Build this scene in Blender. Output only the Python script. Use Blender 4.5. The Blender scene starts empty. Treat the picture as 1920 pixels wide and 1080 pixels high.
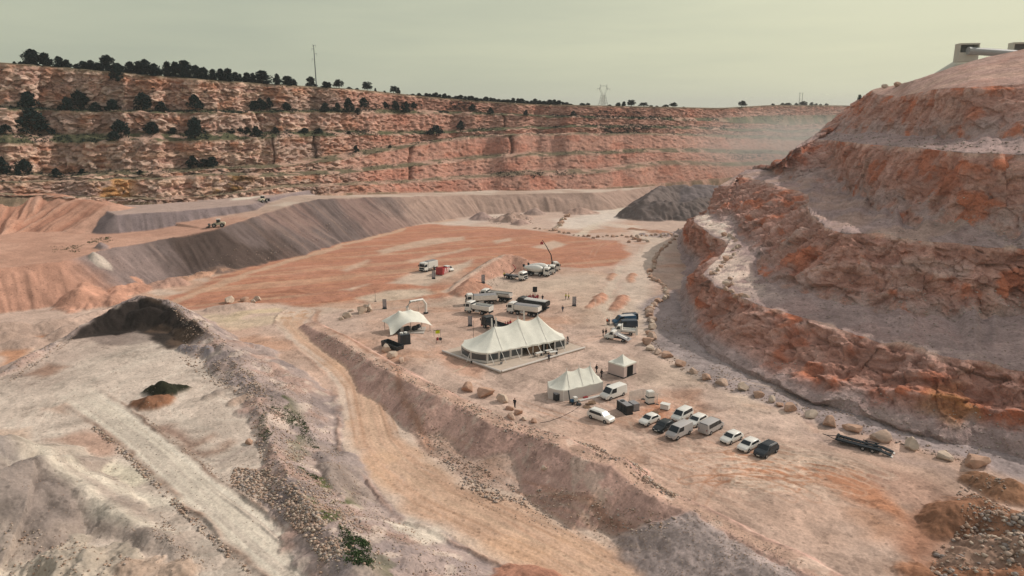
import bpy, bmesh, math, random
import numpy as np
from mathutils import Vector, Matrix
R = math.radians
SC = bpy.context.scene
COL = SC.collection
rng = np.random.default_rng(7)
random.seed(7)
# ------------------------------------------------------------------ camera model
H = 50.0; F = 1371.0; PITCH = R(13.72); CP = math.cos(PITCH); SP = math.sin(PITCH)
def ray(px, py):
    u = np.asarray(px, float) - 960.0; v = 540.0 - np.asarray(py, float)
    return u, F*CP + v*SP, -F*SP + v*CP
def U(px, py, z=0.0):                      # photograph pixel on the level z -> world point
    a, b, c = ray(px, py); k = (np.asarray(z, float) - H)/c
    return np.stack([a*k, b*k, np.broadcast_to(z, np.shape(a*k)).astype(float)], -1)
def UY(px, py, Y):                         # photograph pixel at distance Y -> world point
    a, b, c = ray(px, py); k = np.asarray(Y, float)/b
    return np.stack([a*k, b*k, H + c*k], -1)
def project(P):
    x = P[..., 0]; y = P[..., 1]; z = P[..., 2] - H
    d = y*CP - z*SP; v = y*SP + z*CP
    d = np.maximum(d, 1e-3)
    return 960 + F*x/d, 540 - F*v/d, d
cam = bpy.data.cameras.new('camera'); cam.sensor_width = 36.0; cam.lens = 36.0*F/1920.0
cam.clip_start = 0.5; cam.clip_end = 12000
camo = bpy.data.objects.new('camera', cam); COL.objects.link(camo)
camo.location = (0, 0, H); camo.rotation_euler = (R(90) - PITCH, 0, 0); SC.camera = camo
# ------------------------------------------------------------------ noise
def _h(ix, iy, iz, seed=0):
    n = (ix.astype(np.int64)*374761393 + iy.astype(np.int64)*668265263 + iz.astype(np.int64)*2147483647 + seed*974634777) & 0xffffffff
    n = ((n ^ (n >> 13))*1274126177) & 0xffffffff
    n = ((n ^ (n >> 16))*2246822519) & 0xffffffff
    n = n ^ (n >> 15)
    return (n & 0xffffff).astype(np.float32)/float(0xffffff)
def vn(x, y, z=None, seed=0):
    x = np.asarray(x, np.float32); y = np.asarray(y, np.float32)
    fx = np.floor(x); fy = np.floor(y); ux = x-fx; uy = y-fy
    ux = ux*ux*ux*(ux*(ux*6-15)+10); uy = uy*uy*uy*(uy*(uy*6-15)+10)
    ix = fx.astype(np.int64); iy = fy.astype(np.int64)
    if z is None:
        iz = np.zeros_like(ix)
        a = _h(ix, iy, iz, seed); b = _h(ix+1, iy, iz, seed); c = _h(ix, iy+1, iz, seed); d = _h(ix+1, iy+1, iz, seed)
        return ((a+(b-a)*ux) + ((c+(d-c)*ux)-(a+(b-a)*ux))*uy)*2-1
    z = np.asarray(z, np.float32); fz = np.floor(z); uz = z-fz; uz = uz*uz*uz*(uz*(uz*6-15)+10); iz = fz.astype(np.int64)
    r = []
    for k in (0, 1):
        a = _h(ix, iy, iz+k, seed); b = _h(ix+1, iy, iz+k, seed); c = _h(ix, iy+1, iz+k, seed); d = _h(ix+1, iy+1, iz+k, seed)
        e = a+(b-a)*ux; f = c+(d-c)*ux
        r.append(e+(f-e)*uy)
    return (r[0]+(r[1]-r[0])*uz)*2-1
def fbm(x, y, z=None, o=4, g=0.5, seed=0):
    s = 0; a = 1.0; t = 0; f = 1.0
    for i in range(o):
        s = s + a*vn(x*f+i*17.3, y*f-i*9.1, None if z is None else z*f+i*5.7, seed+i); t += a; a *= g; f *= 2.03
    return s/t*1.6
def cells(x, y, z, seed=0):                # nearest random site: one value per block of rock, the tilt of its broken face and the gap to the next block
    ix = np.floor(x).astype(np.int64); iy = np.floor(y).astype(np.int64); iz = np.floor(z).astype(np.int64)
    b1 = np.full(x.shape, 9.0, np.float32); b2 = b1.copy(); v = np.zeros(x.shape, np.float32); f = v.copy()
    for i in (-1, 0, 1):
        for j in (-1, 0, 1):
            for k in (-1, 0, 1):
                cx = ix+i; cy = iy+j; cz = iz+k
                h0, h1, h2 = _h(cx, cy, cz, seed), _h(cx, cy, cz, seed+1), _h(cx, cy, cz, seed+2)
                dx = cx+h0-x; dy = cy+h1-y; dz = cz+h2-z; d = dx*dx+dy*dy+dz*dz
                m = d < b1
                b2 = np.where(m, b1, np.minimum(b2, d)); v = np.where(m, _h(cx, cy, cz, seed+3), v)
                f = np.where(m, dx*(h1*4 % 1-.5)+dy*(h2*4 % 1-.5)+dz*(h0*4 % 1-.35), f); b1 = np.where(m, d, b1)
    return v, np.sqrt(b2)-np.sqrt(b1), f*2
def sm(a, b, x):
    t = np.clip((x-a)/(b-a), 0, 1); return t*t*(3-2*t)
def mixc(c, col, w):
    return c + (np.asarray(col, np.float32)-c)*w[..., None]
def seg_d(X, Y, pts, vals=None):           # distance to a polyline, run along it and a value carried by its points
    pts = np.asarray(pts, float); best = np.full(X.shape, 1e9); run = np.zeros(X.shape); val = np.zeros(X.shape); acc = 0.0
    side = np.zeros(X.shape)
    for i in range(len(pts)-1):
        ax, ay = pts[i][:2]; bx, by = pts[i+1][:2]; dx = bx-ax; dy = by-ay; L2 = dx*dx+dy*dy+1e-9; L = math.sqrt(L2)
        t = np.clip(((X-ax)*dx+(Y-ay)*dy)/L2, 0, 1)
        d = np.hypot(X-ax-t*dx, Y-ay-t*dy); m = d < best
        best = np.where(m, d, best); run = np.where(m, acc+t*L, run)
        side = np.where(m, np.sign((X-ax)*dy-(Y-ay)*dx), side)
        if vals is not None: val = np.where(m, vals[i]+(vals[i+1]-vals[i])*t, val)
        acc += L
    return best, run, val, side
def poly_sd(X, Y, pts):                    # signed distance to a polygon, negative inside
    pts = np.asarray(pts, float); n = len(pts)
    d, _, _, _ = seg_d(X, Y, np.vstack([pts, pts[:1]])); ins = np.zeros(X.shape, bool)
    for i in range(n):
        ax, ay = pts[i][:2]; bx, by = pts[(i+1) % n][:2]
        if ay == by: continue
        c = ((ay > Y) != (by > Y)) & (X < (bx-ax)*(Y-ay)/(by-ay)+ax); ins ^= c
    return np.where(ins, -d, d)
def PX(lst, z=0.0):                        # photograph pixels -> plan points on a level (third number overrides the level)
    return [tuple(U(p[0], p[1], p[2] if len(p) > 2 else z)) for p in lst]
# ------------------------------------------------------------------ materials
def node_mat(name, rough=0.9, spec=0.2):
    m = bpy.data.materials.new(name); m.use_nodes = True; nt = m.node_tree
    b = nt.nodes['Principled BSDF']; b.inputs['Roughness'].default_value = rough; b.inputs['Specular IOR Level'].default_value = spec
    return m, nt, b
def N(nt, t, **kw):
    n = nt.nodes.new(t)
    for k, v in kw.items():
        if k in n.inputs.keys(): n.inputs[k].default_value = v
        else: setattr(n, k, v)
    return n
def earth_mat(name, scale=1.0, amt=0.35, bump=0.3, dist=0.25, rgh=.65, peb=0):
    m, nt, b = node_mat(name, 0.95, 0.08); L = nt.links.new
    at = N(nt, 'ShaderNodeVertexColor', layer_name='Col')
    geo = N(nt, 'ShaderNodeNewGeometry')
    def noise(s, det, rough=.6):
        n = N(nt, 'ShaderNodeTexNoise', Scale=s, Detail=det, Roughness=rough); L(geo.outputs['Position'], n.inputs['Vector']); return n
    n1 = noise(0.35*scale, 6.0, rgh); n2 = noise(2.6*scale, 5.0, rgh); n3 = noise(0.06*scale, 3.0)
    def ramp(n, lo, hi, a=.3, c=.7):
        r = N(nt, 'ShaderNodeMapRange'); r.inputs[1].default_value = a; r.inputs[2].default_value = c; r.inputs[3].default_value = lo; r.inputs[4].default_value = hi
        L(n.outputs['Fac'], r.inputs[0]); return r
    r1 = ramp(n1, 1-amt, 1+amt); r2 = ramp(n2, 1-amt*.8, 1+amt*.8); r3 = ramp(n3, 1-amt*.4, 1+amt*.4)
    mu = N(nt, 'ShaderNodeMath', operation='MULTIPLY'); L(r1.outputs[0], mu.inputs[0]); L(r2.outputs[0], mu.inputs[1])
    mu2 = N(nt, 'ShaderNodeMath', operation='MULTIPLY'); L(mu.outputs[0], mu2.inputs[0]); L(r3.outputs[0], mu2.inputs[1])
    if peb:
        vo = N(nt, 'ShaderNodeTexVoronoi', Scale=peb, Randomness=1.0); L(geo.outputs['Position'], vo.inputs['Vector'])
        sx = N(nt, 'ShaderNodeSeparateColor'); L(vo.outputs['Color'], sx.inputs[0])
        pr = N(nt, 'ShaderNodeMapRange'); pr.inputs[1].default_value = 0; pr.inputs[2].default_value = 1; pr.inputs[3].default_value = 1-.11; pr.inputs[4].default_value = 1.11; L(sx.outputs[0], pr.inputs[0])
        v2 = N(nt, 'ShaderNodeTexVoronoi', Scale=peb*.32, Randomness=1.0); L(geo.outputs['Position'], v2.inputs['Vector']); s2 = N(nt, 'ShaderNodeSeparateColor'); L(v2.outputs['Color'], s2.inputs[0])
        p2 = N(nt, 'ShaderNodeMapRange'); p2.inputs[1].default_value = .86; p2.inputs[2].default_value = .93; p2.inputs[3].default_value = 1.0; p2.inputs[4].default_value = .72; L(s2.outputs[0], p2.inputs[0])
        d2 = N(nt, 'ShaderNodeMapRange'); d2.inputs[1].default_value = .30; d2.inputs[2].default_value = .42; d2.inputs[3].default_value = 1.0; d2.inputs[4].default_value = 0.0; L(v2.outputs['Distance'], d2.inputs[0])
        mz = N(nt, 'ShaderNodeMix', data_type='FLOAT'); L(d2.outputs[0], mz.inputs[0]); mz.inputs[2].default_value = 1.0; L(p2.outputs[0], mz.inputs[3])
        m3 = N(nt, 'ShaderNodeMath', operation='MULTIPLY'); L(pr.outputs[0], m3.inputs[0]); L(mz.outputs[0], m3.inputs[1])
        m4 = N(nt, 'ShaderNodeMath', operation='MULTIPLY'); L(mu2.outputs[0], m4.inputs[0]); L(m3.outputs[0], m4.inputs[1]); mu2 = m4
    vm = N(nt, 'ShaderNodeVectorMath', operation='SCALE'); L(at.outputs['Color'], vm.inputs[0]); L(mu2.outputs[0], vm.inputs['Scale'])
    L(vm.outputs[0], b.inputs['Base Color'])
    bp = N(nt, 'ShaderNodeBump', Strength=bump, Distance=dist); ad = N(nt, 'ShaderNodeMath', operation='ADD')
    L(n1.outputs['Fac'], ad.inputs[0]); L(n2.outputs['Fac'], ad.inputs[1]); L(ad.outputs[0], bp.inputs['Height']); L(bp.outputs[0], b.inputs['Normal'])
    return m
def grid_mesh(name, P, C, mat, kind='structure', keep=None):      # P (rows, cols, 3): one sheet
    n, m = P.shape[:2]
    me = bpy.data.meshes.new(name)
    i = np.arange(n*m, dtype=np.int32).reshape(n, m)
    q = np.stack([i[:-1, :-1], i[:-1, 1:], i[1:, 1:], i[1:, :-1]], -1).reshape(-1, 4)
    if keep is not None: q = q[keep.reshape(-1)]
    nq = len(q)
    me.vertices.add(n*m); me.vertices.foreach_set('co', P.astype(np.float32).ravel())
    me.loops.add(nq*4); me.loops.foreach_set('vertex_index', q.astype(np.int32).ravel())
    me.polygons.add(nq); me.polygons.foreach_set('loop_start', np.arange(0, nq*4, 4, dtype=np.int32))
    me.polygons.foreach_set('use_smooth', np.ones(nq, bool))
    me.update(calc_edges=True); me.validate()
    ca = me.color_attributes.new('Col', 'FLOAT_COLOR', 'POINT')
    c4 = np.ones((n*m, 4), np.float32); c4[:, :3] = C.reshape(-1, 3); c4[:, :3] *= np.array(TINT if name == 'ground' else TINT_W, np.float32); l_ = c4[:, :3].mean(1, keepdims=True); c4[:, :3] = l_+(c4[:, :3]-l_)*SAT; ca.data.foreach_set('color', c4.ravel())
    me.materials.append(mat)
    o = bpy.data.objects.new(name, me); COL.objects.link(o); o['kind'] = kind
    return o
SUN_E = 3.7; SUN_ANG = 0.55; EXPO = -0.38; HAZE = 0.00014; HAZE_C = (.82, .83, .84); DUST = .026
SKY_A = (.57, .62, .49); SKY_B = (.96, .97, .70); SKY_S = (.11, .10, .10); VEIL = (1.36, 1.26, 1.52)
SAT = 1.16; TINT = (.97, .945, .99); TINT_W = (1.02, .95, .98)
# ------------------------------------------------------------------ the ground: one sheet from the foreground out to the horizon
PALE = (.535, .425, .345); ORANGE = (.43, .235, .165); WHITE = (.57, .52, .425); TAN = (.565, .41, .30); GREY = (.34, .275, .25)
PINK = (.48, .29, .21); DARK = (.028, .023, .02); BERM = (.52, .365, .30); BROWN = (.24, .135, .085); CREAM = (.70, .66, .54); SLATE = (.17, .145, .13)
PLATFORM = PX([(-700, 900), (-300, 760), (0, 700), (60, 664), (110, 636), (165, 608), (260, 590), (350, 592), (400, 640), (440, 690), (490, 760), (540, 830), (590, 900), (650, 990), (700, 1085), (740, 1180), (760, 1400), (-900, 1400)], 3.0)
RIDGE = PX([(-60, 735, 3.0), (0, 700, 3.5), (60, 664, 3.6), (120, 630, 3.8), (166, 607, 4.6), (220, 577, 6.8), (262, 556, 8), (305, 562, 7.6), (350, 590, 6.2), (400, 632, 5), (440, 672, 4.4), (475, 718, 4.1), (500, 770, 3.9), (515, 820, 3.9), (540, 880, 4.2), (585, 930, 4.6), (620, 985, 4.8), (655, 1035, 4.9), (705, 1105, 5), (745, 1195, 5)])
WALLTOP = PX([(-500, 372, 22), (-200, 368, 21.5), (0, 364, 20), (110, 366, 19), (215, 384, 16.5)])
TERRACE = PX([(-400, 560, 10), (-60, 508, 9.4), (108, 492, 9), (210, 466, 9.5), (310, 449, 9.6), (400, 431, 11), (480, 407, 12.5), (550, 383, 14), (600, 373, 14.6), (650, 371, 13.6), (700, 370, 12), (790, 368, 10), (880, 366, 8.4), (1000, 363, 8), (1110, 361, 8), (1180, 356, 7)])
TERRACE_POLY = TERRACE + [(160, 520, 0), (60, 700, 0), (-500, 700, 0), (-420, 280, 0), (-330, 200, 0)]
TIER = PX([(216, 403, 15), (330, 396, 15), (420, 388, 15.2), (470, 384, 15.2), (496, 372, 15.6)])
TIER_POLY = TIER + [(-60, 420, 0), (-150, 420, 0), (-170, 290, 0)]
ROAD = PX([(1260, 1230, -1.5), (1160, 1095, -1.5), (1040, 1025, -1.5), (905, 965, -1.5), (818, 928, -1.5), (745, 873, -1.5), (709, 828, -1.5), (694, 772, -1.4), (682, 722, -1.2), (655, 690, -.9), (612, 660, -.5), (572, 632, -.2), (549, 606, 0), (560, 585, 0)])
ROAD_W = [14, 14, 13.5, 13, 12, 11, 10.4, 9.6, 9, 8.4, 7.8, 7.4, 7.5, 7.5]
ROAD2 = PX([(720, 1230, 3), (578, 1080, 3), (512, 1030, 3), (464, 987, 3), (393, 933, 3), (331, 880, 3), (278, 833, 3), (232, 797, 3), (165, 750, 3), (110, 716, 3)])
ROAD2_W = [6.0, 5.4, 5.2, 5.0, 4.8, 4.6, 4.5, 4.8, 5.4, 6]
BERMC = PX([(583, 606, 0.93), (640, 632, 1.72), (690, 662, 1.49), (730, 688, 2.29), (775, 712, 2.06), (830, 738, 2.92), (880, 760, 2.05), (930, 790, 2.48), (990, 806, 1.93), (1050, 826, 2.78), (1105, 852, 3.76), (1160, 864, 4.33), (1195, 900, 2.71), (1240, 930, 2.48), (1310, 955, 2.34), (1400, 1002, 2.2), (1490, 1045, 2.06), (1570, 1092, 2.06), (1700, 1180, 2.06)])
FIELD = PX([(325, 556), (400, 522), (500, 487), (600, 460), (720, 432), (800, 420), (900, 424), (1000, 432), (1090, 444), (1165, 452), (1182, 478), (1150, 500), (1060, 503), (1000, 500), (930, 520), (868, 545), (850, 562), (770, 574), (690, 578), (600, 578), (520, 568), (440, 572), (350, 582), (300, 575)])
CREST_Z = lambda P: [p[2] for p in P]
def heap(h, X, Y, crest, slope, rough=0.35, seed=0, flat=0.0):   # a tipped heap: flanks fall away from its crest at the angle of repose
    P = np.array([c[:2] for c in crest]); reach = max(c[2] for c in crest)/slope + 12
    m = (X > P[:, 0].min()-reach) & (X < P[:, 0].max()+reach) & (Y > P[:, 1].min()-reach) & (Y < P[:, 1].max()+reach)
    if not m.any(): return h, None
    x = X[m]; y = Y[m]
    if len(crest) == 1: d = np.hypot(x-crest[0][0], y-crest[0][1]); z = crest[0][2]; run = np.arctan2(y-crest[0][1], x-crest[0][0])*6
    else: d, run, z, _ = seg_d(x, y, crest, [c[2] for c in crest])
    gul = fbm(run/1.3, d/9, o=3, seed=seed+40)*0.35*np.minimum(d*.35, 1)
    t = z - slope*np.maximum(np.sqrt(d*d+.5)-.7-flat, 0) + fbm(x/2.7, y/2.7, o=4, seed=seed)*rough + gul*rough*1.6 + fbm(x/9, y/9, o=2, seed=seed+9)*rough*1.6
    old = h[m]; new = np.maximum(old, t); w = sm(-.25, .5, t-old)
    h = h.copy(); h[m] = new
    full = np.zeros(X.shape, np.float32); full[m] = w
    return h, full
def plateau(h, X, Y, poly, line, slope, rough, seed, gul=0.5):
    d = poly_sd(X, Y, [p[:2] for p in poly])
    edge, run, zz, _ = seg_d(X, Y, [p[:2] for p in line], [p[2] for p in line])
    z = zz
    g = (fbm(run/1.6, d/22, o=4, seed=seed)*.55+fbm(run/5.5, d/40, o=3, seed=seed+1)*.8)*gul*sm(.2, 5, d) + fbm(X/7, Y/7, o=3, seed=seed+3)*rough
    t = np.minimum(z, z - slope*np.maximum(d, 0)) + g*np.where(d > 0, 1, .12)
    m = t > h
    w = sm(-.2, .4, t-h)
    return np.maximum(h, t), d, w
def Z1(p, z): return [(*[float(q) for q in U(p[0], p[1], z)[:2]], z)]
HEAPS = [  # (crest points px, py, z), slope, roughness, colour
    ([(1212, 372, 9), (1240, 348, 12), (1285, 344, 12.5), (1325, 352, 10)], .75, .7, SLATE),
    ([(1190, 384, 6), (1230, 381, 7), (1300, 378, 7.5), (1345, 366, 8), (1380, 358, 8)], .7, .8, SLATE),
    ([(1290, 347, 12), (1340, 346, 12), (1395, 346, 12)], .62, .4, (.20, .175, .165)),
    ([(905, 397, 3.4)], .6, .3, (.38, .29, .25)), ([(1004, 390, 3)], .6, .3, (.40, .31, .26)), ([(1090, 388, 3.2), (1078, 390, 2.6)], .45, .4, (.42, .31, .25)),
    ([(1121, 379, 2.6), (1128, 379, 2.2)], .5, .3, (.2, .17, .16)), ([(978, 411, 2.2)], .5, .3, (.40, .30, .25)), ([(935, 408, 1.6), (965, 404, 2.2)], .4, .8, (.42, .32, .26)),
    ([(838, 548, .3), (872, 521, 1.6), (905, 498, 3.2), (935, 480, 4.3), (958, 477, 4.4), (985, 486, 3.4), (1010, 494, 1.2)], .62, .22, (.47, .30, .225)),
    ([(868, 536, 2.2), (884, 522, 2.8)], .6, .25, (.47, .285, .205)),
    ([(1104, 573, .5), (1118, 560, 1.0), (1130, 549, .7)], .62, .25, (.46, .275, .195)), ([(1150, 577, .5), (1160, 562, 1.1), (1167, 552, .7)], .62, .25, (.46, .275, .195)),
    ([(1144, 524, .3), (1148, 512, .5)], .5, .2, (.46, .285, .20)), ([(1181, 527, .3), (1186, 512, .5)], .5, .2, (.46, .285, .20)),
    ([(1240, 437, 1.0), (1275, 433, 1.6), (1310, 430, 1.2)], .35, .7, (.36, .30, .27)), ([(1186, 428, .6), (1235, 431, 1.0)], .3, .25, (.42, .25, .17)),
    ([(150, 545, 3.6), (158, 526, 4.2)], .62, .3, PINK), ([(215, 536, 2.4), (250, 530, 2.2)], .5, .5, PINK), ([(246, 515, 3.2)], .6, .4, PINK), ([(130, 566, 1.6), (200, 556, 1.8)], .4, .5, PINK),
    ([(300, 525, 1.8), (330, 519, 2.0)], .5, .5, (.40, .27, .21)),
    ([(0, 610, 3), (80, 600, 2.6), (150, 588, 2.4), (240, 566, 2)], .5, .4, (.46, .36, .29)), ([(0, 640, 1.6), (60, 630, 2), (140, 612, 1.8)], .55, .35, (.46, .36, .29)),
    ([(-120, 640, 2.2), (-40, 633, 2.4), (20, 622, 2.2)], .5, .4, (.46, .36, .29)),
    ([(195, 462, 10.2), (190, 458, 10.4)], .9, .3, GREY), ([(175, 474, 9.8)], 1.0, .2, (.5, .45, .38)),
    ([(350, 518, .9), (420, 500, 1.1), (500, 478, 1.1), (600, 452, 1.2), (660, 436, 1.2), (760, 413, 1.3), (850, 401, 1.2)], .4, .45, (.48, .31, .22)),
    ([(395, 578, .7), (440, 571, .9), (490, 566, .7)], .5, .3, PALE),
    ([(186, 606, 3.8), (212, 592, 5.4), (238, 584, 5.6)], .85, .3, (.03, .025, .022)), ([(250, 582, 6.2), (280, 580, 6.4), (300, 584, 6)], .85, .3, (.05, .04, .033)), ([(318, 590, 5.6), (340, 602, 4.6)], .85, .3, (.032, .028, .025)),
    ([(285, 722, 4.2), (306, 717, 4.9), (328, 719, 4.2), (345, 722, 3.7)], .8, .55, (.03, .032, .02)), ([(258, 748, 3.8), (280, 739, 4.6), (305, 736, 4.6), (318, 735, 4.0)], .62, .5, BROWN),
    ([(390, 738, 3.6), (420, 726, 3.9), (448, 722, 3.8)], .7, .5, (.44, .38, .32)), ([(350, 650, 3.6), (385, 655, 3.9), (415, 672, 3.8)], .8, .5, (.26, .235, .23)),
    ([(440, 750, 3.6), (462, 744, 3.7)], .8, .4, (.42, .33, .26)),
    ([(-160, 830, 11), (-60, 815, 10), (10, 818, 8.6), (75, 840, 6.2), (140, 872, 4.6), (200, 905, 3.6)], .5, .25, (.42, .375, .31)),
    ([(-160, 880, 11), (-20, 880, 10), (66, 858, 8.6), (98, 883, 7.2), (170, 930, 5.4), (260, 985, 4), (330, 1030, 3.2)], .52, .3, (.37, .32, .27)),
    ([(-80, 960, 6), (20, 950, 7), (70, 905, 7.4)], .55, .3, (.31, .265, .225)), ([(-80, 1010, 5), (20, 985, 5.6), (80, 960, 5.6)], .55, .3, (.37, .32, .265)),
    ([(40, 1050, 3.8), (110, 1028, 4.2), (190, 1052, 4)], .4, .7, (.47, .42, .34)), ([(230, 1062, 3.6), (330, 1070, 3.6)], .35, .5, (.40, .32, .25)),
    ([(612, 872, 1.4), (630, 925, 1.8), (668, 985, 1.8), (715, 1045, 1.6)], .6, .35, (.41, .35, .30)), ([(600, 850, .9), (618, 872, .9)], .5, .3, (.36, .31, .28)),
    ([(900, 1100, .4), (950, 1080, .9), (1000, 1074, .6)], .6, .3, (.44, .25, .18)),
    ([(1500, 1085, 2.2), (1400, 1045, 2.0), (1345, 1000, 2.2), (1300, 968, 2.2)], .42, .3, (.36, .31, .28)),
    ([(1765, 985, .8), (1800, 950, 1.6), (1845, 935, 2.0), (1885, 950, 1.8), (1910, 985, 2.0)], .5, .5, BROWN), ([(1850, 890, 1.4), (1885, 900, 1.8)], .45, .5, (.27, .16, .10)),
    ([(1905, 975, 2.6), (1960, 985, 3.4), (2040, 1010, 4)], .5, .7, (.29, .17, .11)), ([(1800, 1050, .9), (1870, 1020, 2), (1950, 1010, 3.2), (2050, 1030, 4)], .4, .7, (.34, .24, .18)),
    ([(1745, 1085, .6), (1850, 1075, 1.4), (1960, 1080, 2)], .4, .5, (.34, .19, .12)),
    ([(510, 384, 9.5), (500, 380, 10)], .5, .3, (.30, .24, .22)), ([(440, 392, 10.5), (462, 386, 11.5), (495, 390, 10)], .5, .3, (.52, .45, .38)), ([(455, 382, 14.5), (475, 374, 15)], .5, .4, (.28, .24, .23)),
    ([(225, 430, 8.6), (300, 440, 8.5), (360, 437, 8.8)], .3, .3, (.2, .145, .115)),
]
def paint(c, X, Y, P, col, a, lo, hi, line=False):        # colour patch of a given outline (or a lane along a line), only worked out near it
    P = [p[:2] for p in P]; xs = [p[0] for p in P]; ys = [p[1] for p in P]; r = max(abs(lo), abs(hi))+1
    m = (X > min(xs)-r) & (X < max(xs)+r) & (Y > min(ys)-r) & (Y < max(ys)+r)
    if not m.any(): return c
    d = seg_d(X[m], Y[m], P)[0] if line else poly_sd(X[m], Y[m], P)
    k = sm(hi, lo, d)*a; cm = c[m]; c[m] = cm + (np.asarray(col, np.float32)-cm)*k[..., None]
    return c
def ground(X, Y, want_col=True):
    X = np.asarray(X, float); Y = np.asarray(Y, float)
    wx = X + 1.6*fbm(X/8, Y/8, o=3, seed=1) ; wy = Y + 1.6*fbm(X/8+50, Y/8, o=3, seed=2)
    n_big = fbm(X/45, Y/45, o=4, seed=3); n_mid = fbm(X/11, Y/11, o=4, seed=4); n_sm = fbm(X/2.2, Y/2.2, o=4, seed=5)
    rr = np.hypot(X, Y)
    fine = 1/(1+(rr/260)**2)
    h = 0.10*n_mid + 0.04*n_sm
    c = np.zeros(X.shape+(3,), np.float32); c[:] = PALE
    c = mixc(c, (.49, .34, .25), sm(-.1, .8, n_big + .5*n_mid)*.5); c = mixc(c, (.55, .46, .36), sm(.1, .9, -n_big + .4*n_mid)*.6)
    c = mixc(c, (.45, .26, .165), sm(.3, .75, fbm(wx/24+9, wy/14, o=5, seed=77))*.45)
    # graded orange field with pale scraped patches and passes of the grader
    d = poly_sd(wx, wy, [p[:2] for p in FIELD])
    ux = X*.93+Y*.36; uy = -X*.36+Y*.93
    st = fbm(ux/30, uy/1.9, o=4, seed=6); st2 = fbm(ux/60+5, uy/5.5, o=4, seed=8)
    f = sm(1.5, -1.5, d)
    oc = np.zeros_like(c); oc[:] = ORANGE
    oc = mixc(oc, (.48, .275, .175), sm(.05, .6, st)*.5); oc = mixc(oc, (.42, .215, .13), sm(.1, .6, -st)*.5); oc = mixc(oc, (.52, .37, .26), sm(.4, .8, st2)*.5)
    c = c + (oc-c)*f[..., None]
    h = h + f*.10*st
    for P, col in (([(668, 559), (720, 546), (800, 541), (812, 549), (770, 560), (700, 567)], (.57, .49, .38)), ([(728, 532), (770, 512), (850, 497), (888, 486), (876, 500), (840, 520), (800, 536)], (.56, .47, .37)),
                   ([(1000, 463), (1040, 451), (1062, 458), (1035, 470)], (.55, .45, .35)), ([(706, 470), (800, 448), (870, 443), (870, 449), (790, 462), (712, 478)], (.53, .41, .31)), ([(925, 452), (955, 446), (957, 452), (928, 457)], (.54, .43, .33)),
                   ([(760, 488), (880, 463), (884, 467), (770, 494)], (.53, .40, .30)), ([(640, 505), (690, 486), (694, 490), (650, 510)], (.53, .40, .30)), ([(640, 543), (690, 533), (660, 545)], (.55, .44, .34))):
        c = paint(c, wx*.5+X*.5, wy*.5+Y*.5, PX(P), col, .9, -1.6, 1.6)
    c = paint(c, wx, wy, PX([(500, 548), (540, 543), (572, 547), (540, 551)]), (.29, .15, .10), .8, -.7, .7)
    # pale lanes and washed-out aprons on the pit floor
    for P, w, col, a in (([(1330, 700), (1240, 640), (1195, 600), (1190, 560), (1200, 500), (1235, 455), (1180, 425), (1100, 418)], 6.5, (.62, .54, .44), .8),
                         ([(1080, 425), (1130, 400), (1180, 372), (1210, 358)], 13, (.68, .62, .52), .9), ([(1090, 440), (1150, 402), (1195, 366)], 3, (.64, .58, .46), .7), ([(860, 420), (940, 402), (1040, 384), (1120, 370)], 10, (.62, .54, .45), .85),
                         ([(1300, 408), (1220, 398), (1090, 414)], 17, (.66, .60, .51), .9),
                         ([(1150, 610), (1135, 560), (1165, 500)], 2.4, (.59, .52, .42), .7), ([(560, 590), (640, 573), (760, 570), (880, 565)], 6, (.56, .47, .37), .55), ([(840, 520), (1080, 540), (1160, 600)], 14, (.54, .46, .36), .5),
                         ([(900, 560), (1000, 540), (1100, 520)], 12, (.55, .465, .365), .6), ([(430, 600), (470, 585), (510, 582)], 4, (.62, .52, .36), .85), ([(390, 596), (450, 610), (500, 600)], 5, (.60, .51, .37), .7)):
        c = paint(c, wx, wy, PX(P), col, a, w*.3, w, True)
    dd = poly_sd(wx, wy, [p[:2] for p in PX([(0, 690), (0, 640), (110, 606), (150, 596), (165, 606), (90, 640), (30, 672)])]); c = mixc(c, (.47, .27, .17), sm(1.5, -1.5, dd)*.9)
    for P in ([(330, 566), (420, 530), (520, 497), (640, 462), (760, 430)],):
        dd, _, _, _ = seg_d(wx, wy, PX(P)); c = mixc(c, (.52, .37, .265), sm(2.6, .8, dd)*.9)
    # red, churned earth beyond the parked cars and dirty patch of the right-hand apron
    for P, col, a in (([(1380, 850), (1420, 842), (1500, 860), (1600, 880), (1660, 930), (1700, 985), (1640, 960), (1540, 910), (1440, 890)], (.46, .235, .14), .85), ([(1680, 1010), (1740, 950), (1800, 940), (1760, 1040), (1720, 1060)], (.36, .19, .12), .8),
                      ([(1560, 860), (1660, 880), (1760, 905), (1800, 930), (1740, 960), (1640, 915)], (.40, .27, .205), .7), ([(1600, 960), (1700, 1000), (1650, 1010)], (.44, .27, .18), .8), ([(1190, 775), (1230, 765), (1260, 775), (1240, 800)], (.45, .23, .14), .7),
                      ([(1195, 748), (1245, 742), (1262, 765), (1235, 778), (1205, 772)], (.45, .225, .135), .8), ([(930, 660), (860, 672), (810, 650), (840, 690), (900, 710)], (.47, .28, .19), .6), ([(1250, 735), (1300, 730), (1330, 770), (1290, 780)], (.46, .27, .18), .6)):
        c = paint(c, wx, wy, PX(P), col, a, -1.5, 2.2)
    # gravel apron under the right wall
    dd = poly_sd(wx, wy, [p[:2] for p in PX([(1205, 570), (1225, 640), (1300, 702), (1400, 738), (1500, 778), (1640, 818), (1760, 850), (1960, 905), (2300, 1000), (2300, 860), (1920, 800), (1600, 740), (1400, 680), (1290, 600), (1280, 540)])])
    c = mixc(c, (.33, .29, .275), sm(2.5, -1.5, dd)*.9)
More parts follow.
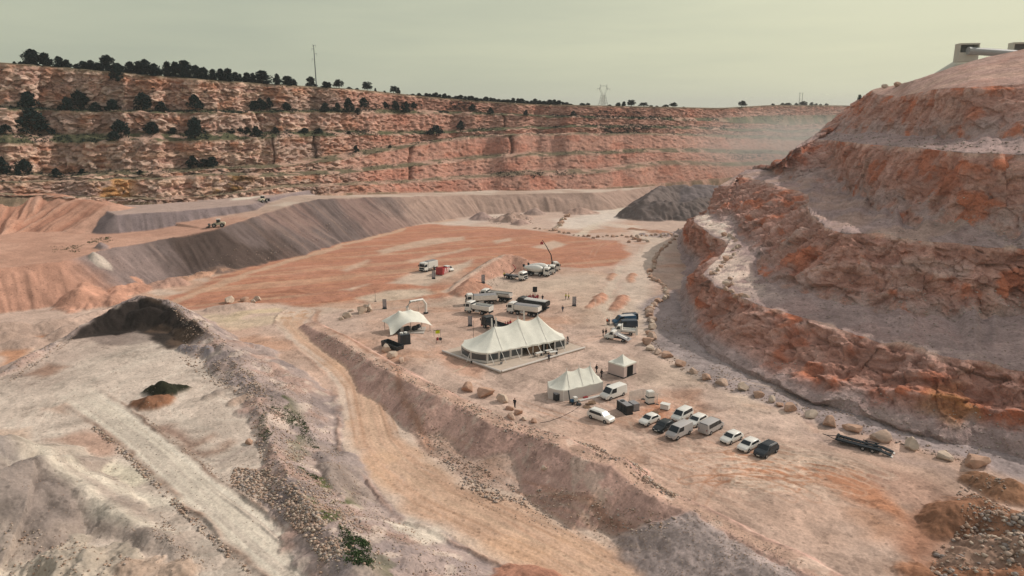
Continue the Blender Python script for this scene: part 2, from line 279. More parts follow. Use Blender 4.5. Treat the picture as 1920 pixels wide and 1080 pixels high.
    h = h + sm(2, -3, dd)*(.12+.18*np.abs(n_sm))
    dd = poly_sd(wx, wy, [p[:2] for p in PX([(1500, 800), (1640, 838), (1800, 888), (1815, 905), (1700, 870), (1540, 825)])]); c = mixc(c, (.40, .315, .265), sm(2, -1.5, dd)*.7)
    # haul road, sunk a little between its windrows
    d, run, hw, side = seg_d(X, Y, ROAD, ROAD_W); hw = hw*.5
    d2, _, rz, _ = seg_d(X, Y, ROAD, [p[2] for p in ROAD])
    wd = d + .5*fbm(X/5, Y/5, o=3, seed=21)
    k = sm(hw+9, hw+1, d); h = h*(1-k) + rz*k
    h = h + .24*np.exp(-((wd-hw-.7)/.35)**2)*np.clip(.3+1.1*n_mid+.6*n_sm, 0, 1.6)
    tr = fbm(run/60, (d*side)/.55, o=4, seed=22)
    rc = np.zeros_like(c); rc[:] = TAN; rc = mixc(rc, (.55, .42, .305), sm(0, .6, tr)*.55); rc = mixc(rc, (.49, .335, .235), sm(0, .6, -tr)*.5); rc = mixc(rc, (.62, .535, .44), sm(.5, .95, d/np.maximum(hw, 1)+.25*fbm(X/7, Y/7, o=3, seed=28))*.8); rc = mixc(rc, (.43, .29, .20), np.maximum(np.exp(-((d-1.9)/.28)**2), np.exp(-((d-3.4)/.25)**2))*.6*sm(-.5, .2, fbm(run/25, d*0, o=2, seed=29))); rc = mixc(rc, (.55, .37, .22), sm(.2, .8, n_mid)*.2)
    RL = sum(math.dist(ROAD[q][:2], ROAD[q+1][:2]) for q in range(len(ROAD)-1)); fe = sm(RL-1, RL-28, run)
    k = sm(.5, -.5, wd-hw)*sm(RL+1, RL-14, run); c = c + (rc-c)*k[..., None]
    h = h - .06*k*np.abs(tr); rcol = rc
    c = mixc(c, (.40, .28, .21), np.exp(-((wd-hw-.7)/.4)**2)*.5*fe*sm(-.5, .4, fbm(X/6, Y/6, o=3, seed=25)))
    # left platform and its white road
    h, d, w = plateau(h, X, Y, PLATFORM, PLATFORM, .5, .35, 31, .5)
    pc = np.zeros_like(c); pc[:] = (.54, .475, .395)
    arc = fbm(np.hypot(X+44, Y-118)/1.2, np.arctan2(Y-118, X+44)*2, o=3, seed=33)
    pc = mixc(pc, (.49, .42, .345), sm(0, .8, n_mid+.4*arc)*.5); pc = mixc(pc, (.60, .55, .46), sm(.1, .7, arc+.3*n_big)*.5)
    pc = mixc(pc, (.45, .35, .29), sm(0, .8, -n_big-.3*n_mid)*.5)
    pc = mixc(pc, (.42, .33, .28), sm(.3, 4.5, d)*.9)
    c = c + (pc-c)*w[..., None]
    for P, col, a in (([(30, 705), (75, 683), (112, 688), (70, 712)], (.34, .23, .17), .85), ([(75, 765), (135, 752), (120, 778)], (.40, .28, .21), .6), ([(90, 825), (180, 800), (225, 815), (205, 855), (150, 850)], (.45, .31, .235), .8), ([(-80, 810), (50, 800), (60, 825), (-80, 830)], (.47, .35, .26), .6),
                      ([(296, 796), (345, 792), (372, 855), (335, 838), (310, 815)], (.36, .26, .205), .9), ([(350, 832), (412, 810), (416, 816), (356, 842)], (.33, .235, .18), .85), ([(362, 848), (430, 822), (434, 829), (370, 858)], (.33, .235, .18), .85), ([(385, 866), (450, 838), (453, 842), (392, 872)], (.37, .31, .27), .7), ([(160, 640), (200, 622), (320, 618), (300, 640), (180, 650)], (.15, .12, .105), .6),
                      ([(60, 860), (200, 860), (270, 900), (200, 930), (110, 880)], (.68, .64, .50), .9), ([(330, 600), (380, 610), (400, 640), (360, 640)], (.22, .2, .2), .7)):
        c = paint(c, wx, wy, PX(P, 3.0), col, a, -1.4, 1.2)
    d, run, hw, side = seg_d(X, Y, ROAD2, ROAD2_W); hw = hw*.5; wd = d + .35*fbm(X/4, Y/4, o=3, seed=23)
    tr = fbm(run/70, (d*side)/.5, o=4, seed=24)
    rc = np.zeros_like(c); rc[:] = (.63, .585, .48); rc = mixc(rc, (.70, .66, .55), sm(0, .6, tr)*.7); rc = mixc(rc, (.48, .43, .36), sm(.15, .6, -tr)*.6); rc = mixc(rc, (.42, .37, .31), np.maximum(np.exp(-((d-.95)/.12)**2), np.exp(-((d-1.45)/.09)**2))*.55*sm(-.3, .3, fbm(run/18, d*0+side, o=2, seed=30)))
    R2 = sum(math.dist(ROAD2[q][:2], ROAD2[q+1][:2]) for q in range(len(ROAD2)-1)); k = sm(.4, -.4, wd-hw)*sm(1.5, 3, h+.3)*sm(R2, R2-22, run); k2 = k; w_pl = 1.0; c = c + (rc-c)*k[..., None]
    on = sm(1.5, 2.6, h)*sm(R2-6, R2-24, run)*np.clip(.75+.7*fbm(X/5, Y/5, o=3, seed=26), 0, 1.2)
    h = h + on*(.26*np.exp(-((wd-hw-.5)/.32)**2)*(.7+.6*n_mid) + .22*np.exp(-((d*side-1.2)/.16)**2)*sm(50, 20, run)*(.6+.7*np.abs(n_sm)))
    c = mixc(c, (.27, .205, .16), sm(R2-6, R2-24, run)*sm(1.5, 2.6, h)*np.exp(-((wd-hw-.5)/np.where(side > 0, .30, .50))**2)*np.clip(.75+.5*n_sm, 0, 1)); c = mixc(c, (.36, .31, .26), on*np.exp(-((d*side-1.2)/.22)**2)*sm(50, 20, run)*.8)
    # rubble ridge round the platform
    rp = RIDGE
    h, w = heap(h, X, Y, rp[:11], .70, .45, 51); h, w2 = heap(h, X, Y, rp[9:], .42, .40, 55, .3); w = np.maximum(w, w2)
    mixn = fbm(X/5.5, Y/5.5, o=4, seed=52)
    gc = np.zeros_like(c); gc[:] = (.365, .305, .27); gc = mixc(gc, (.43, .31, .25), sm(.1, .7, mixn)*.7); gc = mixc(gc, (.27, .235, .22), sm(.15, .6, -mixn)*.7); gc = mixc(gc, (.54, .47, .39), sm(.35, .7, n_sm)*.6)
    
    c = c + (gc-c)*w[..., None]
    green = sm(.25, .5, fbm(X/4.5+30, Y/4.5, o=4, seed=53))*sm(1.5, .2, np.abs(fbm(X/14, Y/14, o=2, seed=54)))
    dd, _, _, _ = seg_d(X, Y, PX([(500, 730, 4), (540, 775, 4.5), (580, 790, 3), (600, 880, 3), (660, 1010, 5), (690, 1060, 5)]))
    c = mixc(c, (.075, .10, .035), green*sm(5, 1.5, dd)*.9)
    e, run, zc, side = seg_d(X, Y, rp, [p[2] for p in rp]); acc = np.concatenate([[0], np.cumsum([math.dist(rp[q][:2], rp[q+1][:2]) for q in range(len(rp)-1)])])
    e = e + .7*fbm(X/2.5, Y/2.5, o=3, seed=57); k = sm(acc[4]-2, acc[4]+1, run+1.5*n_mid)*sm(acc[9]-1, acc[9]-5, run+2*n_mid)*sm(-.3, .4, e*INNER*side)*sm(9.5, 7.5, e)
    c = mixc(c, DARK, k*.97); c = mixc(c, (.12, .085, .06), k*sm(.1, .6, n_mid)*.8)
    dr, _, hr, sd_ = seg_d(X, Y, ROAD, ROAD_W); sb_ = float(seg_d(np.array([BERMC[8][0]]), np.array([BERMC[8][1]]), ROAD)[3][0]); _, _, zr_, _ = seg_d(X, Y, ROAD, [p[2] for p in ROAD]); hr = hr*.5
    wr = dr + .5*fbm(X/5, Y/5, o=3, seed=21); cut = zr_ + .08*n_sm + .55*np.maximum(wr-hr-1.6, 0) + .24*np.exp(-((wr-hr-.7)/.35)**2)*np.clip(.3+1.1*n_mid+.6*n_sm, 0, 1.6)
    m = cut < h; mm = m & (wr < hr+14); h = np.where(mm, cut, h); kk = sm(.4, -.4, wr-hr)*m; c = c + (rcol-c)*kk[..., None]; c = mixc(c, (.40, .28, .215), np.exp(-((wr-hr-.7)/.4)**2)*.55*m*sm(-.5, .3, n_mid))
    # long slopes of the far side: pink talus, grey tipped terrace and its upper tier
    d, run, z, _ = seg_d(X, Y, WALLTOP, [p[2] for p in WALLTOP])
    g = fbm(run/2.2, d/30, o=4, seed=61)
    t = z - np.maximum(d-2, 0)*.30 - sm(0, 18, d)*1.5 + g*1.0*sm(0, 15, d) + fbm(X/14, Y/14, o=4, seed=62)*1.1
    w = sm(-.2, .6, t-h); h = np.maximum(h, t)
    gc = np.zeros_like(c); gc[:] = PINK; gc = mixc(gc, (.40, .22, .155), sm(.1, .6, -g)*.8); gc = mixc(gc, (.55, .37, .28), sm(.1, .6, g)*.6); gc = mixc(gc, (.5, .39, .31), sm(.1, .7, n_mid)*.6)
    c = c + (gc-c)*w[..., None]
    h, d, w = plateau(h, X, Y, TERRACE_POLY, TERRACE, .64, .5, 63, .6)
    e, run, _, _ = seg_d(X, Y, TERRACE); run = run - sum(math.dist(TERRACE[q][:2], TERRACE[q+1][:2]) for q in (0, 1))
    g = fbm(run/2.6, d/40, o=4, seed=63); g2 = fbm(run/16, d/30, o=4, seed=64)
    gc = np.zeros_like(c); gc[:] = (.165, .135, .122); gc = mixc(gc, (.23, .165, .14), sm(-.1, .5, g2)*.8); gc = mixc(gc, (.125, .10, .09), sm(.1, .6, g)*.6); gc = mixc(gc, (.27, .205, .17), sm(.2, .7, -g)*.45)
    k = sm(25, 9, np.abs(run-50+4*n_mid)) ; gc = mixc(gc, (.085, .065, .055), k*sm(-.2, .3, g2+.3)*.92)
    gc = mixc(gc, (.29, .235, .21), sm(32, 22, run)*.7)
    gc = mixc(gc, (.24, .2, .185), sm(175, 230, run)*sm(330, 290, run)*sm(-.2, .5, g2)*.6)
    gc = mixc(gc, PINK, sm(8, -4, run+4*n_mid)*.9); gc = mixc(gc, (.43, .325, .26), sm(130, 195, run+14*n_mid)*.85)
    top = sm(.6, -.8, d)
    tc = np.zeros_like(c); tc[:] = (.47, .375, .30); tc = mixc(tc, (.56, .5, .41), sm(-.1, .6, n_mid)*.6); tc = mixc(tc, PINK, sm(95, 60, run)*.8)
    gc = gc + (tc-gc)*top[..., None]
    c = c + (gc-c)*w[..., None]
    e2, _, _, _ = seg_d(X, Y, PX([(500, 384, 8), (560, 374, 8), (600, 371, 8)])); c = mixc(c, (.66, .61, .50), sm(7, 3, e2)*w*top*.9)
    h, d, w = plateau(h, X, Y, TIER_POLY, TIER, .75, .3, 66, .6)
    e, run, _, _ = seg_d(X, Y, TIER); g = fbm(run/1.8, d/40, o=4, seed=66)
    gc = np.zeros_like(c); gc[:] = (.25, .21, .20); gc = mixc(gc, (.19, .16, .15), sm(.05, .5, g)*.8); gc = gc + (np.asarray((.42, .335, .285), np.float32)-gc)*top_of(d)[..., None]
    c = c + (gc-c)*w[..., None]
    # berm between haul road and pad
    h, w = heap(h, X, Y, BERMC, .72, .14, 71, .9)
    e, run, _, side = seg_d(X, Y, BERMC); g = fbm(run/1.5, e/9, o=4, seed=72)
    gc = np.zeros_like(c); gc[:] = BERM; gc = mixc(gc, (.49, .345, .275), sm(-.1, .6, n_mid)*.5); gc = mixc(gc, (.46, .32, .265), sm(0, .6, g)*.4); gc = mixc(gc, (.38, .32, .285), sm(125, 160, run)*.7); gc = mixc(gc, (.52, .385, .29), sm(2.2, .3, e)*sm(150, 120, run)*.7); gc = mixc(gc, (.56, .46, .37), sm(.4, .7, n_sm)*.6)
    c = c + (gc-c)*w[..., None]
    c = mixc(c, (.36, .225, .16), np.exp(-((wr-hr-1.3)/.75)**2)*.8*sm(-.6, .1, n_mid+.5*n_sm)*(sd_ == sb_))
    for i, (cr, sl, ro, col) in enumerate(HEAPS):
        pts = [tuple(U(*p)) for p in cr]
        h, w = heap(h, X, Y, pts, sl, ro, 100+i*3)
        if w is None: continue
        m = w > 0; gc = np.zeros((int(m.sum()), 3), np.float32); gc[:] = col; a_, b_ = n_mid[m], n_sm[m]
        gc = mixc(gc, np.asarray(col)*.72, sm(0, .6, a_+.5*b_)*.6); gc = mixc(gc, np.minimum(np.asarray(col)*1.3, .7), sm(0, .6, -a_+.5*b_)*.5)
        cm = c[m]; c[m] = cm + (gc-cm)*w[m][..., None]
    for P, col in (([(-60, 806), (10, 812), (50, 824), (85, 846), (160, 884), (300, 915), (330, 900), (160, 866), (80, 838), (30, 818), (0, 822), (-60, 822)], CREAM), ([(30, 872), (62, 856), (100, 872), (200, 925), (330, 968), (200, 945), (100, 895), (60, 868)], CREAM), ([(820, 955), (760, 985), (800, 1010), (840, 980)], CREAM), ([(735, 965), (770, 945), (790, 960), (750, 990)], CREAM), ([(445, 378), (490, 380), (500, 392), (470, 400), (440, 402)], CREAM)):
        zz = 6 if P[0][0] < 40 else (10 if P[0][1] < 400 else 1)
        c = paint(c, wx*.6+X*.4, wy*.6+Y*.4, PX(P, zz), col, .72, -.9, 1.4)
    c = paint(c, wx*.6+X*.4, wy*.6+Y*.4, PX([(-80, 880), (40, 872), (80, 880), (135, 905), (140, 950), (60, 990), (-80, 975)], 6), (.24, .21, .185), .75, -1.5, 1.2); c = paint(c, wx, wy, PX([(-80, 826), (10, 828), (50, 842), (70, 852), (40, 866), (-80, 866)], 6.5), (.27, .245, .225), .7, -1.2, 1.0)  # darker greys put the shaded flanks of the left heaps into the colour
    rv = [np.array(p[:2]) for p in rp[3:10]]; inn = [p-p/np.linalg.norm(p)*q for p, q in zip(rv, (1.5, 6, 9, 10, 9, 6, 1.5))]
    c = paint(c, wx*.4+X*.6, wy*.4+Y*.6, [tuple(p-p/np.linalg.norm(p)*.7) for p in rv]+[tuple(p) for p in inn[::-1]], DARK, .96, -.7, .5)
    dd, run, _, side = seg_d(X, Y, PX([(838, 540, 1), (872, 519, 1.6), (905, 496, 3.2), (938, 478, 4.4)])); c = mixc(c, (.585, .49, .39), sm(2.2, .9, dd)*.8); c = mixc(c, (.47, .33, .25), np.exp(-((dd-.9)/.25)**2)*.6)
    # wheel tracks scored over the pad
    for P, w_, a, s in TRACKS:
        x0, x1 = min(p[0] for p in P)-4, max(p[0] for p in P)+4; y0, y1 = min(p[1] for p in P)-4, max(p[1] for p in P)+4
        m = (X > x0) & (X < x1) & (Y > y0) & (Y < y1)
        if not m.any(): continue
        d, run, _, _ = seg_d(X[m], Y[m], P)
        k = (np.exp(-((d-w_)/.22)**2))*a*(.55+.45*fbm(run/5, d*0, o=2, seed=90))*sm(3.5, 1.0, np.abs(h[m]+.4))
        cm = c[m]; col = (.60, .49, .385) if s > 0 else (.40, .235, .155)
        cm = cm + (np.asarray(col, np.float32)-cm)*np.clip(k, 0, 1)[..., None]; c[m] = cm; h[m] = h[m]-.05*k
    # everyday grit: patches with crisp edges, runnels, small pits
    kroad = sm(.6, -.6, wr-hr)*sm(.8, .2, np.abs(h-zr_)); kroad2 = k2*w_pl; near = sm(330, 120, rr)*(1-.8*kroad)*(1-.7*kroad2); q1 = fbm(wx/3.4, wy/3.4, o=5, g=.6, seed=301); q2 = fbm(X/1.1, Y/1.1, o=4, g=.6, seed=302); q3 = fbm(wx/6.5+40, wy/6.5, o=5, g=.6, seed=303)
    lum = c.mean(-1, keepdims=True)
    c = c*(1-.17*(sm(.30, .36, q1)*near)[..., None]) ; c = c*(1+.15*(sm(.34, .40, -q1)*near)[..., None]); c = c*(1-.14*(sm(.33, .38, q3)*near)[..., None])
    c = c*(1-.22*(sm(.46, .52, q2)*near*sm(-.1, .3, q3))[..., None])
    run_ = np.abs(fbm(wx/5, wy/5, o=4, seed=304)); c = c*(1-.20*(sm(.035, .0, run_)*near*sm(-.1, .3, n_mid))[..., None]); h = h - .07*sm(.05, 0, run_)*near
    c = c*(1+.10*n_sm*fine+.06*n_mid)[..., None]
    h = h + fine*.05*fbm(X/.7, Y/.7, o=3, seed=95)
    return (h, np.clip(c, .01, .8)) if want_col else h
def top_of(d): return sm(.6, -.8, d)
INNER = 1.0
TRACKS = []
_r = random.Random(5)
def _track(px, py, ang, L, curve, a, s):
    x, y, _ = U(px, py, 0); P = []
    for i in range(9):
        P.append((x, y)); x += math.cos(ang)*L/8; y += math.sin(ang)*L/8; ang += curve/8
    TRACKS.append((P, .85, a, s))
for i in range(46):       # lanes running with the pad
    _track(_r.uniform(1000, 1640), _r.uniform(740, 1030), R(_r.uniform(118, 146)) if i % 3 else R(_r.uniform(20, 160)), _r.uniform(14, 40), R(_r.uniform(-45, 45)), _r.uniform(.25, .6), _r.choice((1, 1, -1)))
for i in range(32):       # turning arcs on the red patch
    _track(_r.uniform(1480, 1680), _r.uniform(880, 950), R(_r.uniform(100, 150)), _r.uniform(9, 20), R(_r.uniform(40, 110)), _r.uniform(.75, 1.1), _r.choice((1, 1, 1, -1)))
for i in range(40):
    _track(_r.uniform(680, 1200), _r.uniform(560, 720), R(_r.uniform(0, 180)), _r.uniform(15, 45), R(_r.uniform(-70, 70)), _r.uniform(.2, .5), _r.choice((1, -1)))
for i in range(30):
    _track(_r.uniform(400, 1150), _r.uniform(450, 560), R(_r.uniform(10, 40)), _r.uniform(30, 80), R(_r.uniform(-50, 50)), _r.uniform(.2, .45), _r.choice((1, 1, -1)))
for i in range(16):
    _track(_r.uniform(1100, 1250), _r.uniform(390, 520), R(_r.uniform(60, 110)), _r.uniform(30, 60), R(_r.uniform(-20, 20)), _r.uniform(.2, .5), _r.choice((1, -1)))
ang = np.linspace(R(-50), R(50), 1240)
rows = [34.0]
while rows[-1] < 500:
    r = rows[-1]; rows.append(r + min(.42, max(.13, r*r/50/731*.75)))
while rows[-1] < 6000: rows.append(rows[-1]*1.06)
rad = np.array(rows)
GA, GR = np.meshgrid(ang, rad)
GX = GR*np.sin(GA); GY = GR*np.cos(GA)
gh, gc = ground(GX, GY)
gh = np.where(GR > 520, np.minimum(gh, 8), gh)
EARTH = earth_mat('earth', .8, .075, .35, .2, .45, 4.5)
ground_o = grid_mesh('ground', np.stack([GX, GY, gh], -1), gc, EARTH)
del GA, GR
def hgt(x, y): return float(ground(np.array([[x]]), np.array([[y]]), False)[0, 0])
def on_ground(px, py):                       # the point of the ground that a pixel of the photograph shows
    k = max(int(np.argmin(np.abs(rad-45))), 0)
    a, b, c = ray(px, py); az = math.atan2(float(a), float(b)); j = int(np.clip(np.searchsorted(ang, az), 0, len(ang)-1))
    hd = math.hypot(float(a), float(b)); zr = H + float(c)/hd*rad; m = np.where(zr <= gh[:, j])[0]
    i = m[0] if len(m) else len(rad)-1
    return rad[i]*math.sin(az), rad[i]*math.cos(az), float(gh[i, j])
# ------------------------------------------------------------------ quarry walls: benches lofted between surveyed crest and foot lines
def smooth_cols(A, k):
    if k < 2: return A
    w = np.hanning(k+2)[1:-1]; w /= w.sum(); pad = k//2
    B = np.concatenate([np.repeat(A[:1], pad, 0), A, np.repeat(A[-1:], pad, 0)], 0)
    return np.stack([np.convolve(B[:, i], w, 'valid')[:len(A)] for i in range(A.shape[1])], 1)
def loft(nodes, counts):                     # nodes: list of (cols, 3); counts: rows between neighbours -> P, segment id, fraction
    P = []; S = []; T = []
    for i in range(len(nodes)-1):
        t = np.linspace(0, 1, counts[i], endpoint=False)
        for q in t:
            P.append(nodes[i]*(1-q)+nodes[i+1]*q); S.append(i); T.append(q)
    P.append(nodes[-1]); S.append(len(nodes)-2); T.append(1.0)
    return np.array(P), np.array(S), np.array(T)
def normals(P):
    du = np.gradient(P, axis=1); dv = np.gradient(P, axis=0); n = np.cross(du, dv); n /= np.linalg.norm(n, axis=-1, keepdims=True)+1e-9
    return n
def rock(P, face, amp, seed, strat=1.0, A=(3.6, 2.0)):   # blocky, layered relief (metres) for a rock face
    x, y, z = (P[..., i].astype(np.float32) for i in range(3))
    wz = z + .9*fbm(x/14, y/14, z/9, o=3, seed=seed)
    wx = x + 1.0*fbm(x/5, y/5, z/4, o=2, seed=seed+5); wy = y + 1.0*fbm(x/5+40, y/5, z/4, o=2, seed=seed+6)
    c1, g1, f1 = cells(wx/A[0], wy/A[0], wz/A[1], seed+10); c2, g2, f2 = cells(wx/1.5, wy/1.5, wz/.95, seed+20)
    big = fbm(x/22, y/22, z/16, o=4, seed=seed+1); med = fbm(x/5, y/5, z/3.2, o=4, seed=seed+2)
    layer = vn(x/60, y/60, wz/1.15, seed+3)
    crack = sm(.10, .0, g1)*.5+sm(.08, 0, g2)*.25
    d = big*.6 + med*.5 + (c1-.5)*1.2 + f1*1.3 + (c2-.5)*.5 + f2*.55 + layer*.35*strat - crack*.35
    return d*amp, c1, c2, big, med, layer, crack, f1
# left and far wall ----------------------------------------------------
LX =   [-520, -200,   0, 100, 200, 300, 400, 520, 640, 720, 800, 900, 1000, 1100, 1250, 1350, 1450, 1590, 1760]
LIV = {'rim': [ 96, 108, 119, 126, 135, 144, 152, 160, 167, 174, 183, 191, 197, 199, 202, 204, 198, 199, 205],
       'Af':  [196, 198, 200, 205, 207, 208, 208, 207, 206, 206, 207, 211, 215, 218, 220, 222, 217, 216, 216],
       'Bc':  [206, 206, 206, 208, 209, 211, 213, 211, 211, 212, 212, 214, 218, 221, 225, 228, 233, 232, 232],
       'Bf':  [254, 253, 252, 251, 250, 250, 250, 248, 246, 247, 246, 242, 238, 234, 235, 240, 243, 243, 243],
       'Cc':  [270, 269, 268, 267, 266, 264, 263, 258, 254, 253, 251, 247, 242, 238, 240, 244, 247, 247, 247],
       'Cf':  [328, 327, 326, 327, 322, 318, 312, 308, 289, 276, 264, 253, 250, 249, 250, 252, 256, 257, 257],
       'Dc':  [333, 332, 330, 331, 330, 326, 318, 315, 300, 284, 268, 256, 252, 251, 252, 256, 260, 262, 262],
       'Df':  [343, 342, 340, 338, 336, 332, 323, 325, 319, 310, 302, 292, 286, 284, 278, 280, 283, 283, 283],
       'Ec':  [345, 344, 342, 340, 338, 335, 328, 331, 326, 317, 308, 297, 291, 289, 284, 286, 288, 287, 287],
       'Ef':  [366, 365, 363, 366, 370, 372, 366, 348, 344, 340, 335, 328, 320, 318, 300, 305, 303, 303, 303],
       'Fc':  [368, 367, 365, 368, 372, 375, 368, 352, 349, 345, 340, 332, 326, 325, 306, 310, 308, 308, 308],
       'Ff':  [372, 371, 369, 372, 378, 380, 376, 368, 362, 361, 360, 359, 358, 356, 345, 335, 330, 325, 325]}
LY0 = [215, 240, 262, 268, 274, 280, 286, 305, 334, 350, 374, 388, 393, 398, 428, 462, 520, 560, 640]
LPX = np.arange(-520, 1761, 1.7)
li = {k: np.interp(LPX, LX, v) for k, v in LIV.items()}; ly = np.interp(LPX, LX, LY0)
for k in li: li[k] = smooth_cols(li[k][:, None], 31)[:, 0]
wig = fbm(LPX/70, LPX*0, o=3, seed=11)*2.2
for k in ('Bc', 'Bf', 'Cc', 'Cf', 'Dc', 'Df', 'Ec', 'Ef', 'Fc'): li[k] = li[k] + fbm(LPX/45, LPX*0+hash(k[0]) % 1, o=3, seed=12)*1.3
ly = smooth_cols(ly[:, None], 161)[:, 0] + fbm(LPX/70, LPX*0, o=3, seed=13)*2.2
order = ['Ff', 'Fc', 'Ef', 'Ec', 'Df', 'Dc', 'Cf', 'Cc', 'Bf', 'Bc', 'Af', 'rim']
bench_w = {'Ef': 9, 'Df': 8, 'Cf': 9, 'Bf': 9, 'Af': 8}
nodes = [UY(LPX, li['Ff'], ly)]
for a, b in zip(order[:-1], order[1:]):
    p = nodes[-1]; Y0 = p[:, 1]; z0 = p[:, 2]
    if b in bench_w:
        Y1 = Y0 + bench_w[b]*(1+.35*fbm(LPX/60, LPX*0, o=2, seed=len(b)+ord(b[0])))
        if b == 'Cf': Y1 = Y1 + 6*sm(620, 800, LPX)
    else:
        kk = {'Fc': .9, 'Ec': .75, 'Dc': .6}.get(b, .38) + (.55 if b in ('Dc', 'Ec', 'Fc') else .25)*sm(560, 760, LPX)
        _, bb, cc = ray(LPX, li[b]); r = cc/bb
        Y1 = (Y0 + kk*(H - z0))/(1 - kk*r)
        Y1 = np.maximum(Y1, Y0+.4)
    nodes.append(UY(LPX, li[b], Y1))
base = nodes[0].copy(); base[:, 1] -= 4; base[:, 2] -= 5
rim = nodes[-1]
def outward(p, d, z):
    q = p.copy(); v = q[:, :2]/np.linalg.norm(q[:, :2], axis=1, keepdims=True); q[:, :2] += v*d; q[:, 2] += z; return q
nodes = [base] + nodes + [outward(rim, 3, .6), outward(rim, 40, .5), outward(rim, 300, -6), outward(rim, 3500, -25)]
pxh = lambda a, b: max(4, int(np.abs(li[a]-li[b]).max()/1.35))
counts = [3] + [pxh(a, b) if b not in bench_w else max(6, pxh(a, b)) for a, b in zip(order[:-1], order[1:])] + [3, 6, 5, 4]
P, S, T = loft(nodes, counts)
nm = normals(P)
nm = np.where((nm[..., 1:2] > 0), -nm, nm)
names = ['base'] + [b for b in order[1:]] + ['out', 'out', 'out', 'out']
isface = np.array([1.0 if n in ('Fc', 'Ec', 'Dc', 'Cc', 'Bc', 'rim') else 0.0 for n in names])
fm = isface[S][:, None]*np.minimum(1, np.minimum(T*9+.15, (1-T)*7+.12))[:, None]*np.ones((1, len(LPX)))
dist = P[..., 1]; lowf = np.array([1.0 if n in ('Dc', 'Ec', 'Fc') else .35 for n in names])[S][:, None]*sm(560, 760, LPX)[None, :]; fmul = 1.05*(1.0 - .3*sm(700, 1100, LPX)[None, :])*(1-.5*lowf)
disp, c1, c2, big, med, layer, crack, f1 = rock(P, fm, 1.0, 200, 1.0, (3.0, 1.7))
gv = fbm(LPX[None, :]/7+P[..., 2]/30, P[..., 2]/22, o=4, seed=37); disp = disp - .9*np.abs(gv)*np.clip(sm(560, 760, LPX)[None, :], 0, 1)
soft = fbm(P[..., 0]/3, P[..., 1]/3, o=3, seed=15)
out_ = (np.array([1.0 if n == 'out' else 0 for n in names])[S])[:, None]
D = disp*(.10+.90*fm)*fmul*(1-out_) + out_*.25*soft
flatn = nm.copy(); flatn[..., 2] *= .35; flatn /= np.linalg.norm(flatn, axis=-1, keepdims=True)
P2 = P + flatn*D[..., None]*np.where(fm > .05, 1, 0)[..., None]; P2[..., 2] += (1-fm)*(1-out_)*.45*np.maximum(soft+.2*med, -.2)
# colour of the rock
C = np.zeros(P.shape, np.float32); C[:] = (.47, .325, .265)
x, y, z = P[..., 0], P[..., 1], P[..., 2]
C = mixc(C, (.66, .54, .45), sm(.45, .75, c1)*.8*(1-.6*lowf)); C = mixc(C, (.31, .20, .17), sm(.30, .08, c1)*.6*(1-.6*lowf)); C = mixc(C, (.37, .24, .185), sm(.35, .1, c2)*.4*(1-.6*lowf)); C = mixc(C, (.60, .47, .355), sm(.15, .6, layer)*.5)  # pale and dark blocks also put lit and shaded facets into the colour
C = mixc(C, (.44, .22, .135), sm(.2, .6, fbm(x/7, y/7, z/5, o=4, seed=17))*.6); C = mixc(C, (.38, .31, .27), sm(.1, .6, fbm(x/20+9, y/20, z/10, o=4, seed=18))*.6)
topf = np.array([1.0 if n == 'rim' else 0 for n in names])[S][:, None]*sm(.55, .9, T)[:, None]
C = mixc(C, (.44, .235, .15), topf*sm(-.1, .5, fbm(x/10, y/10, o=3, seed=19))*.7)
vst = fbm(x/1.6, y/1.6, z/25, o=3, seed=27); C = mixc(C, (.36, .215, .16), sm(.15, .6, vst)*.2)
fr = sm(560, 760, LPX)[None, :]; C = mixc(C, (.45, .27, .215), np.broadcast_to(fr*.75, fm.shape)); C = mixc(C, (.43, .215, .16), fr*sm(.0, .5, fbm(x/16, y/16, z/9, o=4, seed=28))*.6)
C = mixc(C, (.12, .085, .075), np.clip(crack*1.3, 0, 1)*fm*.6*(1-.6*lowf))
bench = (1-fm)*(1-out_)
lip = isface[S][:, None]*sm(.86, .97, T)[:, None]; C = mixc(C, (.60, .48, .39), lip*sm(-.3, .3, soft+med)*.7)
gp = fbm(x/7, y/7, o=4, seed=29)
C = mixc(C, (.44, .33, .265), bench*.8); C = mixc(C, (.065, .085, .045), bench*sm(-.42, .02, gp)*np.array([.9 if n in ('Af', 'Bf') else (.75 if n in ('Cf', 'Df') else .6) for n in names])[S][:, None])
for (cx, w_, seg_, col) in ((425, 34, 'Ec', (.40, .25, .09)), (455, 22, 'Ec', (.16, .10, .05)), (215, 40, 'Ec', (.46, .27, .12))):
    k = np.exp(-((LPX-cx)/w_)**4)[None, :]*np.array([1.0 if n == seg_ else 0 for n in names])[S][:, None]; C = mixc(C, col, k*sm(-.3, .3, med)*.85)
for cx, seg_ in ((512, 'Cc'), (958, 'Dc'), (770, 'Dc'), (770, 'Ec'), (945, 'Bc'), (590, 'Cc'), (487, 'Bc')):   # fissures
    lean = LPX[None, :] + 3*fbm(P[..., 2]/4, P[..., 2]*0, o=2, seed=31)
    k = np.exp(-((lean-cx)/(1.7 if cx != 958 and cx != 770 else 3.2))**2)*np.array([1.0 if n == seg_ else 0 for n in names])[S][:, None]
    P2 = P2 - flatn*(k*2.2)[..., None]; C = mixc(C, (.12, .06, .04), k*.75)
C = mixc(C, (.10, .10, .06), out_*np.ones_like(fm)*.8)
C = mixc(C, (.085, .105, .05), bench*sm(1340, 1370, LPX)[None, :]*.55)
C = np.clip(C*(1.0-.02*fr)[..., None]*np.array([1, 1, .97], np.float32)*(1+.12*soft+.10*med)[..., None], .012, .75)
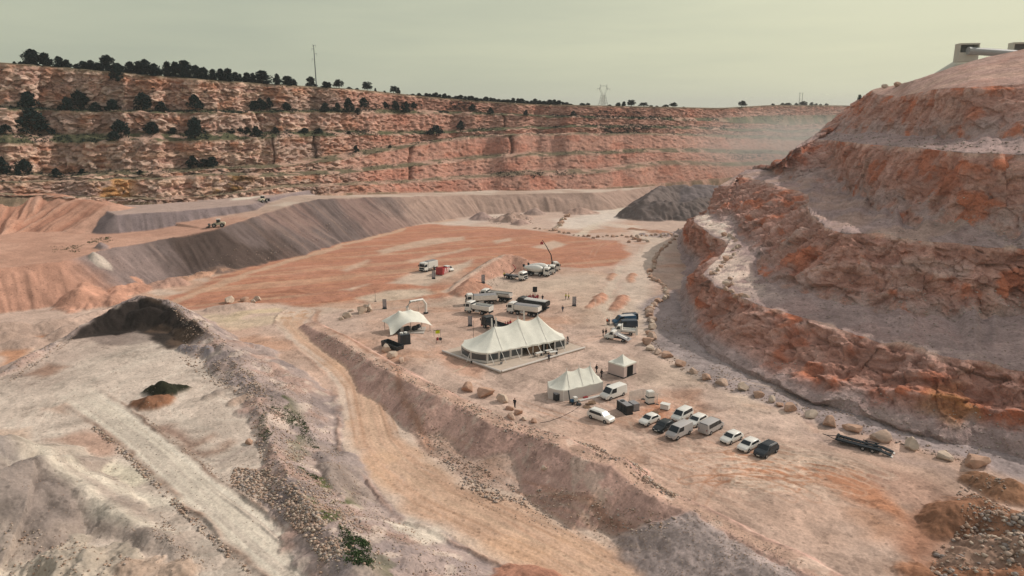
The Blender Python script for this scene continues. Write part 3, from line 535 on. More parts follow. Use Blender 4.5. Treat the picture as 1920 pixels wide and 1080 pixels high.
ROCK = earth_mat('quarry_rock', 1.3, .20, .8, .4, .65, 2.6)
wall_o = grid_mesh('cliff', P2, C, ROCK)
WP = P2; WPX = project(WP)
# right wall -----------------------------------------------------------
ST = [  # one row for each surveyed section, from beyond the frame's edge to the far nose: toe, rock foot, crest, foot, crest ...
 [(2494, 997, -.5), (2520, 926, 4), (2440, 800, 9), (2400, 690, 10.3), (2420, 500, 24), (2450, 478, 25), (2450, 312, 41), (2460, 292, 42.5), (2450, 150, None, 165), (2480, 40, None, 205)],
 [(1954, 880, -.5), (1930, 818, 3.5), (1905, 690, 9), (1915, 614, 10.3), (1915, 464, 24), (1920, 449, 25), (1920, 289, 41), (1920, 272, 42.3), (1920, 157, None, 185), (1920, 92, None, 230)],
 [(1784, 840, -.5), (1775, 796, 3), (1812, 672, 9), (1800, 606, 10.5), (1815, 458, 24), (1815, 440, 25), (1815, 285, 41), (1815, 266, 42.3), (1815, 163, None, 190), (1838, 110, None, 234)],
 [(1644, 798, -.5), (1635, 760, 3), (1712, 650, 9), (1690, 599, 10.5), (1707, 450, 24), (1705, 424, 25), (1714, 277, 41), (1735, 260, 42), (1745, 168, None, 196), (1768, 132, None, 236)],
 [(1539, 764, -.5), (1530, 734, 3), (1640, 637, 9), (1615, 585, 10.5), (1630, 440, 24), (1655, 402, 25.5), (1640, 272, 40.6), (1665, 257, 41.8), (1690, 182, None, 205), (1715, 150, None, 238)],
 [(1449, 728, -.5), (1440, 696, 3), (1560, 614, 9.3), (1560, 572, 10.7), (1580, 438, 24), (1625, 382, 25.8), (1600, 268, 40.2), (1620, 254, 41.2), (1655, 178, None, 216), (1680, 160, None, 240)],
 [(1379, 698, -.5), (1375, 666, 3), (1480, 590, 9.5), (1500, 553, 10.9), (1545, 424, 24), (1590, 364, 26), (1560, 264, 39.8), (1580, 250, 40.8), (1637, 168, None, 228), (1650, 164, None, 242)],
 [(1316, 662, -.5), (1318, 626, 3), (1425, 571, 9.8), (1450, 541, 11.2), (1525, 400, 24.6), (1550, 352, 26), (1535, 262, 39.3), (1552, 246, 40.2), (1625, 176, None, 238), (1640, 170, None, 252)],
 [(1286, 623, -.5), (1292, 592, 3), (1375, 554, 10), (1425, 526, 10.8), (1510, 364, 25.4), (1510, 345, 26.2), (1515, 263, 38.8), (1535, 248, 39.6), (1612, 190, None, 250), (1625, 184, None, 266)],
 [(1274, 583, -.5), (1284, 552, 3), (1345, 540, 10.2), (1405, 498, 11.2), (1470, 350, 25.8), (1485, 340, 26.4), (1500, 266, 38.4), (1525, 254, 39.2), (1600, 205, None, 266), (1612, 202, None, 285)],
 [(1272, 545, -.5), (1280, 518, 3), (1310, 510, 10.6), (1395, 470, 12), (1430, 337, 26), (1468, 334, 26.6), (1492, 270, 38), (1515, 262, 38.8), (1585, 222, None, 290), (1600, 220, None, 310)],
 [(1276, 520, -.5), (1290, 496, 3), (1330, 488, 11.5), (1385, 450, 12.8), (1408, 330, 26.2), (1455, 331, 26.8), (1480, 284, 36), (1500, 275, 37), (1565, 238, None, 320), (1585, 238, None, 340)],
 [(1275, 500, -.5), (1292, 474, 3), (1362, 459, 12.5), (1374, 440, 13.4), (1390, 326, 26.4), (1440, 322, 27), (1470, 300, 33), (1490, 290, 34), (1550, 255, None, 350), (1570, 255, None, 370)],
 [(1270, 478, -.5), (1284, 456, 3), (1335, 438, 13.2), (1352, 430, 13.8), (1380, 328, 26), (1425, 318, 27), (1462, 310, 31), (1480, 302, 32), (1540, 275, None, 380), (1560, 275, None, 400)],
 [(1268, 455, -.5), (1278, 436, 3), (1302, 412, 14), (1335, 414, 14.4), (1368, 338, 25), (1412, 318, 26.6), (1455, 314, 29), (1470, 306, 30), (1530, 290, None, 410), (1550, 290, None, 430)],
 [(1276, 436, -.5), (1286, 421, 3), (1312, 404, 14), (1330, 405, 14.4), (1355, 350, 23), (1400, 318, 26), (1450, 316, 28), (1465, 310, 29), (1525, 300, None, 430), (1545, 300, None, 450)],
 [(1300, 412, -.5), (1306, 404, 2.5), (1322, 392, 12), (1332, 390, 12.4), (1352, 350, 21), (1396, 318, 25.4), (1450, 318, 27), (1468, 314, 28), (1525, 310, None, 460), (1545, 310, None, 480)],
]
for row in ST:      # keep the upper faces leaning away from the viewer
    _, b_, c_ = ray(*row[6][:2]); y6 = (row[6][2]-H)/(c_/b_); _, b_, c_ = ray(*row[7][:2]); y7 = min((row[7][2]-H)/(c_/b_), y6+24)
    if y7 < y6+4: y7 = y6+4
    row[7] = (*row[7][:2], None, y7); row[8] = (*row[8][:2], None, max(y7+9, min(row[8][3], y7+22))); row[9] = (*row[9][:2], None, row[8][3]+max(6, min(45, row[9][3]-row[8][3])))
st = np.array([[UY(q[0], q[1], q[3]) if q[2] is None else U(q[0], q[1], q[2]) for q in row] for row in ST])      # (stations, nodes, 3)
key = st[:, 2]; ds = np.linalg.norm(np.diff(project(key)[0:2], axis=1), axis=0) if False else np.hypot(*np.diff(np.stack(project(st[:, 4])[:2]), axis=1))
ds = np.maximum(ds, 26); s = np.concatenate([[0], np.cumsum(ds)])
NS = int(s[-1]/1.35); ss = np.linspace(0, s[-1], NS)
rn = []
for j in range(st.shape[1]):
    q = np.stack([np.interp(ss, s, st[:, j, i]) for i in range(3)], 1); q = smooth_cols(q, 23)
    rn.append(q)
nz_ = np.clip(-.05+.22*fbm(ss/38, ss*0, o=3, seed=63), 0, .45)[:, None]; rn[1] = rn[1]+(rn[2]-rn[1])*nz_
nz_ = np.clip(.10+.20*fbm(ss/45, ss*0, o=3, seed=64), 0, .4)[:, None]; rn[3] = rn[3]+(rn[4]-rn[3])*nz_*.6
nz_ = np.clip(.14+.25*fbm(ss/45, ss*0, o=3, seed=65), 0, .45)[:, None]; rn[5] = rn[5]+(rn[6]-rn[5])*nz_*.6; rn[7] = rn[7]+(rn[8]-rn[7])*nz_[::-1]*.5
tg = np.gradient(rn[4], axis=0); tg[:, 2] = 0; tg /= np.linalg.norm(tg, axis=1, keepdims=True); nr_ = np.stack([tg[:, 1], -tg[:, 0], tg[:, 2]], 1)
for j_, am, sd in ((1, 1.6, 0), (2, 2.0, 0), (3, .9, 1), (4, 2.4, 1), (5, .9, 2), (6, 2.4, 2), (7, .9, 3), (8, 2.2, 3)):     # buttresses and recesses left by the blasting
    off = am*(fbm(ss/150, ss*0+sd*3, o=3, seed=66)*1.1+fbm(ss/48, ss*0+sd*2, o=3, seed=67)*.6); rn[j_] = rn[j_]+nr_*off[:, None]
rn[1][:, 2] -= 2.0
top = rn[-1]; o1 = top.copy(); o1[:, 0] += 14; o1[:, 1] += 12; o1[:, 2] -= .5; o2 = top.copy(); o2[:, 0] += 160; o2[:, 1] += 120; o2[:, 2] -= 12; o3 = top.copy(); o3[:, 0] += 1500; o3[:, 1] += 600; o3[:, 2] -= 20
rn += [o1, o2, o3]
rcounts = [14, 84, 30, 100, 18, 104, 16, 84, 40, 6, 6, 3]
P, S, T = loft(rn, rcounts)
nm = normals(P); toC = np.array([0, 0, H]) - P; nm = np.where((np.sum(nm*toC, -1, keepdims=True) < 0), -nm, nm)
face_seg = np.array([.12, 1, 0, 1, 0, 1, 0, 1, .12, 0, 0, 0])
fm = (face_seg[S]*np.minimum(1, np.minimum(np.where(S == 1, T*2.6, T*6+.1), (1-T)*8+.15)))[:, None]*np.ones((1, NS))
disp, c1, c2, big, med, layer, crack, f1 = rock(P, fm, 1.0, 400, .3, (4.6, 3.6))
x, y, z = P[..., 0], P[..., 1], P[..., 2]
gul = fbm((x*.6+y*.8)/7, z/30, o=4, seed=43)
soft = fbm(x/2.2, y/2.2, o=4, seed=44)
talus = np.array([1.3, .6, .6, 0, .7, 0, .5, 0, .3, .2, .2, .2])[S][:, None]
flatn = nm.copy(); flatn[..., 2] *= .4; flatn /= np.linalg.norm(flatn, axis=-1, keepdims=True)
rid = fbm(x/4.5, y/4.5, z/7, o=5, seed=49); r2 = fbm(x/1.8, y/1.8, z/2.2, o=4, seed=50); upf = np.array([1, 1, 1, .95, .8, .6, .6, .55, .5, 1, 1, 1])[S][:, None]; D = upf*(disp*.72 - np.abs(gul)*2.4*fm + .9*fm - np.abs(rid)*1.1 + .4 - np.abs(r2)*.4 + .15)
P2 = P + flatn*(D*fm)[..., None]; P2[..., 2] += (1-fm)*talus*.5*np.maximum(soft, -.3)
C = np.zeros(P.shape, np.float32); C[:] = (.49, .325, .265)
C = mixc(C, (.54, .41, .345), sm(.5, .9, c1)*.6); C = mixc(C, (.40, .235, .18), sm(.35, .05, c2)*.5)
rust = fbm(x/6, y/6, z/7, o=5, seed=45)+.5*(c1-.5); C = mixc(C, (.47, .18, .10), sm(.05, .38, rust)*.85)
C = mixc(C, (.45, .36, .31), sm(.2, .55, fbm(x/11+70, y/11, z/6, o=5, seed=46))*.7)
C = mixc(C, (.34, .22, .10), sm(.0, .3, fbm(x/10+20, y/10, z/8, o=4, seed=47))*sm(135, 95, y)*.85)
C = mixc(C, (.20, .10, .07), crack*fm*.45); C = mixc(C, (.34, .18, .13), sm(.1, .5, np.abs(gul)*1.6)*fm*.4); C = mixc(C, (.26, .13, .095), sm(.3, .65, np.abs(rid))*fm*.4)
seg_is = lambda *k: np.isin(S, k)[:, None]*np.ones_like(fm)
C = mixc(C, (.345, .295, .275), seg_is(0)*.9); C = mixc(C, (.345, .30, .28), seg_is(1)*np.clip(sm(.34, .0, T)[:, None]*1.3+.25*med-.05, 0, 1)*.85)
C = mixc(C, (.35, .295, .275), seg_is(2, 4, 6)*.9)
C = mixc(C, (.36, .305, .28), (seg_is(3)*sm(.36, .0, T)[:, None]+seg_is(5, 7)*sm(.62, .1, T)[:, None])*sm(-.5, .2, med+soft*.4)*.8)
C = mixc(C, (.40, .30, .255), seg_is(8, 9, 10, 11)*.85); C = mixc(C, (.46, .35, .28), seg_is(8)*sm(0, .5, gul)*.6)
C = mixc(C, (.66, .58, .49), seg_is(2)*sm(146, 172, y)*sm(290, 240, y)*sm(-.7, .0, soft)*sm(.0, .15, T)[:, None]*sm(.95, .6, T)[:, None]*.95)  # pale ramp stretch, painted brighter as the sunlit part of the bench
C = mixc(C, (.40, .31, .255), seg_is(4)*sm(-.2, .5, fbm(x/9, y/9, o=3, seed=48))*.8); C = mixc(C, (.46, .38, .32), seg_is(2, 4, 6)*sm(.12, .0, T)[:, None]*sm(0, .5, soft)*.6)
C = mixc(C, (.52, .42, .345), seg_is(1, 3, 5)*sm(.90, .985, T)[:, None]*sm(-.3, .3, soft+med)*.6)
C = np.clip(C*1.12*(1+.12*soft+.12*med)[..., None], .012, .75)
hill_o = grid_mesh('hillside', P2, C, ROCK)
HP = P2; HPX = project(HP)
def on_sheet(px, py, sheet):                # point of a wall sheet shown at a pixel
    Q, (qx, qy, qd) = (WP, WPX) if sheet == 'w' else (HP, HPX)
    e = np.hypot(qx-px, qy-py) + qd*.002
    m = e - (np.hypot(qx-px, qy-py) > 3.5)*-50
    i = np.unravel_index(np.argmin(m), m.shape)
    return Q[i]
# ------------------------------------------------------------------ kit for the things that stand in the quarry
def gz(x, y):                                # height of the ground sheet
    r = math.hypot(x, y); a = math.atan2(x, y)
    i = np.clip(np.searchsorted(rad, r)-1, 0, len(rad)-2); j = np.clip(np.searchsorted(ang, a)-1, 0, len(ang)-2)
    t = (r-rad[i])/(rad[i+1]-rad[i]); u = (a-ang[j])/(ang[j+1]-ang[j])
    return float((gh[i, j]*(1-u)+gh[i, j+1]*u)*(1-t)+(gh[i+1, j]*(1-u)+gh[i+1, j+1]*u)*t)
def spot(px, py):                            # where a pixel of the photograph meets the ground
    return on_ground(px, py)
def plain(name, col, rough=.6, spec=.3, metal=0.0, var=.12, scale=3.0, bump=0.0):
    m, nt, b = node_mat(name, rough, spec); b.inputs['Metallic'].default_value = metal; L = nt.links.new
    tc = N(nt, 'ShaderNodeTexCoord'); n = N(nt, 'ShaderNodeTexNoise', Scale=scale, Detail=5.0, Roughness=.6); L(tc.outputs['Object'], n.inputs['Vector'])
    r = N(nt, 'ShaderNodeMapRange'); r.inputs[1].default_value = .3; r.inputs[2].default_value = .7; r.inputs[3].default_value = 1-var; r.inputs[4].default_value = 1+var; L(n.outputs['Fac'], r.inputs[0])
    v = N(nt, 'ShaderNodeVectorMath', operation='SCALE'); v.inputs[0].default_value = col; L(r.outputs[0], v.inputs['Scale']); L(v.outputs[0], b.inputs['Base Color'])
    if bump:
        bp = N(nt, 'ShaderNodeBump', Strength=bump, Distance=.1); L(n.outputs['Fac'], bp.inputs['Height']); L(bp.outputs[0], b.inputs['Normal'])
    return m
M = dict(white=plain('white_paint', (.74, .73, .68), .35, .5, var=.05), silver=plain('silver_paint', (.42, .40, .39), .35, .5, var=.05), black=plain('black_paint', (.018, .024, .028), .4, .4),
    charcoal=plain('charcoal_paint', (.028, .036, .044), .45, .35), navy=plain('navy_paint', (.012, .03, .055), .3, .5), blue=plain('blue_paint', (.02, .10, .19), .35, .5), glass=plain('dark_glass', (.014, .022, .028), .22, .4, var=.02),
    rubber=plain('tyre_rubber', (.02, .022, .024), .9, .1), rim=plain('wheel_steel', (.28, .28, .28), .45, .5, .3), chassis=plain('chassis_steel', (.026, .032, .037), .8, .12), grey=plain('grey_steel', (.26, .255, .26), .6, .3),
    pale=plain('pale_steel', (.55, .53, .50), .5, .4), red=plain('red_paint', (.33, .035, .04), .45, .4), dred=plain('red_mesh_cover', (.28, .03, .045), .8, .1), canvas=plain('tent_canvas', (.74, .735, .65), .85, .1, var=.07, scale=.9, bump=.25),
    canvas2=plain('tent_wall', (.60, .56, .52), .85, .1, var=.05, scale=.8), pinkwall=plain('canvas_side', (.55, .44, .40), .85, .1, var=.05), deck=plain('deck_boards', (.48, .44, .40), .8, .15, var=.1), dark=plain('dark_interior', (.02, .02, .02), .9, .05),
    wood=plain('pallet_wood', (.22, .145, .095), .85, .1, var=.25), lamp=plain('lamp_glass', (.65, .66, .66), .15, .6), tail=plain('tail_lamp', (.25, .02, .02), .2, .5), clear=plain('clear_window', (.05, .062, .068), .15, .6, var=.3, scale=.6),
    skin=plain('skin', (.36, .20, .14), .6, .2), vest=plain('yellow_vest', (.62, .60, .06), .7, .1), orange=plain('orange_vest', (.75, .16, .06), .7, .1), redcloth=plain('red_cloth', (.34, .03, .05), .85, .1), blackcloth=plain('black_cloth', (.018, .02, .026), .9, .1),
    bluecloth=plain('denim', (.05, .07, .11), .9, .1), hair=plain('hair', (.02, .014, .01), .8, .2), bark=plain('bark', (.07, .05, .04), .95, .05, var=.3), pole=plain('weathered_pole', (.10, .12, .13), .8, .1), lattice=plain('galvanised_lattice', (.46, .47, .43), .6, .3),
    conc=plain('pale_concrete', (.52, .51, .44), .85, .1, var=.08, scale=.4), tube=plain('conveyor_cover', (.30, .32, .32), .5, .3), yellow=plain('yellow_banner', (.60, .66, .03), .7, .1), cream=plain('cream_machine', (.58, .53, .40), .5, .3), blueplast=plain('blue_plastic', (.03, .10, .18), .5, .3),
    print=plain('printed_panel', (.23, .20, .22), .7, .2, var=.1), lime=plain('pale_letters', (.6, .6, .58), .6, .2))
M['leaf'] = plain('pine_needles', (.005, .018, .022), .9, .05, var=.45, scale=1.2); M['leaf2'] = plain('shrub_leaves', (.010, .026, .025), .9, .05, var=.45, scale=1.2)
M['stone'] = plain('limestone', (.47, .345, .27), .95, .08, var=.28, scale=1.6, bump=.5); M['stone2'] = plain('red_limestone', (.46, .30, .22), .95, .08, var=.32, scale=1.4, bump=.5); M['stone3'] = plain('pale_limestone', (.52, .42, .335), .95, .08, var=.22, scale=1.6, bump=.5)
M['deckfloor'] = plain('deck_floor', (.53, .44, .36), .85, .1, var=.12, scale=.8)
M['trailer'] = plain('trailer_steel', (.02, .026, .032), .75, .12)
M['weed'] = plain('weed_leaves', (.045, .075, .03), .9, .05, var=.4, scale=1.2)
class MB:
    def __init__(s): s.v = []; s.f = []
    def add(s, v, f):
        k = len(s.v); s.v += [tuple(map(float, p)) for p in v]; s.f += [tuple(i+k for i in q) for q in f]; return s
    def box(s, x0, x1, y0, y1, z0, z1, top=None):          # top=(inset x front, inset x rear, inset y): a box whose top is drawn in
        a, b, c = top or (0, 0, 0)
        return s.add([(x0, y0, z0), (x1, y0, z0), (x1, y1, z0), (x0, y1, z0), (x0+b, y0+c, z1), (x1-a, y0+c, z1), (x1-a, y1-c, z1), (x0+b, y1-c, z1)], [(3, 2, 1, 0), (4, 5, 6, 7), (0, 1, 5, 4), (1, 2, 6, 5), (2, 3, 7, 6), (3, 0, 4, 7)])
    def tube(s, pts, r, n=8, cap=True):
        pts = [Vector(p) for p in pts]; rs = r if isinstance(r, (list, tuple)) else [r]*len(pts); V = []; Fc = []
        for i, p in enumerate(pts):
            d = (pts[min(i+1, len(pts)-1)]-pts[max(i-1, 0)]).normalized(); u = d.cross(Vector((0, 0, 1)) if abs(d.z) < .9 else Vector((1, 0, 0))).normalized(); w = d.cross(u)
            for k in range(n):
                t = 2*math.pi*k/n; V.append(p+(u*math.cos(t)+w*math.sin(t))*rs[i])
        for i in range(len(pts)-1):
            for k in range(n): Fc.append((i*n+k, i*n+(k+1) % n, (i+1)*n+(k+1) % n, (i+1)*n+k))
        if cap: Fc += [tuple(range(n-1, -1, -1)), tuple(range((len(pts)-1)*n, len(pts)*n))]
        return s.add(V, Fc)
    def prism(s, prof, y0, y1):                            # (x, z) outline swept across y
        n = len(prof); V = [(p[0], y0, p[1]) for p in prof]+[(p[0], y1, p[1]) for p in prof]
        return s.add(V, [tuple(range(n)), tuple(range(2*n-1, n-1, -1))]+[(i, i+n, (i+1) % n+n, (i+1) % n) for i in range(n)])
    def slab(s, q, t):                                     # a panel of given corners with a thickness
        q = [Vector(p) for p in q]; nn = (q[1]-q[0]).cross(q[-1]-q[0]).normalized()*t; n = len(q)
        return s.add(q+[p+nn for p in q], [tuple(range(n-1, -1, -1)), tuple(range(n, 2*n))]+[(i, (i+1) % n, (i+1) % n+n, i+n) for i in range(n)])
    def rings(s, R_, close=True):                          # rings of equal length joined up
        n = len(R_[0]); V = [p for r in R_ for p in r]; Fc = []
        for i in range(len(R_)-1):
            for k in range(n if close else n-1): Fc.append((i*n+k, i*n+(k+1) % n, (i+1)*n+(k+1) % n, (i+1)*n+k))
        if close: Fc += [tuple(range(n-1, -1, -1)), tuple(range((len(R_)-1)*n, len(R_)*n))]
        return s.add(V, Fc)
    def wheel(s, x, y, z, r, w, n=16):
        R_ = []
        for yy, rr in ((y-w/2, r*.72), (y-w/2, r*.95), (y-w*.36, r), (y+w*.36, r), (y+w/2, r*.95), (y+w/2, r*.72)):
            R_.append([(x+rr*math.cos(2*math.pi*k/n), yy, z+rr*math.sin(2*math.pi*k/n)) for k in range(n)])
        return s.rings(R_)
    def disc(s, x, y, z, r, w, n=14):
        return s.rings([[(x+rr*math.cos(2*math.pi*k/n), yy, z+rr*math.sin(2*math.pi*k/n)) for k in range(n)] for yy, rr in ((y-w/2, r*.8), (y-w*.3, r), (y+w*.3, r), (y+w/2, r*.8))])
    def build(s, name, mat, parent=None, bevel=0.0, smooth=False, label=None):
        me = bpy.data.meshes.new(name); me.from_pydata(s.v, [], s.f); me.validate()
        bm = bmesh.new(); bm.from_mesh(me); bmesh.ops.recalc_face_normals(bm, faces=bm.faces)
        if bevel: bmesh.ops.bevel(bm, geom=[e for e in bm.edges if len(e.link_faces) == 2 and e.calc_face_angle(0) > .6], offset=bevel, segments=2, affect='EDGES', clamp_overlap=True)
        bm.to_mesh(me); bm.free()
        if smooth:
            me.polygons.foreach_set('use_smooth', [True]*len(me.polygons))
            if smooth != 'all': me.set_sharp_from_angle(angle=R(38))
        me.materials.append(M[mat] if isinstance(mat, str) else mat)
        o = bpy.data.objects.new(name, me); COL.objects.link(o)
        if parent is not None: o.parent = parent
        if label: o['label'] = label
        return o
def thing(name, label, cat, loc=(0, 0, 0), rz=0.0, group=None, scale=None):
    o = bpy.data.objects.new(name, None); o.empty_display_size = .3; COL.objects.link(o)
    o.location = loc; o.rotation_euler = (0, 0, rz); o['label'] = label; o['category'] = cat
    if scale: o.scale = scale
    if group: o['group'] = group
    return o
def tag(o, label, cat, group=None, kind=None):
    if label: o['label'] = label
    if cat: o['category'] = cat
    if group: o['group'] = group
    if kind: o['kind'] = kind
    return o
def copy_tree(o, parent=None):
    c = o.copy(); COL.objects.link(c)
    if parent is not None: c.parent = parent
    for ch in list(o.children): copy_tree(ch, c)
    return c
ONES = 'first second third fourth fifth sixth seventh eighth ninth tenth eleventh twelfth thirteenth fourteenth fifteenth sixteenth seventeenth eighteenth nineteenth'.split()
TENS = {2: ('twenty', 'twentieth'), 3: ('thirty', 'thirtieth'), 4: ('forty', 'fortieth'), 5: ('fifty', 'fiftieth'), 6: ('sixty', 'sixtieth'), 7: ('seventy', 'seventieth')}
def nth(i):                                  # 1 -> first
    if i < 20: return ONES[i-1]
    return TENS[i//10][1] if i % 10 == 0 else TENS[i//10][0]+'-'+ONES[i % 10-1]
def pose(front, rear, side, half):           # two wheel contacts of one side, seen in the photograph -> centre and heading
    f = np.array(U(*front, 0.0))[:2]; r = np.array(U(*rear, 0.0))[:2]
    for _ in range(3):
        f = np.array(U(*front, gz(*f)))[:2]; r = np.array(U(*rear, gz(*r)))[:2]
    d = f-r; d /= np.linalg.norm(d); left = np.array([-d[1], d[0]]); c = (f+r)/2 + left*{'L': -half, 'R': half, 'C': 0}[side]
    zs = [gz(*(c+d*a+left*b)) for a in (-1.5, 1.5) for b in (-.8, .8)]
    return (float(c[0]), float(c[1]), sum(zs)/4+.01), math.atan2(d[1], d[0])
# ------------------------------------------------------------------ cars and vans
def wheels(root, xs, half, r, w, twin=()):
    for x in xs:
        for s in (-1, 1):
            ww = w*1.9 if x in twin else w
            t = MB().wheel(x, s*(half-ww/2), r, r, ww).build('wheel', 'rubber', root, smooth=True)
            MB().disc(x, s*(half-.045), r, r*.62, .10).build('rim', 'rim', t, smooth=True)
def car(name, label, cat, place, paint, L=4.1, W=1.76, Hh=1.46, kind='hatch', group='vehicles parked beside the small tents', roof=None, bumper=None):
    loc, rz = place; o = thing(name, label, cat, loc, rz, group); h = L/2; w = W/2
    if kind == 'hatch':  S = [(-h, .84, .40, .62, .62), (-h+.08, .93, .28, .86, .86), (-h+.28, .97, .22, .98, 1.06), (-h+.75, .98, .22, 1.0, Hh-.05), (-.15, 1, .22, .98, Hh), (h-1.75, 1, .22, .96, Hh-.06), (h-1.02, .99, .22, .94, .98), (h-.35, .95, .22, .80, .80), (h-.08, .86, .26, .66, .66), (h, .76, .38, .54, .54)]
    elif kind == 'suv':  S = [(-h, .84, .48, .75, .75), (-h+.07, .94, .34, 1.02, 1.02), (-h+.2, .97, .30, 1.1, 1.2), (-h+.55, .98, .30, 1.12, Hh-.04), (-.1, 1, .30, 1.1, Hh), (h-1.85, 1, .30, 1.08, Hh-.06), (h-1.15, .99, .30, 1.06, 1.10), (h-.3, .96, .30, .96, .96), (h-.06, .88, .34, .80, .80), (h, .78, .45, .64, .64)]
    elif kind == 'mpv':  S = [(-h, .86, .45, .8, .8), (-h+.05, .94, .30, 1.05, 1.05), (-h+.12, .97, .26, 1.1, 1.3), (-h+.35, .98, .26, 1.1, Hh-.03), (-.1, 1, .26, 1.08, Hh), (h-1.55, 1, .26, 1.06, Hh-.07), (h-.75, .98, .26, 1.02, 1.06), (h-.2, .94, .26, .86, .86), (h-.04, .86, .3, .7, .7), (h, .78, .4, .58, .58)]
    else:                S = [(-h, .92, .40, .9, .9), (-h+.03, .96, .32, 1.1, 1.2), (-h+.08, .98, .28, 1.15, Hh-.08), (-h+.3, .98, .28, 1.15, Hh), (-.2, 1, .28, 1.14, Hh), (h-1.55, 1, .28, 1.12, Hh-.05), (h-.78, .98, .28, 1.1, 1.16), (h-.2, .94, .28, .98, .98), (h-.04, .88, .30, .8, .8), (h, .82, .4, .6, .6)]
    tuck = .90 if kind in ('van', 'panel') else .84
    def ring(x, k, zb, zm, zr):
        y = w*k; up = (zr-zm) > .05; yr = y*(tuck if up else .94)
        half = [(y*.90, zb), (y*.99, zb+.10), (y, (zb+zm)/2), (y*.97, zm-.02), (yr*1.01+.01*(not up), zr-.07 if up else zm-.008), (yr*.86, zr)]
        return [(x, a, b) for a, b in half]+[(x, -a, b) for a, b in reversed(half)]
    MB().rings([ring(*q) for q in S]).build('body', paint, o, smooth=True)
    iw = 6; xc, _, _, zc, _ = S[iw]; xr, _, _, _, zr = S[iw-1]
    def glass(q, nm='window'): MB().slab(q, .02).build(nm, 'glass', o)
    e = .025; yl = w*.84; yr = w*tuck*.84
    glass([(xc+e-.04, -yl, S[iw][4]+.03), (xc+e-.04, yl, S[iw][4]+.03), (xr+e+.05, yr, zr-.01), (xr+e+.05, -yr, zr-.01)], 'windscreen')
    xb, _, _, zb_, zbt = S[2]; xbr, zbr = S[3][0], S[3][4]
    if kind != 'panel': glass([(xb-.04, yl*.9, max(zbt-.02, zb_+.02)), (xb-.04, -yl*.9, max(zbt-.02, zb_+.02)), (xbr-.03, -yr*.95, zbr-.04), (xbr-.03, yr*.95, zbr-.04)], 'rear_window')
    rear_end = xbr+.15 if kind not in ('panel',) else xr-.95
    for s in (-1, 1):
        zt = Hh-.13; zbel = S[5][3]+.05; x0, x1 = rear_end, xr-.02; xf = xc-.30
        yb_, yt_ = w*.985, w*(tuck+.03)
        f = (zt-zbel)/(Hh-zbel+.02); yt = yb_+(yt_-yb_)*f+.012
        q = [(x0-.18*(kind != 'panel'), s*yb_, zbel), (xf, s*yb_, zbel), (x1+.02, s*yt, zt), (x0, s*yt, zt)]
        if s < 0: q = q[::-1]
        m = MB()
        if kind in ('van',): mid = x1-.62; m.slab([(x0, s*yb_, zbel), (mid-.06, s*yb_, zbel), (mid-.06, s*yt, zt), (x0, s*yt, zt)][::(1 if s > 0 else -1)], .012); m.slab([(mid+.03, s*yb_, zbel), (xf, s*yb_, zbel), (x1, s*yt, zt), (mid+.03, s*yt, zt)][::(1 if s > 0 else -1)], .012)
        else: m.slab(q, .012)
        m.build('side_window', 'glass', o)
        MB().box(h-.22, h-.03, s*w*.52-.17, s*w*.52+.17, S[8][3]-.10, S[8][3]+.02, (.05, 0, .02)).build('headlight', 'lamp', o, .02)
        MB().box(-h-.015, -h+.10, s*w*.74-.09, s*w*.74+.09, S[1][3]-.22, S[1][3]-.02).build('tail_light', 'tail', o, .02)
        MB().box(xc-.38, xc-.24, s*(w+.02), s*(w+.18), zbel+.0, zbel+.13).build('mirror', paint, o, .03)
    MB().box(h-.05, h+.025, -w*.66, w*.66, .30, .50).build('bumper', bumper or 'chassis', o, .03)
    MB().box(h+.005, h+.03, -.26, .26, .42, .52).build('number_plate', 'white', o)
    if roof:
        for s in (-1, 1): MB().tube([(-h+.6, s*w*.72, Hh+.0), (-h+.75, s*w*.72, Hh+.05), (h-2.0, s*w*.72, Hh+.05), (h-1.85, s*w*.72, Hh-.02)], .022, 6).build('roof_rail', roof, o)
    r = .33 if kind in ('hatch',) else .36
    wheels(o, (-L*.31, L*.305), w+.01, r, .22)
    return o
W_ = .78
car('parked_car', 'white seven-seat style estate SUV parked alone, facing right by the wooden pallets', 'car', pose((1133, 794), (1108, 786), 'R', .88), 'white', 4.75, 1.84, 1.68, 'suv', roof='grey')
car('parked_car', 'small white hatchback nearest the black generator, nose to the lower left', 'car', pose((1215, 800), (1234, 791.5), 'L', W_), 'white', 4.0, 1.72, 1.46)
car('parked_car', 'black hatchback between the small white hatchback and the silver panel van', 'car', pose((1242.5, 812.6), (1260, 803.5), 'L', W_), 'black', 4.2, 1.78, 1.47)
car('parked_car', 'tall white people carrier parked behind the black hatchback', 'car', pose((1277.6, 792), (1295, 783), 'L', .82), 'white', 4.45, 1.82, 1.78, 'mpv')
car('parked_car', 'white saloon half hidden between the silver panel van and the silver minibus', 'car', pose((1307, 801.5), (1322, 792.5), 'L', W_), 'white', 4.4, 1.80, 1.46)
car('panel_van', 'silver panel van with black bumper and no rear side windows, nose to lower left', 'van', pose((1270, 826), (1292.5, 815), 'L', .9), 'silver', 4.95, 1.92, 1.98, 'panel', bumper='black')
car('minibus', 'silver minibus with dark side windows, its tail towards the viewer', 'van', pose((1354, 804), (1331, 817), 'R', .9), 'silver', 5.1, 1.94, 1.97, 'van')
car('parked_car', 'white hatchback parked next to the silver minibus', 'car', pose((1370.6, 834), (1387.5, 825.5), 'L', W_), 'white', 4.2, 1.78, 1.46)
car('parked_car', 'white hatchback with wide dark grille, parked beside the dark grey SUV', 'car', pose((1404, 848.6), (1420, 839), 'L', W_), 'white', 4.3, 1.80, 1.46)
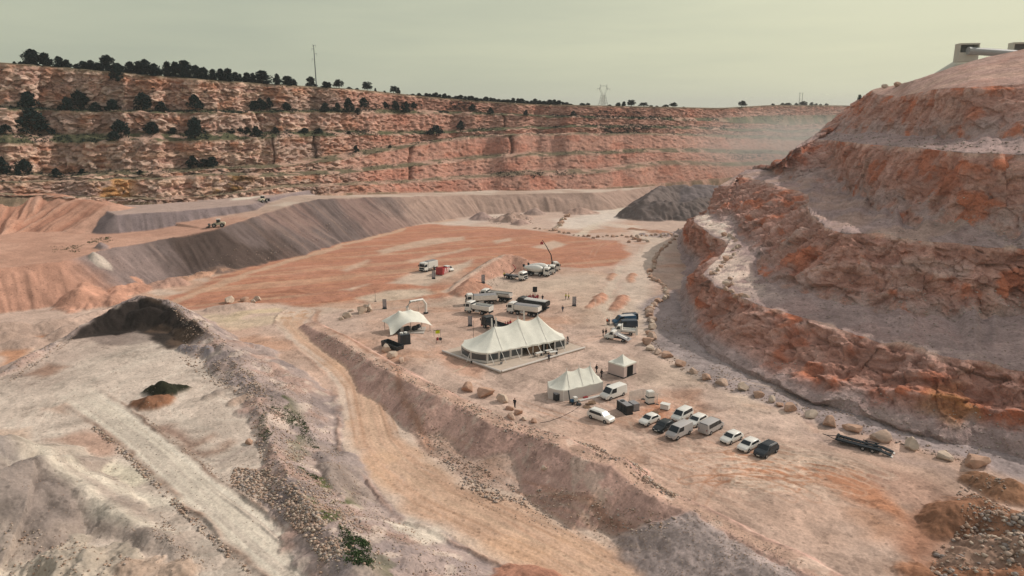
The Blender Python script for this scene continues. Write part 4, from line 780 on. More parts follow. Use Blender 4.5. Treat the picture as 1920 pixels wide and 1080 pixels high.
car('parked_car', 'dark grey SUV with silver roof rails at the end of the parked row', 'car', pose((1436, 861), (1455, 849.5), 'L', .84), 'charcoal', 4.5, 1.86, 1.68, 'suv', roof='pale')
car('panel_van', 'white panel van backed up beside the white tent, nose to the lower left', 'van', pose((1146, 750.5), (1168, 742.5), 'L', .95), 'white', 5.3, 1.98, 2.1, 'panel', bumper='black')
GV = 'vans and light trucks by the boulder row'
car('pickup_truck', 'dark blue pickup at the back of the group beside the boulder row', 'pickup', pose((1166, 604), (1192, 602), 'L', .85), 'navy', 5.0, 1.86, 1.85, 'van', GV)
bv = car('crew_van', 'mid-blue van with a pale roof and small white lettering on its side', 'van', pose((1155, 610), (1190, 608), 'L', .95), 'blue', 5.6, 1.98, 2.1, 'panel', GV, bumper='navy')
m = MB()
for k in range(8): m.box(.5-k*.17, .5-k*.17+.10, .975, .985, 1.38, 1.52); m.box(.5-k*.17+.02, .5-k*.17+.05, .975, .987, 1.30 if k % 3 == 0 else 1.38, 1.52)
m.build('lettering', 'white', bv); MB().box(-2.4, 1.0, -.82, .82, 2.09, 2.125, (.1, .1, .1)).build('roof_panel', 'pale', bv)
car('crew_van', 'navy van between the mid-blue van and the white dropside truck', 'van', pose((1159, 618), (1192, 617), 'L', .95), 'navy', 5.3, 1.96, 2.05, 'panel', GV)
# ------------------------------------------------------------------ lorries
def lorry(label, place, kind, axles, L, cab='white', body='white', group='tipper lorries on show behind the big tent', hh=2.9, name='tipper_lorry', cat='lorry'):
    loc, rz = place; o = thing(name, label, cat, loc, rz, group); f = L/2; w = 1.22; cl = 1.85
    prof = [(f-cl, .75), (f-.05, .62), (f, .95), (f-.02, 1.7), (f-.16, hh-.28), (f-.45, hh), (f-cl+.1, hh+.02), (f-cl, hh-.1)]
    MB().prism(prof, -w, w).build('cab', cab, o, .06, True)
    MB().slab([(f-.015, -w*.88, 1.72), (f-.015, w*.88, 1.72), (f-.13, w*.84, hh-.34), (f-.13, -w*.84, hh-.34)], .02).build('windscreen', 'glass', o)
    MB().box(f-.06, f+.05, -w*.8, w*.8, .98, 1.5).build('grille', 'chassis', o, .02)
    MB().box(f-.32, f+.12, -w, w, .42, .82, (.06, 0, 0)).build('bumper', 'chassis' if cab != 'black' else 'dred', o, .04)
    for s in (-1, 1):
        q = [(f-1.35, s*(w+.004), 1.72), (f-.30, s*(w+.004), 1.66), (f-.34, s*(w+.004), hh-.5), (f-1.35, s*(w+.004), hh-.42)]
        MB().slab(q[::(-1 if s > 0 else 1)][::-1] if s > 0 else q[::-1], .015).build('side_window', 'glass', o)
        MB().box(f-.10, f+.10, s*(w+.02), s*(w+.22), 1.75, 2.35).build('mirror', 'chassis', o, .03)
        MB().box(f-.02, f+.135, s*w*.72-.18, s*w*.72+.18, .66, .86).build('headlight', 'lamp', o, .02)
    MB().box(-f+.15, f-.4, -.42, .42, .72, 1.0).box(-f+.15, -f+.3, -1.1, 1.1, .6, .95).build('chassis', 'chassis', o)
    for s in (-1, 1): MB().box(-.9+f*.1, .35+f*.1, s*.75-.32, s*.75+.32, .55, 1.05).build('fuel_tank', 'pale', o, .06)
    ax = [f-a for a in axles]
    wheels(o, ax, w-.02, .52, .32, [a for a in ax if a < 0])
    x1 = f-cl-.12; x0 = -f
    if kind in ('tub', 'halfpipe', 'tarp'):
        z0 = 1.12; z1 = 2.35 if kind != 'tarp' else 2.5
        n = 9; R_ = []
        rnd = kind == 'halfpipe'
        def sec(x, inset=0.0):
            if rnd: return [(x, (w-inset)*math.cos(math.pi*k/(n-1)), z1-inset*0-(z1-z0-inset)*math.sin(math.pi*k/(n-1))**.7) for k in range(n)]
            return [(x, yy, zz) for yy, zz in ((w-inset, z1), (w-inset, z0+.55), (w*.92-inset, z0+.18+inset), (w*.7-inset, z0+inset), (0, z0+inset), (-w*.7+inset, z0+inset), (-w*.92+inset, z0+.18+inset), (-w+inset, z0+.55), (-w+inset, z1))]
        rr = .35 if kind != 'tub' else .12
        outer = [sec(x0+rr), sec(x1)]; inner = [sec(x1-.08, .07), sec(x0+rr+.08, .07)]
        if rr > .2: outer = [[(x, a, b) for (x, a, b) in [(q[0], q[1]*.96, max(q[2], z0+.3)) for q in sec(x0)]]]+outer
        b = MB(); b.rings(outer+inner, False); nn = len(outer[0])
        V = outer[0]; b.add(outer[0], [tuple(range(nn))]); b.add(inner[-1], [tuple(range(nn))]); b.add(outer[-1], [tuple(range(nn-1, -1, -1))]); b.add(inner[0], [tuple(range(nn))])
        bo = b.build('tipper_body', body, o, smooth=True)
        m = MB()
        for s in (-1, 1): m.box(x0+rr-.05, x1+.02, s*w-.05, s*w+.05, z1-.06, z1+.06)
        m.build('top_rail', 'chassis' if kind == 'halfpipe' else body, bo, .01)
        MB().box(x1-.05, x1+.08, -w*.98, w*.98, z0, z1+.35).build('headboard', 'chassis', bo, .02)
        m = MB()
        for s in (-1, 1):
            for t in (.2, .5, .8): m.box(x0+(x1-x0)*t-.05, x0+(x1-x0)*t+.05, s*(w+.015)-.03, s*(w+.015)+.03, z0+.5, z1-.06)
        if kind == 'tub': m.build('side_rib', body, bo)
        if kind == 'tarp':
            R_ = [[(x, w*.98*math.cos(t), z1+.05+.22*math.sin(t)) for t in [math.pi*k/8 for k in range(9)]] for x in (x0+.3, x1)]
            MB().rings(R_).build('tarpaulin', 'pale' if body == 'black' else 'grey', bo, smooth=True)
        if kind == 'tub': MB().box(x0+.3, x1-.2, -w+.12, w-.12, z0+.55, z0+.8).build('load', 'grey', bo)
    elif kind == 'drop':
        MB().box(x0, x1, -w, w, 1.08, 1.22).build('load_bed', body, o)
        for s in (-1, 1): MB().box(x0, x1, s*w-.03, s*w+.03, 1.2, 1.85).build('side_board', body, o, .01)
        MB().box(x0-.03, x0+.03, -w, w, 1.2, 1.85).build('tailboard', body, o, .01); MB().box(x1-.03, x1+.05, -w, w, 1.2, 2.4).build('headboard', 'chassis', o, .01)
    elif kind == 'mixer':
        R_ = []
        for i in range(15):
            t = i/14; x = x1-.35-(x1-.35-x0-.25)*t; zc = 2.0+.42*t; r = [.45, .8, 1.0, 1.1, 1.16, 1.18, 1.17, 1.13, 1.06, .98, .88, .77, .65, .54, .45][i]
            R_.append([(x+.18*math.sin(a)*r, r*math.cos(a), zc+r*math.sin(a)) for a in [2*math.pi*k/20 for k in range(20)]])
        d = MB().rings(R_).build('mixing_drum', body, o, smooth=True)
        MB().box(x1-.3, x1-.05, -.5, .5, 1.0, 2.6).build('drum_mount', 'chassis', o, .03)
        MB().prism([(x0-.05, 2.5), (x0+.5, 2.6), (x0+.35, 3.25), (x0-.2, 3.3)], -.45, .45).build('hopper', 'chassis', o, .03)
        MB().prism([(x0+.2, 1.0), (x0-.45, .9), (x0-.45, 1.05), (x0+.1, 1.7)], -.22, .22).build('chute', 'pale', o, .02)
        for s in (-1, 1): MB().tube([(x0+.15, s*.75, 1.0), (x0+.3, s*.5, 2.35)], .06, 6).build('drum_stay', 'chassis', o)
    elif kind == 'hook':
        MB().box(x0+.1, x1-.1, -.35, .35, 1.05, 1.3).build('arm_frame', 'grey', o, .02)
        a = MB().tube([(x0+1.5, 0, 1.2), (x0+3.0, 0, 2.3), (x0+3.7, 0, 3.25)], .14, 8).build('hook_arm', 'chassis', o, smooth=True)
        MB().tube([(x0+3.7, 0, 3.2), (x0+3.55, 0, 3.7), (x0+2.7, 0, 4.45)], [.15, .14, .09], 8).build('hook', 'red', a, smooth=True)
        for s in (-1, 1): MB().box(x0, x1, s*.95-.25, s*.95+.25, 1.04, 1.12).build('mudguard', 'chassis', o)
    elif kind == 'crane':
        MB().box(x0, x1-.9, -w, w, 1.1, 1.95).build('load_bed', 'pale', o, .03)
        t = MB().tube([(x1-.35, 0, 1.0), (x1-.35, 0, 3.0)], [.4, .26], 10).build('crane_mast', 'chassis', o, smooth=True)
        b = MB().tube([(x1-.35, 0, 2.9), (x1-.75, 0, 5.2)], [.2, .17], 8).tube([(x1-.75, 0, 5.2), (x1-2.2, .1, 7.9), (x1-3.6, .2, 10.1)], [.16, .13, .08], 8).build('boom', 'chassis', o, smooth=True)
        g = MB().tube([(x1-3.6, .2, 10.1), (x1-3.75, .2, 9.5)], .05, 6).box(x1-4.25, x1-3.3, -.25, .65, 8.75, 9.5, (.2, .2, .2)).build('grapple', 'red', b, .05)
    elif kind == 'box':
        MB().box(x0, x1, -w, w, 1.05, 3.05).build('box_body', body, o, .04)
        MB().box(x0-.7, x0+.02, -w-.02, -w+.04, 1.2, 2.9).build('door', 'chassis', o)
        MB().box(x0+.3, x1-.4, -w*.7, w*.7, 3.03, 3.2).build('roof_unit', 'grey', o, .03)
    return o
lorry('white four-axle tipper with a grey cover over its body, right behind the big tent', pose((961, 589.4), (997.3, 594.5), 'L', 1.2), 'tarp', (1.3, 2.9, 6.1, 7.4), 8.5)
lorry('black tipper with a pale cover, parked behind the white four-axle tipper', pose((972, 578), (1020, 585.5), 'L', 1.2), 'tarp', (1.3, 2.9, 6.0, 7.3), 8.5, 'black', 'black')
lorry('white two-axle tipper with an open ribbed body, front row at the left', pose((882.5, 588.5), (906, 591.5), 'L', 1.2), 'tub', (1.3, 5.0), 7.2)
lorry('white tipper with straight sides between the two-axle tipper and the round-bodied one', pose((885, 573.5), (923, 571.5), 'L', 1.2), 'tarp', (1.3, 5.4, 6.7), 8.3)
lorry('white tipper with a rounded grey tub body, back row at the left', pose((906, 563), (949, 568), 'L', 1.2), 'halfpipe', (1.3, 2.9, 6.0, 7.3), 8.6, 'white', 'pale')
lorry('black dropside lorry with an empty open bed, nearest the big tent', pose((906, 615), (936, 626), 'L', 1.2), 'drop', (1.3, 5.2), 7.6, 'black', 'charcoal')
GM = 'concrete and loading lorries by the earth ramp'
lorry('white concrete mixer in front of its twin, facing right', pose((1020.5, 519), (988, 517), 'R', 1.2), 'mixer', (1.3, 3.0, 5.8, 7.2), 8.6, 'white', 'white', GM, 2.8, 'mixer_lorry')
lorry('second white concrete mixer, half hidden behind its twin', pose((1030.5, 515), (999, 511.5), 'R', 1.2), 'mixer', (1.3, 3.0, 5.8, 7.2), 8.6, 'white', 'white', GM, 2.8, 'mixer_lorry')
lorry('white crane lorry with a tall dark boom raised over the mixers', pose((1042.6, 509), (1010, 505), 'R', 1.2), 'crane', (1.3, 3.0, 6.2), 8.4, 'white', 'white', GM, 2.9, 'crane_lorry')
lorry('white hook-lift lorry without a container, red arm raised', pose((974.7, 527), (950, 523), 'R', 1.2), 'hook', (1.3, 4.6, 5.9), 7.4, 'white', 'white', GM, 2.7, 'hook_lift_lorry')
lorry('tall white box lorry standing alone on the pale patch beside the red skip', pose((802, 510), (816, 506.5), 'L', 1.2), 'box', (1.3, 5.2), 6.4, 'white', 'white', None, 3.0, 'box_lorry')
def light_truck(label, place, tilt):
    loc, rz = place; o = thing('flatbed_truck', label, 'truck', loc, rz, GV); f = 2.8; w = .98
    MB().prism([(f-2.3, .5), (f-.05, .45), (f, .8), (f-.25, 1.1), (f-.85, 1.25), (f-1.5, 2.1), (f-2.2, 2.12), (f-2.3, 2.0)], -w, w).build('cab', 'white', o, .06, True)
    MB().slab([(f-.86, -w*.85, 1.28), (f-.86, w*.85, 1.28), (f-1.45, w*.78, 2.04), (f-1.45, -w*.78, 2.04)], .03).build('windscreen', 'glass', o)
    for s in (-1, 1):
        MB().box(f-2.1, f-1.15, s*(w+.005)-.01, s*(w+.005)+.01, 1.3, 1.95, (.4, 0, 0)).build('side_window', 'glass', o)
        MB().box(f-.2, f-.0, s*.7-.15, s*.7+.15, .75, .95).build('headlight', 'lamp', o, .02)
    MB().box(f-.1, f+.06, -w*.95, w*.95, .35, .62).build('bumper', 'chassis', o, .03)
    MB().box(-2.7, f-2, -.4, .4, .5, .75).build('chassis', 'chassis', o)
    wheels(o, (f-.85, -1.7), w-.01, .36, .24, (-1.7,))
    if tilt:
        b = MB().prism([(.3, 1.55), (.42, 1.65), (-2.9, .62), (-3.0, .5)], -1.05, 1.05).build('tilting_bed', 'grey', o)
        MB().prism([(-.2, 1.5), (-.2, 1.53), (-2.3, .86), (-2.3, .82)], -.28, .28).build('ramp_board', 'white', b)
        MB().tube([(-.2, 0, .7), (.2, 0, 1.45)], .09, 6).build('lifting_ram', 'red', o)
    else:
        MB().box(-2.9, .35, -1.05, 1.05, .82, .92).build('load_bed', 'pale', o)
        for s in (-1, 1): MB().box(-2.9, .35, s*1.05-.03, s*1.05+.03, .9, 1.3).build('side_board', 'white', o, .01)
        MB().box(.3, .4, -1.0, 1.0, .9, 2.3).build('headboard', 'white', o, .01); MB().box(-2.93, -2.87, -1.05, 1.05, .9, 1.3).build('tailboard', 'white', o, .01)
    return o
light_truck('white dropside truck between the navy van and the truck with a tilted bed', pose((1152, 627), (1184, 629.5), 'L', .95), False)
light_truck('white recovery truck with its grey bed tilted down to the ground', pose((1142, 637.5), (1166, 642), 'L', .95), True)
# car trailer
loc, rz = pose((1600, 840), (1632, 848.5), 'L', 1.0)
o = thing('car_trailer', 'long dark twin-axle car trailer standing empty by the boulder row', 'trailer', loc, rz)
for s in (-1, 1): MB().prism([(4.0, .62), (3.9, .78), (-.2, .66), (-2.6, .62), (-4.0, .28), (-4.0, .2), (-2.4, .48), (3.8, .5)], s*.72-.30, s*.72+.30).build('wheel_track', 'trailer', o, .02)
m = MB()
for i in range(12): m.box(3.5-i*.6, 3.62-i*.6, -.45, .45, .50-(.0 if i < 9 else .08*(i-8)), .58-(.0 if i < 9 else .08*(i-8)))
m.build('cross_member', 'chassis', o); MB().box(-2.4, 3.8, -.43, .43, .40, .46).build('floor_plate', 'trailer', o)
MB().tube([(4.0, -.7, .55), (5.4, 0, .55), (4.0, .7, .55)], .06, 6).tube([(5.2, 0, .55), (6.0, 0, .6)], .06, 6).build('drawbar', 'chassis', o)
MB().box(3.6, 3.9, -.5, .5, .7, 1.15).build('winch', 'chassis', o, .04)
for s in (-1, 1):
    MB().box(-1.9, .4, s*1.16-.14, s*1.16+.14, .72, .80).build('mudguard', 'trailer', o, .02)
    MB().prism([(-2.4, .5), (-4.2, .06), (-4.2, .02), (-2.6, .38)], s*.72-.28, s*.72+.28).build('loading_ramp', 'pale', o)
wheels(o, (-.1, -1.45), 1.22, .34, .22)
# wheel loaders on the tipped terrace
def loader(label, px, py, rz, s=1.0):
    x, y, z = spot(px, py); o = thing('wheel_loader', label, 'wheel loader', (x, y, z), rz, 'wheel loaders working on the upper terrace', (s, s, s))
    MB().prism([(-3.3, 1.0), (-.4, .9), (-.4, 1.9), (-1.2, 2.15), (-3.2, 2.05)], -.95, .95).build('engine_body', 'cream', o, .08, True)
    MB().prism([(-.5, .8), (1.6, .8), (1.7, 1.5), (.9, 1.9), (-.5, 1.9)], -.55, .55).build('front_frame', 'cream', o, .05)
    c = MB().prism([(-1.3, 1.9), (.25, 1.9), (.15, 3.25), (-1.15, 3.25)], -.75, .75).build('cab', 'glass', o, .04); MB().box(-1.35, .3, -.85, .85, 3.24, 3.42).build('cab_roof', 'white', c, .04)
    for s_ in (-1, 1): MB().tube([(.7, s_*.45, 1.8), (2.2, s_*.45, 1.2), (3.2, s_*.45, .6)], .14, 8).build('lift_arm', 'cream', o)
    MB().prism([(3.0, .15), (4.5, .1), (4.5, .18), (3.5, .35), (3.3, .9), (3.6, 1.5), (3.4, 1.55), (3.0, .9)], -1.5, 1.5).build('bucket', 'black', o)
    wheels(o, (-2.0, 1.25), 1.35, .85, .6)
    return o
loader('cream wheel loader with its black bucket lowered, on the edge of the grey tip', 408, 426, R(192), .8)
loader('far wheel loader beside the pale heap at the top of the ramp', 494, 379, R(70), .75)
# ------------------------------------------------------------------ tents, camp equipment, signs
AX = np.array([.86, .51]); AX = AX/np.linalg.norm(AX); AN = np.array([-AX[1], AX[0]]); TENT_RZ = math.atan2(AX[1], AX[0])
def marquee(name, label, corner, outline, peaks, eave, mats, cut, group=None):
    x0, y0 = float(corner[0]), float(corner[1]); z0 = gz(x0+3, y0+3)
    o = thing(name, label, 'tent', (x0, y0, z0), TENT_RZ, group)
    ol = [np.array(p, float) for p in outline]; n = len(ol); per = []; post = []
    for i in range(n):
        a, b = ol[i], ol[(i+1) % n]; L = np.linalg.norm(b-a); k = max(1, round(L/2.9))
        for j in range(k):
            post.append(a+(b-a)*j/k)
            for q in range(6): per.append((a+(b-a)*(j+q/6)/k, math.sin(math.pi*q/6)))
    yc = peaks[0][1]; pk = sorted(peaks)
    def ridge(s):
        if s <= pk[0][0]: return pk[0][2]
        if s >= pk[-1][0]: return pk[-1][2]
        for a, b in zip(pk[:-1], pk[1:]):
            if a[0] <= s <= b[0]:
                t = (s-a[0])/(b[0]-a[0]); return a[2]+(b[2]-a[2])*t-(.20*(1-abs(2*t-1)**1.8))*(min(a[2], b[2])-eave)*cut
    rows = []; NR = 16
    for i in range(NR+1):
        t = i/NR; ring_ = []
        for p, sc_ in per:
            s = min(max(p[0], pk[0][0]), pk[-1][0]); zr = ridge(s)
            near = min(abs(s-q[0]) for q in pk); ex = 1.18+.24*math.exp(-(near/.8)**2)
            z = eave+(zr-eave)*(1-t)**ex - .16*sc_*t**6
            ring_.append((s+(p[0]-s)*t, yc+(p[1]-yc)*t, z))
        rows.append(ring_)
    m = MB(); m.rings(rows, True); m.f = m.f[:-2]; c = m.build('canopy', mats[0], o, smooth='all')
    v = MB()
    ring_a = [(p[0], p[1], eave-.16*s_) for p, s_ in per]; ring_b = [(p[0]*1.0+(p[0]-9)*.004, p[1]+(p[1]-5)*.006, eave-.16*s_-.28-.06*s_) for p, s_ in per]
    v.rings([ring_a, ring_b], True); v.f = v.f[:-2]; v.build('valance', mats[0], c, smooth=True)
    for a in pk: MB().tube([(a[0], yc, a[2]-.3), (a[0], yc, a[2]+.55)], [.10, .05], 8).build('king_pole_tip', 'white', o)
    for a in pk:
        for sgn in (0, 1):
            yy = [q for q in per if abs(q[0][0]-a[0]) < 1.0 and (q[0][1] < yc) == (sgn == 0)]
            if yy:
                e = yy[0][0]; MB().tube([(a[0]+(e[0]-a[0])*t, yc+(e[1]-yc)*t, eave+(a[2]-eave)*(1-t)**1.42+.05) for t in [k/8 for k in range(9)]], .035, 5).build('seam_rope', 'pale', c)
    return o, ol, post, z0
F0 = U(913.8, 683.8, 0)[:2]
o, ol, post, z0 = marquee('marquee', 'largest cream pole tent with three peaks and dark window walls on a pale deck', F0, [(0, 0), (19, 0), (20.4, 3), (20.4, 7.2), (19, 10), (0, 10), (-2.2, 7.2), (-2.2, 3)], [(4.5, 5, 6.0), (10.2, 5, 6.9), (15.2, 5, 6.75)], 2.45, ('canvas', 'canvas2'), 1)
for i, p in enumerate(post):
    MB().tube([(p[0], p[1], .2), (p[0], p[1], 2.4)], .07, 8).build('side_pole', 'white', o)
    q = post[(i+1) % len(post)]; d = (q-p)/np.linalg.norm(q-p)
    a = p+d*.12; b = q-d*.12
    opening = (p[1] < .01 and q[1] < .01 and 9.0 < (p[0]+q[0])/2 < 15.5)
    if opening: continue
    wl = MB().slab([(a[0], a[1], .25), (b[0], b[1], .25), (b[0], b[1], 2.2), (a[0], a[1], 2.2)], .03).build('wall_panel', 'canvas2', o)
    nn = np.array([d[1], -d[0]])*.035; a2 = a+d*.12+nn; b2 = b-d*.12+nn
    MB().slab([(a2[0], a2[1], .72), (b2[0], b2[1], .72), (b2[0], b2[1], 2.05), (a2[0], a2[1], 2.05)][::-1], .02).build('window', 'clear', wl)
for (s, yy) in ((0.5, 0), (3.2, 0), (6.6, 0), (9.2, 0), (12, 0), (14.6, 0), (17.6, 0), (-1.9, 3.4), (20.2, 3.2)):
    MB().tube([(s, yy, 2.35), (s+.35 if yy == 0 else s-1.2*(s < 0)+1.2*(s > 0), yy-1.5 if yy == 0 else yy-.3, .15)], .05, 6).build('guy_pole', 'white', o)
MB().box(10.0, 15.0, .6, .75, .22, 2.3).build('inner_wall', 'wood', o); MB().box(13.4, 14.6, .5, .62, .22, 2.1).build('doorway', 'dark', o)
# deck under the big tent with its pale kerb beams
dk = [U(829.4, 658.8, .2)[:2], U(938.8, 697.8, .2)[:2], U(1096.6, 652.5, .2)[:2], U(985, 616, .2)[:2]]
m = MB(); zd = z0+.16; m.add([(float(p[0]), float(p[1]), zz) for zz in (zd-.35, zd) for p in dk], [(3, 2, 1, 0), (4, 5, 6, 7), (0, 1, 5, 4), (1, 2, 6, 5), (2, 3, 7, 6), (3, 0, 4, 7)])
tag(m.build('deck', 'deckfloor'), 'low pale deck spread under the largest tent', 'deck')
def beam(a, b, label):
    a = np.array(a, float); b = np.array(b, float); c = (a+b)/2; d = b-a; L = float(np.hypot(*d))/2
    t = MB().rings([[(x, .22*math.cos(q)*(1.0), .22+.22*math.sin(q)) for q in [2*math.pi*k/10 for k in range(10)]] for x in np.linspace(-L, L, 14)]).build('kerb_beam', 'canvas2', None, smooth=True)
    t.location = (float(c[0]), float(c[1]), zd-.12); t.rotation_euler = (0, 0, math.atan2(d[1], d[0])); tag(t, label, 'barrier', 'pale padded beams round the deck of the big tent'); return t
mid = dk[0]*.47+dk[1]*.53; dv = (dk[1]-dk[0])/np.linalg.norm(dk[1]-dk[0])
beam(dk[0], mid-dv*.25, 'pale padded beam along the deck edge, from its left corner to the black cable box'); beam(mid+dv*.25, dk[1], 'pale padded beam at the deck corner nearest the viewer'); beam(dk[1]+np.array([.2, .1]), dk[2], 'long pale beam in front of the big tent, running up to the right')
cb = MB().box(-.3, .3, -.2, .2, 0, .3, (.05, .05, .05)).build('cable_box', 'dark'); cb.location = (float(mid[0]), float(mid[1]), zd-.15); tag(cb, 'black cable box between the two beams at the front of the deck', 'box')
def local(s, t): p = F0+AX*s+AN*t; return float(p[0]), float(p[1])
def table(s, t, label, rz=0):
    x, y = local(s, t); k = thing('table', label, 'table', (x, y, zd+.01), TENT_RZ+rz, 'tables at the open side of the big tent')
    MB().box(-.9, .9, -.4, .4, .72, .77).build('tabletop', 'white', k, .01)
    for a in (-.8, .8):
        for b in (-.32, .32): MB().tube([(a, b, 0), (a, b, .72)], .025, 6).build('leg', 'chassis', k)
table(11.6, -1.3, 'white table farther left outside the big tent', R(8)); table(14.2, -1.0, 'white table nearer the doorway of the big tent'); table(14.4, -2.3, 'white table closest to the long pale beam', R(-6))
def chair(s, t, rz, label):
    x, y = local(s, t); k = thing('chair', label, 'chair', (x, y, zd+.01), TENT_RZ+rz, 'dark chairs by the tables')
    MB().box(-.22, .22, -.22, .22, .42, .47).build('seat', 'charcoal', k, .01); MB().box(-.22, -.17, -.22, .22, .47, .9).build('backrest', 'charcoal', k, .01)
    for a in (-.2, .2):
        for b in (-.2, .2): MB().tube([(a, b, 0), (a, b, .42)], .02, 5).build('leg', 'chassis', k)
for i, (s, t, a, l) in enumerate(((10.3, -1.4, 0, 'dark chair at the left end of the row by the tent tables'), (11.4, -2.2, 90, 'dark chair in front of the left white table'), (12.8, -1.6, 180, 'dark chair between the left and middle tables'), (13.0, -2.8, 30, 'dark chair standing towards the long beam, left of the last table'), (15.8, -1.4, 180, 'dark chair at the doorway end of the tables'), (14.6, -3.1, 90, 'dark chair nearest the long pale beam'))): chair(s, t, R(a), l)
# second tent
G0 = U(1056, 752.5, 0)[:2]
o, ol, post, _ = marquee('marquee', 'smaller white tent with three peaks and closed walls beside the parked vans', G0, [(0, 0), (8.7, 0), (9.6, 2.4), (8.7, 5), (0, 5), (-1.4, 2.5)], [(2.4, 2.5, 4.55), (5.1, 2.5, 4.65), (7.6, 2.5, 4.6)], 2.15, ('canvas', 'canvas2'), .8)
for i, p in enumerate(post):
    q = post[(i+1) % len(post)]; d = (q-p)/np.linalg.norm(q-p); a = p+d*.03; b = q-d*.03
    MB().slab([(a[0], a[1], .02), (b[0], b[1], .02), (b[0], b[1], 1.96), (a[0], a[1], 1.96)], .04).build('wall_panel', 'canvas2', o)
    MB().tube([(p[0], p[1], 0), (p[0], p[1], 2.1)], .05, 6).build('side_pole', 'white', o)
# square pagoda tent
x, y = float(U(1166, 694, 0)[0]), float(U(1166, 694, 0)[1]); a1 = U(1167.5, 707.5, 0)[:2]; a2 = U(1138, 698, 0)[:2]; d = a1-a2
o = thing('pagoda_tent', 'small square tent with one pointed roof and a dark doorway', 'tent', (float((a1[0]+U(1164, 690, 0)[0])/2), float((a1[1]+137)/2), gz(x, y)), math.atan2(d[1], d[0]))
h = 1.95
def sq(h_, n=8):
    c = [(-h_, -h_), (h_, -h_), (h_, h_), (-h_, h_)]; return [(c[i][0]+(c[(i+1) % 4][0]-c[i][0])*j/n, c[i][1]+(c[(i+1) % 4][1]-c[i][1])*j/n) for i in range(4) for j in range(n)]
rows = [[(p[0], p[1], 2.45+1.5*(1-t)**1.6) for p in sq(h*max(t, .02))] for t in (0, .1, .22, .36, .5, .66, .83, 1)]+[[(p[0], p[1], 2.2) for p in sq(h*1.002)]]
m = MB().rings(rows); m.f = m.f[:-2]; m.build('canopy', 'canvas', o, smooth=True)
for i in range(4):
    for_ = [(-h, -h), (h, -h), (h, h), (-h, h)]; a, b = for_[i], for_[(i+1) % 4]; MB().tube([(a[0]*.97, a[1]*.97, 0), (a[0]*.97, a[1]*.97, 2.4)], .05, 6).build('corner_pole', 'pale', o)
    k = .985
    w_ = MB().slab([(a[0]*k, a[1]*k, .04), (b[0]*k, b[1]*k, .04), (b[0]*k, b[1]*k, 2.3), (a[0]*k, a[1]*k, 2.3)], .03).build('wall_panel', 'pinkwall', o)
MB().box(h*.985+.001, h*.985+.05, -1.0, .85, .05, 2.12).build('doorway', 'dark', o); MB().box(-h*1.03, h*1.03, -h*1.03, h*1.03, 0, .14).build('floor_frame', 'chassis', o)
# stretch tent on the left
tz = .1; cs = dict(L=U(726.7, 614, 2.0), FC=U(742, 628.5, 1.0), RT=U(803.5, 616.5, 1.7), BL=U(745, 601, 2.4), P=U(760.5, 597.8, 4.6), P2=U(782, 601, 3.6), P3=U(793, 603, 2.8))
base = U(763, 620, 0); o = thing('stretch_tent', 'cream stretch tent with swooping edges beside the dark container', 'tent', (float(base[0]), float(base[1]), gz(base[0], base[1])), 0)
rz_ = math.radians(28); NU, NV = 22, 16; rows = []
for i in range(NV+1):
    v = i/NV; rr = []
    for j in range(NU+1):
        u = j/NU; x = -5.0+10.4*u; y = -2.9+6.0*v
        edge = min(u, 1-u)*min(v, 1-v)
        x *= 1-.10*(4*v*(1-v)); y = y*(1-.10*(4*u*(1-u)))+.1
        z = 1.55+1.0*(4*u*(1-u))**.8*(.5+.5*v)+.4*v
        for (px_, py_, pz_, s_) in ((-1.4, 1.0, 2.1, 1.5), (1.6, 1.4, 1.5, 1.6), (3.6, 1.5, .9, 1.3), (.2, -1.8, .5, 1.6)): z += pz_*math.exp(-math.hypot(x-px_, y-py_)/s_)
        z -= .7*math.exp(-((u*7)**2+(v*4)**2)) + .9*math.exp(-(((u-.12)*6)**2+(v*5)**2)) + .5*math.exp(-(((1-u)*7)**2+(v*5)**2))
        X_ = x*math.cos(rz_)-y*math.sin(rz_); Y_ = x*math.sin(rz_)+y*math.cos(rz_); rr.append((X_, Y_, z))
    rows.append(rr)
m = MB().rings(rows, False); m.build('canopy', 'canvas', o, smooth=True)
for j, i in ((2, 1), (NU-1, 1), (NU-1, NV-1), (1, NV-1), (11, 1), (7, NV-3), (16, 1)): p = rows[i][j]; MB().tube([(p[0], p[1], -.1), (p[0], p[1], p[2]-.02)], .05, 6).build('tent_pole', 'chassis', o)
MB().box(-3.6, 4.2, -2.4, 2.6, -.2, .12).build('floor', 'deck', o)
fl = o.children[-1]; fl.rotation_euler = (0, 0, rz_)
for k, (u, v, s_, mt, lb) in enumerate(((-2.6, -1.3, .8, 'black', 'black equipment cart under the left edge of the stretch tent'), (-.2, -.5, 1.0, 'charcoal', 'dark seating bench in the middle of the stretch tent'), (1.6, -.9, .9, 'black', 'black equipment case towards the right of the stretch tent'), (3.0, .4, .7, 'charcoal', 'dark rack at the right edge of the stretch tent'))):
    X_ = u*math.cos(rz_)-v*math.sin(rz_); Y_ = u*math.sin(rz_)+v*math.cos(rz_)
    t = thing('equipment_case', lb, 'equipment', (o.location.x+X_, o.location.y+Y_, o.location.z+.13), rz_+.2*k, 'dark equipment under the stretch tent'); MB().box(-s_*.7, s_*.7, -.4, .4, .1, .75*s_+.2, (.06, .06, .06)).build('case', mt, t, .03); MB().box(-s_*.6, s_*.6, -.3, .3, .76*s_+.2, .86*s_+.2).build('lid', 'chassis', t, .02); MB().box(-s_*.6, s_*.6, -.3, .3, 0, .1).build('base', 'rubber', t)
